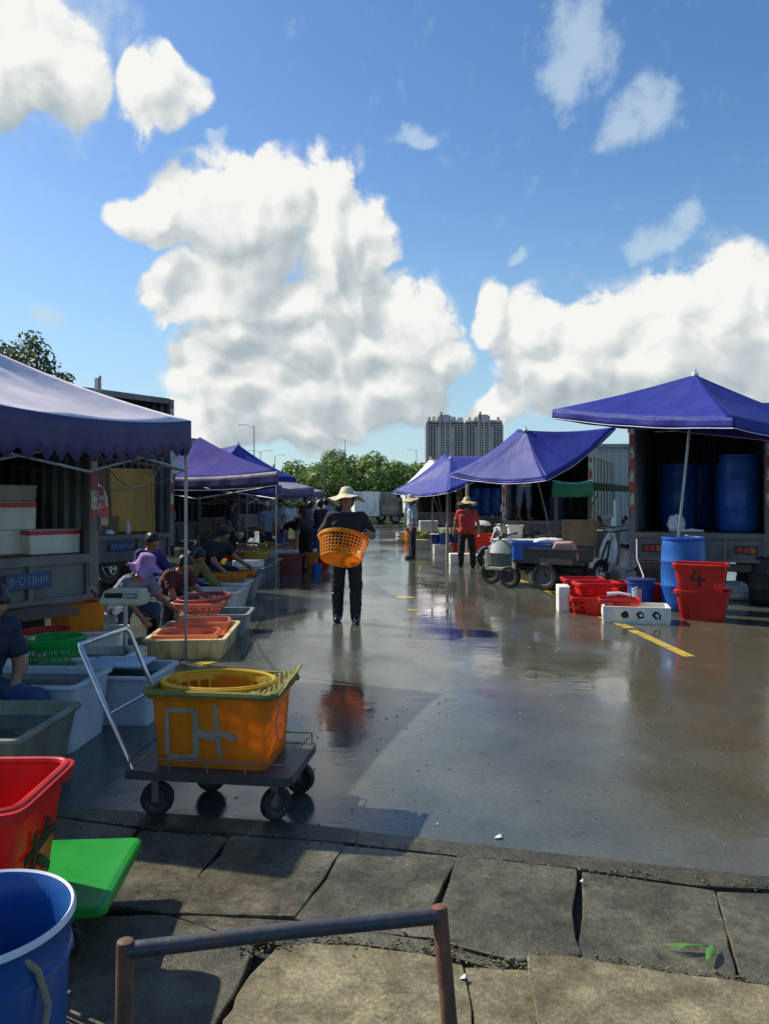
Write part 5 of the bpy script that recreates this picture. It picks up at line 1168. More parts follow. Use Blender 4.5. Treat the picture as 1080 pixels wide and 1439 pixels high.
bag('dark bag with a white tie on the ground behind the sorting person', (-3.35,8.6,0), .17,.16,.42, M['black'], 9)
# sign card on post
o = thing('notice_card', 'blank white card hanging on the truck post beside the canopy pole', 'card', (-3.72,13.75,2.33)); b = MB(); b.box((0,0,-.12),(.17,.006,.24)); b.build('sheet', M['paper'], o, sharp=0); b = MB(); b.tube([(-.06,0,0),(0,0,.08),(.06,0,0)],.003,5); b.build('string', M['rope'], o)
# drums inside trucks
GD = 'blue drums inside the trucks'
onR = lambda x,y: on((4.05+2.02*.92,12.6-2.02*.39),AR,2.02,x,y)
for x,y,h,lab in ((.60,.60,.0,'tall blue drum just inside the right side of the near right truck'),(-.35,1.5,0,'blue drum in the dark middle of the near right truck'),(-.05,2.2,0,'blue drum at the back of the near right truck'),(.55,1.4,0,'blue drum behind the tall one in the near right truck')):
    p = onR(x,y); barrel(lab, (p.x,p.y,D0), .31, 1.25 if x==.60 else 1.15, M['blue'], GD)
for i,(px,Y,lab) in enumerate(((668,23.9,'left end blue drum in the row on the far right truck'),(684,23.7,'second blue drum in the row on the far right truck'),(699,23.5,'third blue drum, beside the striped post'),(712,23.3,'fourth blue drum half hidden behind the striped post'))):
    x = (px-CX)/F*(Y+.9); barrel(lab, (x, Y+.9, D0), .20 if i else .24, .86, M['blue'], GD)
p = on((-4.49,18.6),AL+.05,2.1,.3,.8); barrel('teal blue drum in the third left truck behind the canopy pole', (p.x,p.y,D0), .3,1.0, M['blue'], GD)
bag('white sack corner on the tail of the near right truck', (*onR(-.33,.12),1.11), .13,.10,.17, M['paper'], 14)
bag('flat white rag over the tail edge of the near right truck', (*onR(-.10,.02),1.11), .17,.07,.03, M['paper'], 15)
bag('knotted bag of small fish tied to the tail of the near right truck', (*onR(-.12,-.12),.80), .12,.08,.16, M['cream'], 16)
bag('pale sheet of wet plastic heaped under the near right truck', (5.25,12.6,.0), .75,.3,.18, M['whitetub'], 21, name='plastic_sheet', cat='sheet')
barrel('black rubber bin in the shade under the right edge of the near right truck', (6.05,12.0,0), .34,.75, M['rubber'], None, name='bin', cat='bin')

# ------------------------------------------------------------------ trolley with the orange tub
tr = thing('platform_trolley', 'low steel platform trolley with four black wheels and a tilted chrome push handle', 'trolley', (-.86,4.16,0), R(-8))
b = MB(); b.box((0,0,.245),(.82,.56,.02)); 
for y in (-.275,.275): b.box((0,y,.235),(.86,.03,.045))
for x in (-.425,.425): b.box((x,0,.235),(.03,.52,.044))
b.build('platform', M['darksteel'], tr, sharp=0)
b = MB(); rl = [(-.415,-.27),(.415,-.27),(.415,.27),(-.415,.27)]
b.tube([(x,y,.315) for x,y in rl], .005, 6, closed=True)
for x,y in rl+[(0,-.27),(0,.27),(.2,-.27),(-.2,-.27)]: b.tube([(x,y,.25),(x,y,.315)], .004, 6)
b.build('guard_rail', M['greysteel'], tr)
b = MB(); H = [(-.40,-.26,.24),(-.68,-.27,.86),(-.70,-.25,.885),(-.70,.25,.885),(-.68,.27,.86),(-.40,.26,.24)]; b.tube(H, .013, 12); b.tube([(-.53,-.262,.53),(-.53,.262,.53)], .009, 8)
b.tube([(-.41,.25,.26),(-.41,.25,.44),(-.49,.25,.45)], .008, 6); b.build('push_handle', M['chrome'], tr)
for (x,y,rt) in ((-.30,-.19,10),(.33,-.17,30),(-.14,.16,0),(.36,.20,-15)):
    wq = wheel(tr, (x,y,.085), .085,.05,'Y', rimm=M['darksteel']); wq.rotation_euler=(0,0,R(rt+20 if y<0 and x>0 else rt+8))
    f = MB(); f.box((x,y,.216),(.07,.07,.012)); 
    for s in (-1,1): f.box((x,y+s*.030,.145),(.035,.005,.14), Matrix.Rotation(R(rt),4,'Z'))
    f.build('caster_fork', M['greysteel'], tr, sharp=0)
ot = tub('fish_tub', 'big orange rectangular tub with grey brush painted strokes, on the steel trolley', 'tub', M['orange'], (-.87,4.17,.257), .64,.46,.375, R(-8), taper=.92, r=.05, lip=.028)
# brush strokes on its front
b = MB()
for (x0,z0,x1,z1,wd) in ((-.225,.06,-.225,.30,.026),(-.225,.30,-.075,.295,.024),(-.07,.30,-.07,.07,.034),(-.225,.055,-.06,.06,.024),(.035,.335,.055,.05,.024),(-.06,.185,.035,.165,.045),(.05,.185,.15,.165,.032)):
    yy = lambda z: -(.23*(.92+.08*z/.375))-.0035
    a = Vector((x0,yy(z0),z0)); c = Vector((x1,yy(z1),z1)); d = (c-a); n_ = Vector((0,-1,0)).cross(d).normalized()*wd/2; K = 8; vs = []; fs = []
    for i in range(K+1):
        q = a.lerp(c,i/K); j = 1+.35*noise.noise(Vector((i*.9,x0*9,z0*7))); vs += [q+n_*j, q-n_*j]
    b.add(vs, [(2*i,2*i+2,2*i+3,2*i+1) for i in range(K)])
b.build('painted_strokes', M['greypaint'], ot, sharp=0)
nb = MB(); 
ringp = rrect(.69,.51,.06,.385,8); nb.tube([v+Vector((random.uniform(-.006,.006),random.uniform(-.006,.006),random.uniform(-.004,.008))) for v in ringp], .017, 8, closed=True)
# net bunch pulled over the right rear corner
vs = []; fs = []; A_, B_ = 14, 10
for i in range(A_+1):
    for j in range(B_+1):
        u, v = i/A_, j/B_; ang = R(-40+85*u); 
        P_ = Vector((.10+.29*u**.7*.9+.02*math.sin(v*5), .27-(.27+.22)*v, .395+.035*math.sin(v*PI)*u+.012*noise.noise(Vector((u*6,v*6,1)))))
        P_.x = .18+.19*u; P_.z = .388+.055*(u**1.5)*(1-v)+.008*noise.noise(Vector((u*6,v*6,1))); vs.append(P_)
for i in range(A_):
    for j in range(B_):
        if (i+j)%2 == 0 or j > B_-2 or i > A_-3: fs.append((i*(B_+1)+j,(i+1)*(B_+1)+j,(i+1)*(B_+1)+j+1,i*(B_+1)+j+1))
nb.add(vs, fs); nt_ = nb.build('fish_net', M['net'], None, loc=(-.87,4.17,.257), rot=(0,0,R(-8)), sharp=0); solidify(nt_, .006); tag(nt_, 'olive green net bunched round the rim of the big orange tub', 'net')
basket('round_basket', 'round yellow slotted basket set in the top of the big orange tub', 'basket', M['yellow'], (-.90,4.19,.40), .60,.44,.265, R(-8), taper=.86, rows=3, n=112, rim=.022, plainband=.12)
b = MB(); b.tube([(.0,0,.36),(.02,-.03,.30),(.0,-.01,.2),(.012,-.02,.12)], .004, 6); o = b.build('cord', M['rope'], None, loc=(-.565,4.00,.28)); tag(o, 'thin cord hanging down the corner of the big orange tub', 'cord')

# ------------------------------------------------------------------ walker and other people
person('person in black with a wide straw hat walking forward with an orange basket', (-.50,10.2,0), R(2), H=1.74, res=.0125,
    armL=((.48,-.10,-.86),(-.16,-.90,.20)), armR=((-.48,-.08,-.86),(.16,-.90,.20)), headpitch=-.14, legL=((.06,-.15,-1),(.0,.09,-1)), legR=((-.06,.07,-1),(-.01,.20,-1)), shirt=M['cblack'], trousers=M['cblack'], boots=True,
    hat=('straw',M['strawpale']), sleeve=.80, curl=1.05, bulk=1.15, pose_hands=dict(fL=(-.35,-.85,-.3),tL=(0,-.2,1),nL=(-1,-.1,-.1),fR=(.35,-.85,-.3),tR=(0,-.2,1),nR=(1,-.1,-.1)))
basket('carried_basket', 'orange slotted basket held tilted in front of the walking person', 'basket', M['orange2'], (-.555,9.62,.875), .62,.44,.33, 0, taper=.80, rows=6, n=144, rot=(R(-35),R(8),R(0)), rim=.016, slot=(3,1), solidfloor=True, plainband=.12)
person('man in light blue shirt with a straw hat standing sideways in the yard', (.75,20.9,0), R(-82), H=1.70, armL=((.1,.06,-1),(.05,-.25,-1)), armR=((-.1,.02,-1),(-.05,-.3,-1)), shirt=M['cblue'], trousers=M['cblack'], boots=False, hat=('straw',M['straw']), sleeve=.9, lean=0, headpitch=.22, bulk=1.05)
person('person in a red T-shirt and yellow straw hat seen from behind', (1.96,18.3,0), R(172), H=1.62, armL=((.35,-.15,-1),(.2,-.35,-1)), armR=((-.32,-.15,-1),(-.1,-.5,-.9)), legL=((.12,0,-1),(.03,.02,-1)), legR=((-.12,0,-1),(-.03,.02,-1)), shirt=M['cred'], trousers=M['cblack'], hat=('straw',M['straw']), sleeve=.7, headpitch=.1, bulk=1.12, boots=True)
person('barelegged person in grey trousers standing on a truck deck under the violet parasol', (3.50,19.35,D0), R(25), H=1.66, armL=((.3,-.3,-.9),(-.1,-.9,-.2)), armR=((-.3,-.3,-.9),(.1,-.9,-.2)), legL=((.14,0,-1),(.02,.02,-1)), legR=((-.14,0,-1),(-.02,.02,-1)), shirt=M['cwhite'], trousers=M['cgrey'], rolled=.52, barefoot=True)
person('dark clothed person bending forward on the truck deck beside the barelegged one', (4.25,18.95,.80), R(150), H=1.6, pitch=.95, headpitch=.1, armL=((.1,-.5,-.9),(0,-.4,-.9)), armR=((-.1,-.5,-.9),(0,-.4,-.9)), shirt=M['cblack'], trousers=M['cnavy'])
# bent over sorters on the left
SIT = dict(legL=((.35,-.9,-.15),(.05,.15,-1)), legR=((-.35,-.9,-.15),(-.05,.15,-1)))
person('person in lilac bucket hat and grey blue T-shirt bending over the tubs', (-3.18,9.15,0), R(62), H=1.62, pitch=.85, headpitch=-.50, pelvis=(0,0,.40), armL=((.15,-.55,-.75),(0,-.80,-.45)), armR=((-.15,-.35,-.9),(0,-.75,-.6)), shirt=M['cgrey'], trousers=M['jeans'], hat=('bucket',M['clilac']), sleeve=.7, boots=True, **SIT)
person('dark haired person with a purple collar sitting behind the lilac hatted one', (-3.35,10.6,0), R(65), H=1.62, pitch=.30, headpitch=.25, pelvis=(0,0,.46), armL=((.15,-.55,-.75),(0,-.80,-.45)), armR=((-.15,-.35,-.9),(0,-.75,-.6)), shirt=M['cpurple'], trousers=M['cnavy'], longsleeve=True, boots=True, **SIT)
person('person in a maroon top reaching over the white tub behind the lilac hat', (-2.92,10.1,0), R(60), H=1.55, pitch=.75, headpitch=0, pelvis=(0,0,.36), armL=((.15,-.55,-.75),(0,-.80,-.45)), armR=((-.15,-.35,-.9),(0,-.75,-.6)), shirt=M['cmaroon'], trousers=M['cnavy'], boots=True, **SIT)
person('crouching person in an olive top beside the canopy pole', (-3.02,11.35,0), R(60), H=1.5, pitch=.7, headpitch=.1, pelvis=(0,0,.36), armL=((.15,-.55,-.75),(0,-.80,-.45)), armR=((-.15,-.35,-.9),(0,-.75,-.6)), shirt=M['colive'], trousers=M['cnavy'], boots=True, longsleeve=True, **SIT)
person('big person in a black T-shirt sitting bent in the dark behind the canopy pole', (-2.95,12.6,0), R(70), H=1.75, pitch=.55, headpitch=.2, pelvis=(0,0,.5), armL=((.15,-.55,-.75),(0,-.80,-.45)), armR=((-.15,-.35,-.9),(0,-.75,-.6)), shirt=M['cblack'], trousers=M['cblack'], bulk=1.25, boots=True, **SIT)
person('black haired person in jeans sitting at the left edge beside the white tub', (-2.66,4.90,0), R(58), H=1.65, pitch=.42, headpitch=.25, pelvis=(0,.0,.42), armL=((.25,-.1,-.95),(-.5,-.25,-.85)), armR=((-.15,-.35,-.9),(.5,-.45,-.6)), shirt=M['cnavy'], trousers=M['jeans'], boots=True, **SIT)
person('bent over person in dark clothes with a white ring brimmed hat', (-1.80,17.6,0), R(-38), H=1.65, pitch=1.0, headpitch=-.05, armL=((.1,-.35,-.9),(0,-.2,-1)), armR=((-.1,-.3,-.9),(0,-.2,-1)), shirt=M['cblack'], trousers=M['cblack'], hat=('cone',M['cwhite']), boots=True, bulk=1.1)
GC = [('crowd person with white cap under the second left canopy',(-3.0,19.5),40,'cgrey','cap'),('tall person in dark blue deep under the tall blue parasol',(-3.7,18.6),80,'cnavy',None),('person in a white shirt left of the second canopy pole',(-2.75,20.6),-30,'cwhite',None),
      ('person in a maroon shirt in the shade under the low grey canopy',(-2.35,23.2),30,'cmaroon',None),('grey shirted person behind the bent over one',(-2.1,22.0),120,'cgrey',None),('person in black half hidden by the walking one',(-1.75,21.0),-140,'cblack','cap'),
      ('person in light blue seen behind the shoulder of the walking one',(-1.85,24.5),170,'cblue',None),('farthest standing person in white under the left canopies',(-2.5,29.0),20,'cwhite',None),('farthest standing person in navy beside the one in white',(-2.1,28.0),-60,'cnavy',None),
      ('dark person near the end of the left row of stalls',(-1.9,33.0),0,'cblack',None)]
capm = {'cap':('cap',M['cwhite'])}
for i,(lab,(x,y),a,c,h) in enumerate(GC):
    person(lab, (x,y,0), R(a), H=1.56+.04*(i%4), res=.026, armL=((.2,-.2,-1),(0,-.7-.1*(i%3),-.5)), armR=((-.2,-.1,-1),(0,-.5,-.8)), shirt=M[c], trousers=M[('cnavy','cblack','jeans')[i%3]], hat=capm.get(h), group='standing people under the left canopies', headpitch=.15*(i%3))

# ------------------------------------------------------------------ tubs along the left
GT = 'tubs lined up along the left of the yard'
tub('tub', 'green stained grey tub full of water, second nearest on the left', 'tub', M['mossytub'], (-2.33,4.15,.06), 1.08,.70,.40, R(-2), GT, water=.82, lip=.03)
tub('tub', 'small grey tub rim showing at the left edge behind the red crate', 'tub', M['greytub'], (-2.12,3.42,.0), .55,.42,.36, 0, GT, water=.7)
tub('tub', 'big white insulated tub beside the sitting person in jeans', 'tub', M['bluetub'], (-2.50,5.24,.0), 1.06,.56,.44, R(-3), GT, taper=.93, water=.9, lip=.03)
tub('tub', 'low white tub with a light blue lid, left of the near canopy pole', 'tub', M['bluetub'], (-1.97,5.83,.0), .62,.56,.36, R(-4), GT, water=.8, lip=.03)
o = thing('cover_board', 'light blue flat cover board lying across the low white tub', 'board', (-2.05,5.98,.368), R(-6)); b = MB(); b.loft([rrect(.46,.34,.04,0),rrect(.46,.34,.04,.018),rrect(.42,.30,.03,.022)]); b.build('panel', M['bluelite'] if False else mat('pale_blue_lid',(.36,.50,.62),.4,scale=4), o)
b = MB(); b.tube([(-.06,0,.02),(-.05,0,.045),(.05,0,.045),(.06,0,.02)],.006,6); b.build('grip', M['bluetub'], o)
tub('tub', 'white tub between the big white tub and the cream tray', 'tub', M['whitetub'], (-2.50,6.55,.0), .75,.50,.34, R(-3), GT, water=.8)
tub('crate_tray', 'stained cream tray crate nearest the canopy pole, with salmon crates inside', 'crate', M['creamtub'], (-2.08,8.45,.0), .80,1.20,.20, R(3), GT, taper=.93, ribs=5, lip=.025, t=.02)
basket('crate', 'salmon slotted crate lying in the front of the cream tray', 'crate', M['salmon'], (-2.12,8.30,.06), .62,.46,.15, R(4), 'salmon crates in the cream tray', taper=.93, p=7, rows=2, n=96)
basket('crate', 'salmon slotted crate lying in the rear of the cream tray', 'crate', M['salmon'], (-2.08,8.82,.10), .58,.40,.15, R(8), 'salmon crates in the cream tray', taper=.93, p=7, rows=2, n=96)
tub('tub', 'grey green tub of dark water behind the cream tray', 'tub', M['greytub'], (-2.05,9.45,.0), .78,.60,.26, R(3), GT, water=.7)
basket('basket', 'lower of two dull red oval baskets on the tubs', 'basket', M['salmon'], (-2.28,9.42,.24), .62,.46,.14, R(4), 'dull red oval baskets', taper=.85, rows=2, n=96)
basket('basket', 'upper tilted one of two dull red oval baskets', 'basket', M['dullred'], (-2.22,9.50,.30), .62,.46,.14, group='dull red oval baskets', taper=.85, rows=2, n=96, rot=(R(5),R(-4),R(9)))
tub('tub', 'large clean white tub the sorting people reach into', 'tub', M['whitetub'], (-2.62,10.85,.0), 1.22,.62,.36, R(-2), GT, taper=.86, contents=.55, lip=.03)
tub('tub', 'second white tub right behind the large clean one', 'tub', M['whitetub'], (-2.75,11.75,.0), 1.35,.62,.38, R(-2), GT, taper=.86, contents=.6)
o = thing('cover_board', 'purple blue flat board on the second white tub', 'board', (-2.95,11.62,.385), R(2)); b = MB(); b.loft([rrect(.55,.30,.03,0),rrect(.55,.30,.03,.02)]); b.build('panel', mat('violet_blue',(.09,.09,.42),.4,scale=5), o)
tub('tub', 'grey tub carrying flat orange crates', 'tub', M['greytub'], (-2.80,12.65,.0), 1.45,.60,.36, R(-2), GT, water=.8)
basket('crate', 'flat orange crate on the grey tub, left one', 'crate', M['orange'], (-3.05,12.65,.35), .62,.42,.10, R(3), 'flat orange crates on the grey tub', taper=.93, p=7, rows=1, n=96)
basket('crate', 'flat orange crate on the grey tub, right one beside the aisle', 'crate', M['orange'], (-2.42,12.62,.36), .58,.42,.10, R(-4), 'flat orange crates on the grey tub', taper=.93, p=7, rows=1, n=96)
tub('tub', 'large blue grey tub along the aisle beside the second canopy pole', 'tub', M['bluegreytub'], (-2.95,14.55,.0), 1.45,1.0,.36, R(-2), GT, water=.85)
tub('tub', 'large green grey tub behind the blue grey one', 'tub', M['mossytub'], (-2.92,15.85,.0), 1.45,1.0,.38, R(-2), GT, water=.85)
tub('tub', 'dark grey tub squeezed left of the blue grey one', 'tub', M['greytub'], (-3.95,13.7,.0), .7,.8,.40, R(-2), GT, water=.6)
GO = 'boxes and baskets at the far left stalls'
foam_box('foam_box', 'long low white foam box under flat coloured baskets', (-2.75,18.3,0), 1.5,.9,.42, R(-2), GO)
basket('basket', 'flat round orange rimmed basket on the long foam box, left', 'basket', M['salmon'], (-3.2,18.2,.475), .50,.44,.07, rot=(R(13),0,0), group=GO, rows=1, n=72)
basket('basket', 'flat round yellow basket on the long foam box, middle', 'basket', M['yellow'], (-2.75,18.2,.475), .46,.42,.07, rot=(R(15),0,0), group=GO, rows=1, n=72)
basket('basket', 'flat round pink rimmed basket on the long foam box, right', 'basket', M['salmon'], (-2.28,18.25,.475), .44,.40,.07, rot=(R(11),0,0), group=GO, rows=1, n=72)
tub('crate', 'bright blue crate behind the flat baskets', 'crate', M['bluelite'], (-2.78,20.2,.28), .58,.42,.30, 0, GO, ribs=6)
foam_box('foam_box', 'white foam box carrying the bright blue crate', (-2.78,20.2,0), .62,.46,.275, 0, GO)
tub('crate', 'orange box standing left of the flat baskets', 'crate', M['orange'], (-3.35,16.9,.12), .55,.42,.32, R(5), GO, ribs=4)
tub('crate', 'dark red box standing behind the black shirted sitting person', 'crate', M['dullred'], (-3.75,16.2,.0), .4,.42,.62, R(5), GO)
tub('crate', 'small orange crate right of the second canopy pole', 'crate', M['orange'], (-2.65,21.6,.22), .42,.40,.28, 0, GO)
tub('crate', 'dark red crate at the feet of the bent over person', 'crate', M['dullred'], (-2.05,16.9,.0), .52,.42,.42, R(5), GO)
barrel('small orange bucket hanging on in the shade of the left stalls', (-3.05,22.5,.55), .24,.35, M['orange'], GO, name='bucket', cat='bucket')
bucket('orange bucket standing between the bent over person and the walker', (-1.62,17.2,0), .15,.42, M['orange'], GO)
bucket('red bucket behind the carried basket', (-1.45,17.9,0), .17,.40, M['red'], GO)
bucket('small blue bucket on the wet ground by the red bucket', (-1.50,17.0,0), .11,.20, M['bluelite'], GO)
# things under the left truck
basket('basket', 'bright green slotted basket behind the white tubs', 'basket', M['green'], (-2.72,6.35,.18), .44,.40,.32, R(10), None, taper=.80, rows=4, n=96, rim=.03, plainband=.2)
basket('basket', 'red orange basket behind the green one', 'basket', M['red'], (-3.05,6.95,.20), .40,.38,.26, R(20), None, taper=.85, rows=3, n=96)
tub('crate', 'orange crate stored under the tail of the nearest left truck', 'crate', M['orange'], (-3.15,7.9,.22), .46,.36,.36, AL)
foam_box('foam_box', 'grey white foam box beside the sitting person in jeans', (-3.08,6.2,.30), .42,.4,.20, R(12), None)
foam_box('foam_box', 'dark dirty foam box carrying the red orange and green baskets', (-2.95,6.75,0), .85,.9,.175, R(8), None, m=M['brownboard'])
tub('stool', 'white upturned bucket stool under the lilac hatted person', 'stool', M['whitetub'], (-3.28,9.05,.30), .28,.28,.30, 0, None, rot=(R(180),0,0), taper=.85, r=.12)
# scale
sc = thing('weighing_scale', 'cream weighing scale with its head on a steel column, between the tubs', 'scale', (-2.27,6.72,0), R(-6))
b = MB(); b.loft([[Vector((x,y,z)) for x,y,z in ((-.175,-.10,z0),(.175,-.10,z0),(.175,.10,z0),(-.175,.10,z0))] for z0 in (.72,)]+[[Vector((x,y,z)) for x,y,z in ((-.185,-.11,.76),(.185,-.11,.76),(.185,.11,.79),(-.185,.11,.79))],[Vector((x,y,z)) for x,y,z in ((-.165,-.045,.845),(.165,-.045,.845),(.165,.10,.855),(-.165,.10,.855))]]); hd = bevel(b.build('head', M['scale'], sc, sharp=30), .012)
b = MB(); b.box((-.06,-.084,.808),(.16,.006,.045), Matrix.Rotation(R(-38),4,'X')); b.build('display', M['glassdark'], hd, sharp=0)
b = MB()
for i in range(6):
    for j in range(2): b.box((.045+i*.02,-.090+j*.020,.792+j*.026),(.013,.006,.013), Matrix.Rotation(R(-38),4,'X'))
b.build('buttons', M['bluegreytub'], hd, sharp=0)
b = MB(); b.tube([(0,.02,.05),(0,.02,.73)], .019, 14); b.build('column', M['steel'], sc)
b = MB(); b.box((.0,-.02,.05),(.40,.44,.05)); b.box((0,-.02,.10),(.42,.46,.018)); bevel(b.build('weighing_plate', M['chrome'], sc, sharp=0), .006)

# ------------------------------------------------------------------ foreground left
dl = thing('green_trolley', 'bright green flat topped trolley with small black wheels, under the red crate', 'trolley', (-1.52,2.93,0), R(4))
b = MB(); b.loft([rrect(.96,.54,.03,.178,5,.035),rrect(.98,.56,.035,.184,5,.035),rrect(.98,.56,.035,.213,5,.035),rrect(.96,.54,.03,.222,5,.035)]); bevel(b.build('board', M['greenboard'], dl), .004)
for x,y in ((.36,.16),(.36,-.19),(-.36,.18),(-.36,-.18)):
    wheel(dl,(x,y,.06),.06,.03,'Y'); b = MB(); b.box((x,y,.15),(.05,.045,.054)); b.build('caster_fork', M['steel'], dl, sharp=0)
rc = basket('crate', 'big bright red stacking crate with a black brush mark, standing on the green trolley', 'crate', M['brightred'], (-1.55,2.70,.224), .70,.50,.42, R(2), None, taper=.84, p=9, rows=1, n=144, rim=.03, plainband=.45, slot=(1,2))
def mark(parent, face_x, strokes, m, wd=.035, k=.84, h=.42, half=.35, off=.012):
    """brush strokes on the +x wall of a tapered crate; strokes in (y,z)"""
    b = MB()
    for (y0,z0,y1,z1) in strokes:
        X = lambda z: half*(k+(1-k)*z/h)+off
        a = Vector((X(z0),y0,z0)); c = Vector((X(z1),y1,z1)); n_ = Vector((1,0,0)).cross(c-a).normalized()*wd/2; vs=[]; K=6
        for i in range(K+1):
            q = a.lerp(c,i/K); j = 1+.45*noise.noise(Vector((i*.8,y0*19,z0*17))); vs += [q+n_*j,q-n_*j]
        b.add(vs, [(2*i,2*i+2,2*i+3,2*i+1) for i in range(K)])
    o = b.build('painted_mark', m, parent, sharp=0); solidify(o,.003,1); return o
mark(rc, 1, [(-.05,.27,-.02,.10),(-.12,.19,.13,.22),(-.02,.17,-.14,.06),(.0,.16,.13,.07),(.06,.28,.02,.20)], M['ink'], .032)
bl = thing('barrel', 'open topped blue plastic barrel in the near left corner with a rope handle', 'barrel', (-1.125,2.10,0))
b = MB(); b.lathe([(.22,0),(.23,.02),(.235,.10),(.246,.38),(.255,.385),(.255,.40),(.248,.405),(.255,.487),(.262,.495),(.262,.505),(.254,.51),(.248,.505),(.238,.40),(.225,.03),(.001,.03)], 64, cap=(True,False)); b.build('body', M['nearblue'], bl, sharp=50)
b = MB(); b.lathe([(.2635,.495),(.2635,.506),(.257,.5135),(.2505,.507)], 64); b.build('rim', M['trim'], bl, sharp=50)
b = MB(); b.tube([(.205,-.135,.47),(.232,-.118,.43),(.252,-.10,.33),(.245,-.125,.25),(.215,-.165,.20),(.17,-.21,.20),(.135,-.238,.25),(.115,-.24,.33),(.10,-.225,.36)], .009, 8); b.build('rope_handle', M['rope'], bl)
b = MB(); b.lathe([(.232,.27),(.001,.27)], 48); b.build('water', M['water'], bl)

# railing close to the camera
rl = thing('pipe_railing', 'rusty bent pipe railing with a blue grey top bar close to the camera', 'railing', (-.16,1.36,0))
T1 = Vector(W(176,1336,1.30)); T2 = Vector(W(618,1287,1.40)); o_ = Vector((-.16,1.36,0)); B1 = Vector((T1.x-.010,1.29,.012)); B2 = Vector((T2.x+.075,1.33,.012))
b = MB(); b.tube([T1-o_+Vector((.0,0,0)), (T1+T2)/2-o_+Vector((0,0,.003)), T2-o_], .0140, 20); b.build('top_bar', M['pipe'], rl)
for s,(T,B) in enumerate(((T1,B1),(T2,B2))):
    b = MB(); u = (T-B).normalized(); b.tube([B-o_, T-o_+u*.010, T-o_+u*.0165, T-o_+u*.018], [.0145,.0145,.0135,.009], 20); q = b.build('post', M['rust'], rl)
# litter
def leafblade(pts, wd, m, name, parent=None, loc=(0,0,0)):
    b = MB(); vs=[]; n_ = len(pts)
    for i,p in enumerate(pts):
        p = Vector(p); a = Vector(pts[max(0,i-1)]); c = Vector(pts[min(n_-1,i+1)]); t = (c-a).normalized(); s_ = t.cross(Vector((0,0,1))).normalized()*wd*math.sin(PI*(.08+.90*i/(n_-1)))
        vs += [p+s_, p+Vector((0,0,-wd*.25)), p-s_]
    b.add(vs, [(3*i+j,3*i+j+1,3*i+3+j+1,3*i+3+j) for i in range(n_-1) for j in (0,1)]); o = b.build(name, m, parent, loc=loc, sharp=60); solidify(o,.001); return o
lx, ly = G(990,1345); lf = thing('fallen_leaf', 'fresh green leaf with pale stems fallen on the paving', 'leaf', (lx,ly,.02))
leafblade([(-.02,-.07,.008),(-.005,-.045,.012),(.01,-.02,.014),(.03,.01,.012),(.045,.03,.008)], .014, M['leafgreen'], 'leaf_blade', lf)
for q in range(4): leafblade([(-.14+.01*q,.035-.013*q,.006),(-.06,.028-.006*q,.012+.002*q),(.02,.022-.002*q,.010)], .005, M['leafgreen'], 'stem', lf)
for i,(px,py,s,lab) in enumerate(((700,1178,.022,'white scrap of paper on the wet yard just beyond the kerb'),(817,1245,.010,'tiny white chip beside the kerb gap'),(651,1382,.014,'white fish scrap on the broken concrete by the railing'),(614,1160,.006,'tiny pale fleck near the kerb'))):
    x,y = G(px,py); b = MB(); b.add([(-s,-s*.3,.001),(s*.2,-s*.7,.006),(s,.1*s,.002),(.6*s,.8*s,.01),(-.4*s,.5*s,.003)],[(0,1,2,3,4)]); o = b.build('litter_scrap', M['paper'], None, loc=(x,y,.017 if i!=0 and i!=3 else .003), sharp=0); solidify(o,.002); tag(o,lab,'litter')

# ------------------------------------------------------------------ right side goods
barrel('tall blue plastic barrel holding the foot of the big royal blue parasol', (4.42,11.38,0), .315,1.08, M['blue'])
G4 = 'red stacking crates before the blue barrel'
def crate4(lab, loc, rz, marked=True):
    o = basket('crate', lab, 'crate', M['red'], loc, .66,.46,.40, rz, G4, taper=.80, p=9, rows=1, n=144, rim=.028, plainband=.5, slot=(1,2))
    for face in ((0,1) if marked else ()):
        b = MB()
        for (x0,z0,x1,z1) in ((-.02,.33,-.09,.20),(-.09,.20,.10,.19),(.02,.27,.015,.10)):
            kk = lambda z: .80+.20*z/.40
            if face == 0: a = Vector((x0-.02,-.23*kk(z0)-.012,z0)); c = Vector((x1-.02,-.23*kk(z1)-.012,z1)); nn = Vector((0,-1,0))
            else: a = Vector((.33*kk(z0)+.012,x0,z0)); c = Vector((.33*kk(z1)+.012,x1,z1)); nn = Vector((1,0,0))
            n_ = nn.cross(c-a).normalized()*.013; vs=[]
            for i in range(7):
                q = a.lerp(c,i/6); j = 1+.4*noise.noise(Vector((i*.8,x0*19,z0*17))); vs += [q+n_*j,q-n_*j]
            b.add(vs, [(2*i,2*i+2,2*i+3,2*i+1) for i in range(6)])
        solidify(b.build('painted_number', M['ink'], o, sharp=0),.002)
    return o
crate4('upper red crate marked 4, stacked on another in front of the blue barrel', (4.30,10.45,.36), R(-28))
crate4('lower unmarked red crate under the one marked 4', (4.34,10.48,0), R(-30), False)
GRC = 'low red crates by the yellow line'
for lab,loc,rz in (('red crate at the back left of the low pile, behind the white foam box',(3.05,11.9,0),-6),('red crate stacked on the back left one',(3.07,11.92,.17),-3),('red crate at the back right of the low pile',(3.55,12.0,.10),5),('front red crate of the low pile, with white flecks',(2.98,11.05,0),-8),('red crate resting on the front one',(3.12,11.35,.17),3)):
    basket('crate', lab, 'crate', M['brightred'] if 'front' in lab else M['red'], loc, .60,.42,.24, R(rz), GRC, taper=.88, p=8, rows=3, n=96, rim=.025)
foam_box('foam_box', 'open white foam box with black round marks, in front of the low red crates', (3.36,10.32,0), .86,.50,.22, R(-14), None, open_=True)
fo = [o for o in bpy.data.objects if o.get('label','').startswith('open white foam box')][0]
b = MB(); 
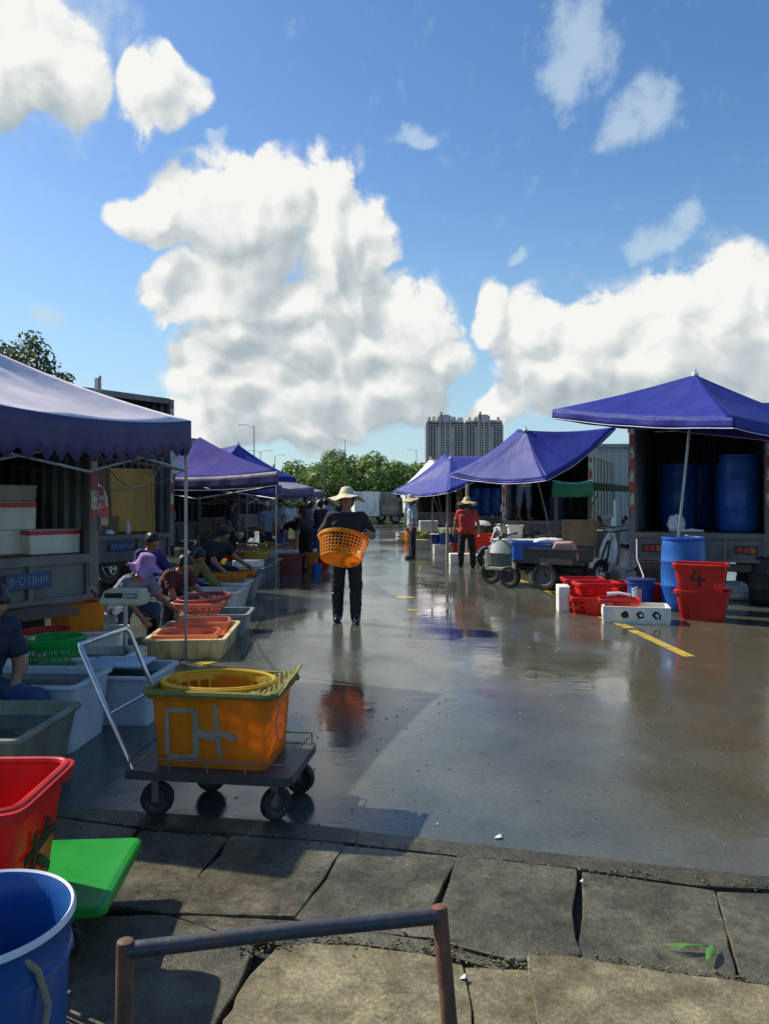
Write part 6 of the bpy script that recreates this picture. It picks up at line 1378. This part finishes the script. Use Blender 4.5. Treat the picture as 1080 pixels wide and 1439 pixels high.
for i,(x,sx_,sz_) in enumerate(((-.14,.052,.045),(.05,.048,.048),(.25,.050,.050))):
    n_ = 20; pts = []
    for q in range(n_): a = 2*PI*q/n_; rr = 1+.35*noise.noise(Vector((math.cos(a)*1.6+i*5,math.sin(a)*1.6,i))); pts.append((x+math.cos(a)*sx_*rr,-.2525,.115+math.sin(a)*sz_*rr))
    if i == 0: b.add(pts, [tuple(range(n_))])
    else:
        inn = [(x+(p_[0]-x)*.5+.008,-.2525,.115+(p_[2]-.115)*.42) for p_ in pts]; b.add(pts+inn, [(q,(q+1)%n_,n_+(q+1)%n_,n_+q) for q in range(n_-(4 if i==2 else 0))])
b.box((.29,-.2515,.09),(.02,.003,.06)); b.build('black_mark', M['ink'], fo, sharp=0)
basket('crate', 'shallow red crate lying in the open foam box', 'crate', M['red'], (3.20,10.50,.16), .52,.34,.12, R(-12), None, taper=.9, p=8, rows=2, n=96)
foam_box('foam_box', 'white foam box standing on end at the left of the low red crates', (2.63,11.35,0), .17,.42,.36, R(-8), None)
bk = bucket('navy blue lidded bucket with a white paper label behind the foam box', (3.88,11.65,0), .20,.42, M['blue'], None, lidm=M['navy'], taper=.86)
b = MB(); K=9; vs=[]; 
for i in range(K+1):
    a = R(-150+45*i/K); 
    for z in (.10,.30): rr = .20*(.86+.14*z/.36)+.004; vs.append((rr*math.cos(a), rr*math.sin(a), z))
b.add(vs, [(2*i,2*i+2,2*i+3,2*i+1) for i in range(K)]); solidify(b.build('paper_label', M['paper'], bk, sharp=0), .001)
tub('stool', 'small red plastic stool between the navy bucket and the barrel', 'stool', M['red'], (4.12,11.75,.34), .24,.24,.34, 0, None, rot=(R(180),0,0), taper=.8, r=.03)
b = MB(); b.tube([(0,0,1.0),(-.03,-.1,.7),(.02,-.25,.45),(-.05,-.45,.34),(-.35,-.9,.30)], .012, 8); o = b.build('hose', M['paper'], None, loc=(4.0,12.2,0)); tag(o, 'white hose hanging from the truck corner into the red crates', 'hose')
b = MB(); b.tube([(0,0,0),(.15,-.04,.02),(.30,-.10,.0)], [.03,.022,.016], 8); o = b.build('plastic_bottle', M['paper'], None, loc=(3.10,10.72,.31)); tag(o, 'white plastic tube lying across the shallow red crate', 'tube')
bucket('small yellow cup on the wet ground behind the motor tricycle', (4.0,14.3,0), .07,.12, M['yellow'], handle=False, name='cup', cat='cup')
# mid right goods
GM = 'boxes and buckets of the middle right stall'
foam_box('foam_box', 'low white foam box left of the red shirted person', (1.78,23.2,0), .62,.5,.26, 0, GM)
foam_box('foam_box', 'white foam box just behind the boots of the red shirted person', (1.90,19.3,0), .55,.42,.26, 0, GM)
foam_box('foam_box', 'white foam box right of the boots of the red shirted person', (2.48,18.9,0), .60,.42,.26, R(5), GM)
bucket('dark blue bucket with a white lid, left of three on the foam box', (1.52,23.2,.265), .15,.30, M['navy'], GM, lidm=M['paper'], handle=False)
bucket('mid blue bucket, middle of three on the foam box', (1.80,23.1,.265), .17,.32, M['blue'], GM, handle=False)
bucket('mid blue bucket, right of three on the foam box', (2.10,23.3,.22), .17,.32, M['blue'], GM, handle=False)
tub('crate', 'red tub beside the low white foam box', 'crate', M['red'], (2.18,22.9,0), .36,.36,.32, 0, GM)
for i,(lab,z) in enumerate((('lowest red crate in the stack behind the red shirted person',0),('middle red crate in the stack behind the red shirted person',.22),('top red crate in the stack behind the red shirted person',.44))):
    basket('crate', lab, 'crate', M['brightred'], (2.47+.02*i,19.0+.9,z+.03), .52,.42,.26, R(4*i), GM, taper=.88, p=7, rows=2, n=64)
o = thing('lidded_tub', 'round black tub with a domed white lid on the stack of red crates', 'tub', (2.42,19.35,.78)); b = MB(); b.lathe([(.001,0),(.13,.0),(.22,.07),(.25,.17),(.25,.20)], 32); b.build('body', M['black'], o); b = MB(); b.lathe([(.262,.185),(.262,.21),(.21,.27),(.10,.305),(.001,.31)], 32); b.build('lid', M['white'], o)
foam_box('foam_box', 'white box propped at table height behind the straw hatted man', (1.42,24.8,.58), .60,.45,.34, 0, GM)
foam_box('foam_box', 'small foam box at the foot of the net heap', (1.25,24.6,0), .55,.4,.32, 0, GM, m=M['cream'])
bag('heap of yellow green nets behind the straw hatted man', (1.35,25.4,0), .45,.32,.45, M['net'], 41, name='net_heap', cat='net')
bag('second lower heap of yellowish nets beside the weathered pole', (2.1,25.4,0), .40,.32,.38, M['net'], 43, name='net_heap', cat='net')
barrel('pale cream bucket at the left end of the far right stall', (.62,28.5,0), .20,.40, M['cream'], GM, name='bucket', cat='bucket')
barrel('orange bucket beside the pale cream one at the far right stall', (.93,28.0,0), .20,.46, M['orange'], GM, name='bucket', cat='bucket')
for i,(px,Y,zt,lab) in enumerate(((607,23.8,1.95,'thin pole under the left eave of the white edged parasol'),(628,22.6,1.9,'thick weathered pole left of the red shirted person'),(656,21.5,2.05,'bamboo pole rising behind the yellow straw hat'))):
    x = (px-CX)/F*Y; b = MB(); b.tube([(0,0,0),(.01,0,zt*.5),(.0,0,zt)], .045 if i else .03, 10); b.tube([(.012,0,zt*.9),(.35,.1,zt*.45)] if i==0 else [(0,-.03,.9),(0,.03,.9)], .015, 6); o = b.build('pole', M['bamboo'], None, loc=(x,Y,0)); tag(o, lab, 'pole')
def table(lab, loc, w_, d_, h_, rz=0, m='white'):
    o = thing('table', lab, 'table', loc, rz); b = MB(); b.box((0,0,h_-.02),(w_,d_,.035)); b.build('tabletop', M[m], o, sharp=0)
    for sx_ in (-1,1):
        for sy_ in (-1,1): b = MB(); b.tube([(sx_*(w_/2-.04),sy_*(d_/2-.04),0),(sx_*(w_/2-.04),sy_*(d_/2-.04),h_-.04)],.016,8); b.build('leg', M['cream'], o)
    b = MB(); b.box((0,-d_/2+.04,h_*.35),(w_-.1,.02,.025)); b.box((0,d_/2-.04,h_*.35),(w_-.1,.02,.025)); b.build('stretcher', M['cream'], o, sharp=0); return o
table('low white metal table behind the motor tricycle', (2.95,17.4,0), 1.0,.6,.72, R(-8))
table('narrow work table at the far right stall', (1.9,26.5,0), 1.2,.5,.62)

# ------------------------------------------------------------------ vehicles on the right
mt_ = thing('motor_tricycle', 'small grey motor tricycle with a dark cargo bed carrying a blue crate', 'tricycle', (3.05,14.15,0), R(144))   # local +x is forward
b = MB(); b.box((-.05,0,.50),(1.15,.98,.05)); b.box((-.05,.47,.62),(1.15,.03,.24)); b.box((-.05,-.47,.62),(1.15,.03,.24)); b.box((-.61,0,.62),(.03,.91,.24)); b.box((-.05,.49,.745),(1.2,.04,.03)); b.box((-.05,-.49,.745),(1.2,.04,.03)); b.build('cargo_bed', M['darksteel'], mt_, sharp=0)
b = MB(); b.box((.2,.20,.36),(1.7,.06,.09)); b.box((.2,-.20,.36),(1.7,.06,.09)); b.tube([(-.1,-.5,.28),(-.1,.5,.28)],.03,8); b.box((-.1,.3,.40),(.5,.05,.05)); b.build('chassis', M['rubber'], mt_, sharp=0)
for s in (-1,1): wheel(mt_, (-.10,s*.44,.245), .245,.14,'Y', rimm=M['greysteel'])
wheel(mt_, (.62,.40,.20), .20,.12,'Y', rimm=M['darksteel'])
wheel(mt_, (1.22,0,.21), .21,.11,'Y', rimm=M['darksteel'])
b = MB()
b.box((.80,.43,.34),(.62,.05,.06)); b.box((.80,-.43,.34),(.62,.05,.06)); b.box((.52,.43,.52),(.07,.05,.42)); b.box((1.08,.43,.50),(.07,.05,.36)); b.box((.52,-.43,.52),(.07,.05,.42)); b.box((.80,0,.33),(.6,.80,.03)); bevel(b.build('step_frame', M['cream'], mt_, sharp=0), .01)
b = MB(); b.loft([[Vector((x,y*k_,z)) for y,z in ((-.34,.38),(.34,.38),(.38,.62),(.26,.84+dz_),(-.26,.84+dz_),(-.38,.62))] for x,k_,dz_ in ((.60,.95,-.06),(.66,1.0,.0),(.92,1.0,.02),(1.06,.95,-.05),(1.16,.70,-.20))]); fr = b.build('fairing', M['teal'], mt_, sharp=30); bevel(fr,.02,2)
b = MB(); b.lathe([(.001,.0),(.07,.02),(.09,.07),(.085,.075),(.001,.075)], 20, mt=Matrix.Rotation(R(90),4,'Y'), c=(1.16,0,.66)); b.build('headlight', M['white'], mt_)
b = MB(); b.tube([(1.22,0,.24),(1.12,0,.62),(1.02,0,.90)],.03,8); b.tube([(.90,.33,.96),(.98,.2,.93),(1.02,0,.90),(.98,-.2,.93),(.90,-.33,.96)],.014,8); b.tube([(1.0,.22,.93),(1.02,.26,1.06)],.006,6); b.tube([(.90,.33,.96),(.87,.40,.97)],.02,8); b.tube([(.90,-.33,.96),(.87,-.40,.97)],.02,8); b.build('handlebar', M['black'], mt_)
b = MB(); b.loft([rrect(.10,.10,.03,0,3,.98,0),rrect(.22,.14,.03,.02,3,1.0,0),rrect(.20,.12,.03,.06,3,1.0,0)]); q_ = b.build('front_mudguard', M['white'], mt_, loc=(.24,0,.47), sharp=60)
b = MB(); b.loft([rrect(.40,.30,.05,.62,4,.45,0),rrect(.46,.36,.06,.66,4,.45,0),rrect(.44,.34,.06,.72,4,.45,0)]); b.build('seat', M['black'], mt_)
def onT(x,y): a = R(144); return (3.05+x*math.cos(a)-y*math.sin(a), 14.15+x*math.sin(a)+y*math.cos(a))
tub('crate', 'bright blue ribbed crate riding on the motor tricycle', 'crate', M['bluelite'], (*onT(.28,.22),.53), .70,.44,.32, R(-8), None, taper=.97, ribs=9)
o = thing('padded_block', 'pinkish foam block with sloping ends lying on the tricycle bed', 'block', (*onT(-.36,.18),.53), R(-20)); b = MB(); b.loft([[Vector((x,y,z)) for x,z in ((-.25,0),(.25,0),(.25,.12),(.13,.34),(-.15,.34),(-.25,.12))] for y in (-.2,.2)]); bevel(b.build('foam', M['pink'], o, sharp=30), .03, 3)
bag('white cloth spread over the blue crate', (*onT(-.02,.15),.80), .26,.16,.08, M['paper'], 51, name='cloth', cat='cloth')
# cargo tricycle with green awning
gt = thing('awning_cart', 'three wheeled cart with a green tarpaulin awning on four posts', 'cart', (3.95,16.2,0), R(-14))
b = MB()
for s,(x,y) in enumerate(((-.34,-.35),(.36,-.35),(.36,1.3),(-.34,1.3))): b = MB(); b.box((x,y,1.15),(.045,.045,1.7)); b.build('post', M['greysteel'], gt, sharp=0)
b = MB(); b.box((0,.45,.42),(.9,1.9,.08)); b.box((-.42,.45,.56),(.04,1.9,.22)); b.box((.42,.45,.56),(.04,1.9,.22)); b.tube([(-.34,-.35,1.45),(-.12,-.36,1.68)],.012,6); b.tube([(.36,-.35,1.45),(.52,.2,1.72)],.012,6); b.build('bed', M['darksteel'], gt, sharp=0)
b = MB(); vs=[]; fs=[]
nx=14; prof=[(-.42,1.68),(-.41,1.84),(-.38,1.99),(.1,2.03),(.6,2.02),(1.1,2.0),(1.38,1.95)]
for i in range(nx+1):
    for j,(y,z) in enumerate(prof): vs.append((-.40+.82*i/nx, y+.015*noise.noise(Vector((i*.6,j,1))), z-.05*math.sin(PI*i/nx)*(1 if 2<=j else .2)+.02*noise.noise(Vector((i*.5,j*.8,3)))))
for i in range(nx):
    for j in range(len(prof)-1): a=i*len(prof)+j; fs.append((a,a+1,a+len(prof)+1,a+len(prof)))
b.add(vs,fs); solidify(b.build('awning', M['greentarp'], gt, sharp=60),.003)
b = MB(); 
b.add([(.42,-.38,1.97),(1.15,.1,1.90),(1.15,1.3,1.88),(.42,1.38,1.93)],[(0,1,2,3)]); b.add([(.42,-.38,1.97),(1.15,.1,1.90),(1.15,.1,1.78),(.42,-.38,1.80)],[(0,1,2,3)]); solidify(b.build('side_flap', mat('dark_green_tarp',(.02,.07,.05),.6,scale=3), gt, sharp=0),.004)
for x,y in ((-.36,.3),(.36,.3),(0,1.45)): wheel(gt,(x*1.25,y,.28),.28,.10,'X',rimm=M['steel'])
board('plywood sheet with orange brown streaks leaning on the awning cart', 0, Vector((3.90,15.45)), .42, .68,.80, M['wood'], R(-5), 4, .02)
def scooter(lab, loc, rz, body='white'):
    s_ = thing('motor_scooter', lab, 'scooter', loc, rz)     # local +x forward
    for x in (.62,-.62): wheel(s_,(x,0,.24),.24,.10,'Y',rimm=M['steel'])
    b = MB(); b.loft([[Vector((x,y*wd,z)) for y in (-1,1)]+[Vector((x+dx,y*wd*.85,z)) for y in (1,-1)] for x,z,wd,dx in ((.46,.24,.10,-.06),(.44,.40,.20,-.08),(.40,.62,.23,-.08),(.36,.82,.18,-.07),(.33,.96,.10,-.05),(.31,1.04,.04,-.03))]); b.build('leg_shield', M[body], s_, sharp=60)
    b = MB(); b.loft([[Vector((x,y*wd,zb)) for y in (-1,1)]+[Vector((x,y*wd*.8,zt)) for y in (1,-1)] for x,zb,zt,wd in ((.40,.28,.33,.15),(.0,.26,.32,.15),(-.10,.28,.66,.14),(-.45,.40,.72,.15),(-.78,.58,.74,.08))]); b.build('body', M[body], s_, sharp=60)
    b = MB(); b.loft([[Vector((x,y*wd,z)) for y in (-1,1)]+[Vector((x,y*wd*.85,z+.08)) for y in (1,-1)] for x,z,wd in ((.0,.68,.10),(-.25,.70,.14),(-.5,.73,.14),(-.75,.76,.10))]); bevel(b.build('seat', M['black'], s_, sharp=60),.02)
    b = MB(); b.tube([(.62,.07,.24),(.48,.07,.55),(.36,0,.95)],.02,8); b.tube([(.62,-.07,.24),(.48,-.07,.55),(.36,0,.95)],.02,8); b.tube([(.22,.33,1.05),(.32,.15,1.02),(.34,0,1.0),(.32,-.15,1.02),(.22,-.33,1.05)],.014,8)
    for s in (-1,1): b.tube([(.28,s*.22,1.03),(.30,s*.28,1.18)],.006,6); b.lathe([(.001,0),(.05,.0),(.05,.012),(.001,.012)],14,c=(.30,s*.29,1.21),mt=Matrix.Rotation(R(90),4,'Y'))
    b.build('handlebar', M['black'], s_)
    b = MB(); b.lathe([(.001,.0),(.05,.02),(.065,.05),(.001,.05)],16,c=(.36,0,.90),mt=Matrix.Rotation(R(90),4,'Y')); b.build('headlight', M['paper'], s_)
    b = MB(); b.loft([[Vector((.62+.28*math.cos(a),y,.24+.28*math.sin(a))) for y in (-.06,.06)]+[Vector((.62+.265*math.cos(a),y,.24+.265*math.sin(a))) for y in (.06,-.06)] for a in [R(q) for q in (20,50,80,110,140,165)]]); b.build('mudguard', M[body], s_, sharp=60)
    b = MB(); b.tube([(-.2,-.12,.22),(-.7,-.16,.28)],.035,8); b.build('exhaust', M['steel'], s_); return s_
sc0 = scooter('white motor scooter parked by the corner of the near right truck', (4.62,14.9,0), R(-150))
dup(sc0, 'dark crowded scooter behind the awning cart', (3.45,18.1,0), R(160)); dup(sc0, 'scooter with its handlebar against the grey shed', (5.15,17.5,0), R(-100)); dup(sc0, 'scooter half hidden behind the low white table', (3.0,18.4,0), R(200))
tub('tub', 'whitish bucket between the parked scooters', 'tub', M['whitetub'], (3.05,18.0,.72), .35,.3,.3, 0, None)
foam_box('foam_box', 'stack box of grey white plastic behind the white scooter', (4.75,16.8,.0), .6,.5,.95, R(10), None, m=M['greytub'])

# scraps and specks left on the wet yard
b = MB(); rs = random.Random(12)
for i in range(150):
    y = 3.9+14*rs.random()**1.6; x = rs.uniform(-.24*y-.6, .42*y); s_ = rs.uniform(.003,.012)*(1.6 if y > 8 else 1)
    if rs.random() < .5: x = rs.uniform(-1.75,-.9) if rs.random()<.5 else rs.uniform(2.2,4.6); y = rs.uniform(7,15)
    a = rs.uniform(0,6); b.add([(x+s_*math.cos(a+q)*rs.uniform(.6,1.5), y+s_*math.sin(a+q)*rs.uniform(.6,1.5), .003+rs.uniform(0,.002)) for q in (0,1.3,2.4,3.9,5.1)], [(0,1,2,3,4)])
tag(b.build('fish_scraps', M['fish'], sharp=0), 'tiny pale fish scraps and foam crumbs on the wet yard', None, None, 'stuff')
b = MB()
for i in range(160):
    y = 3.4+3*rs.random(); x = rs.uniform(-2.0,2.2); 
    if y < edge(x)+.02: y = edge(x)-rs.uniform(.03,1.0)
    s_ = rs.uniform(.002,.006); b.box((x,y,.012+s_*.4 if y < edge(x) else .002), (s_*2.2,s_*1.5,s_), Matrix.Rotation(rs.uniform(0,6),4,'Z'))
tag(b.build('pebbles', M['sandy'], sharp=0), 'small pale stones and crumbs strewn by the kerb', None, None, 'stuff')

# more trays and baskets down the left row
basket('basket', 'yellow slotted basket on the green grey tub', 'basket', M['yellow'], (-2.62,15.8,.39), .50,.40,.16, R(8), GO, rows=2, n=72, taper=.88)
basket('crate', 'red slotted crate on the left part of the green grey tub', 'crate', M['red'], (-3.25,15.75,.39), .52,.38,.14, R(-6), GO, rows=2, n=72, p=7, taper=.9)
foam_box('foam_box', 'white open foam tray on the blue grey tub beside the aisle', (-2.55,14.45,.365), .56,.40,.12, R(5), GO, open_=True)
basket('crate', 'yellow slotted crate on the left part of the blue grey tub', 'crate', M['yellow'], (-3.28,14.4,.365), .56,.42,.13, R(-4), GO, rows=1, n=72, p=7, taper=.9)
basket('crate', 'orange slotted crate on the second white tub near its right end', 'crate', M['orange'], (-2.40,11.80,.385), .50,.36,.10, R(3), GO, rows=1, n=72, p=7, taper=.92)
foam_box('foam_box', 'white foam box at the aisle end of the far left stalls', (-2.05,19.7,0), .60,.50,.34, R(-3), GO)
basket('basket', 'orange basket on the aisle end white foam box', 'basket', M['orange'], (-2.05,19.7,.345), .44,.36,.16, 0, GO, rows=2, n=64)
foam_box('foam_box', 'white foam box standing under the farthest left canopies', (-2.1,25.6,0), .8,.6,.5, R(4), GO)
tub('tub', 'small white tub of fish in the gap before the cream tray', 'tub', M['whitetub'], (-2.95,7.95,0), .5,.40,.30, R(10), None, contents=.8)
foam_box('foam_box', 'grey white foam box lying under the tail of the second left truck', (-3.75,12.4,0), .8,.5,.35, AL, None)

# cables and ties about the trucks and canopies
def cable(lab, pts, r=.008, m='black', name='cable', cat='cable'):
    b = MB(); P_ = [Vector(p) for p in pts]; out = []
    for a, c in zip(P_[:-1], P_[1:]):
        for i in range(8): t = i/8; q = a.lerp(c, t); q.z -= .10*(c-a).length*4*t*(1-t); out.append(q)
    out.append(P_[-1]); o = b.tube(out, r, 6).build(name, M[m], None); return tag(o, lab, cat)
cable('black cable sagging between the nearest left truck and the mustard board truck', [(-2.98,7.75,2.25),(-3.9,13.9,2.6)])
cable('white tie rope from the near canopy pole to the nearest left truck', [(-1.97,7.72,1.95),(-2.90,7.70,1.75)], .005, 'rope', 'rope', 'rope')
cable('dark hose curling on the ground under the nearest left truck', [(-2.75,7.3,.12),(-2.6,7.55,.10),(-2.85,7.9,.08)], .012, 'black', 'hose', 'hose')
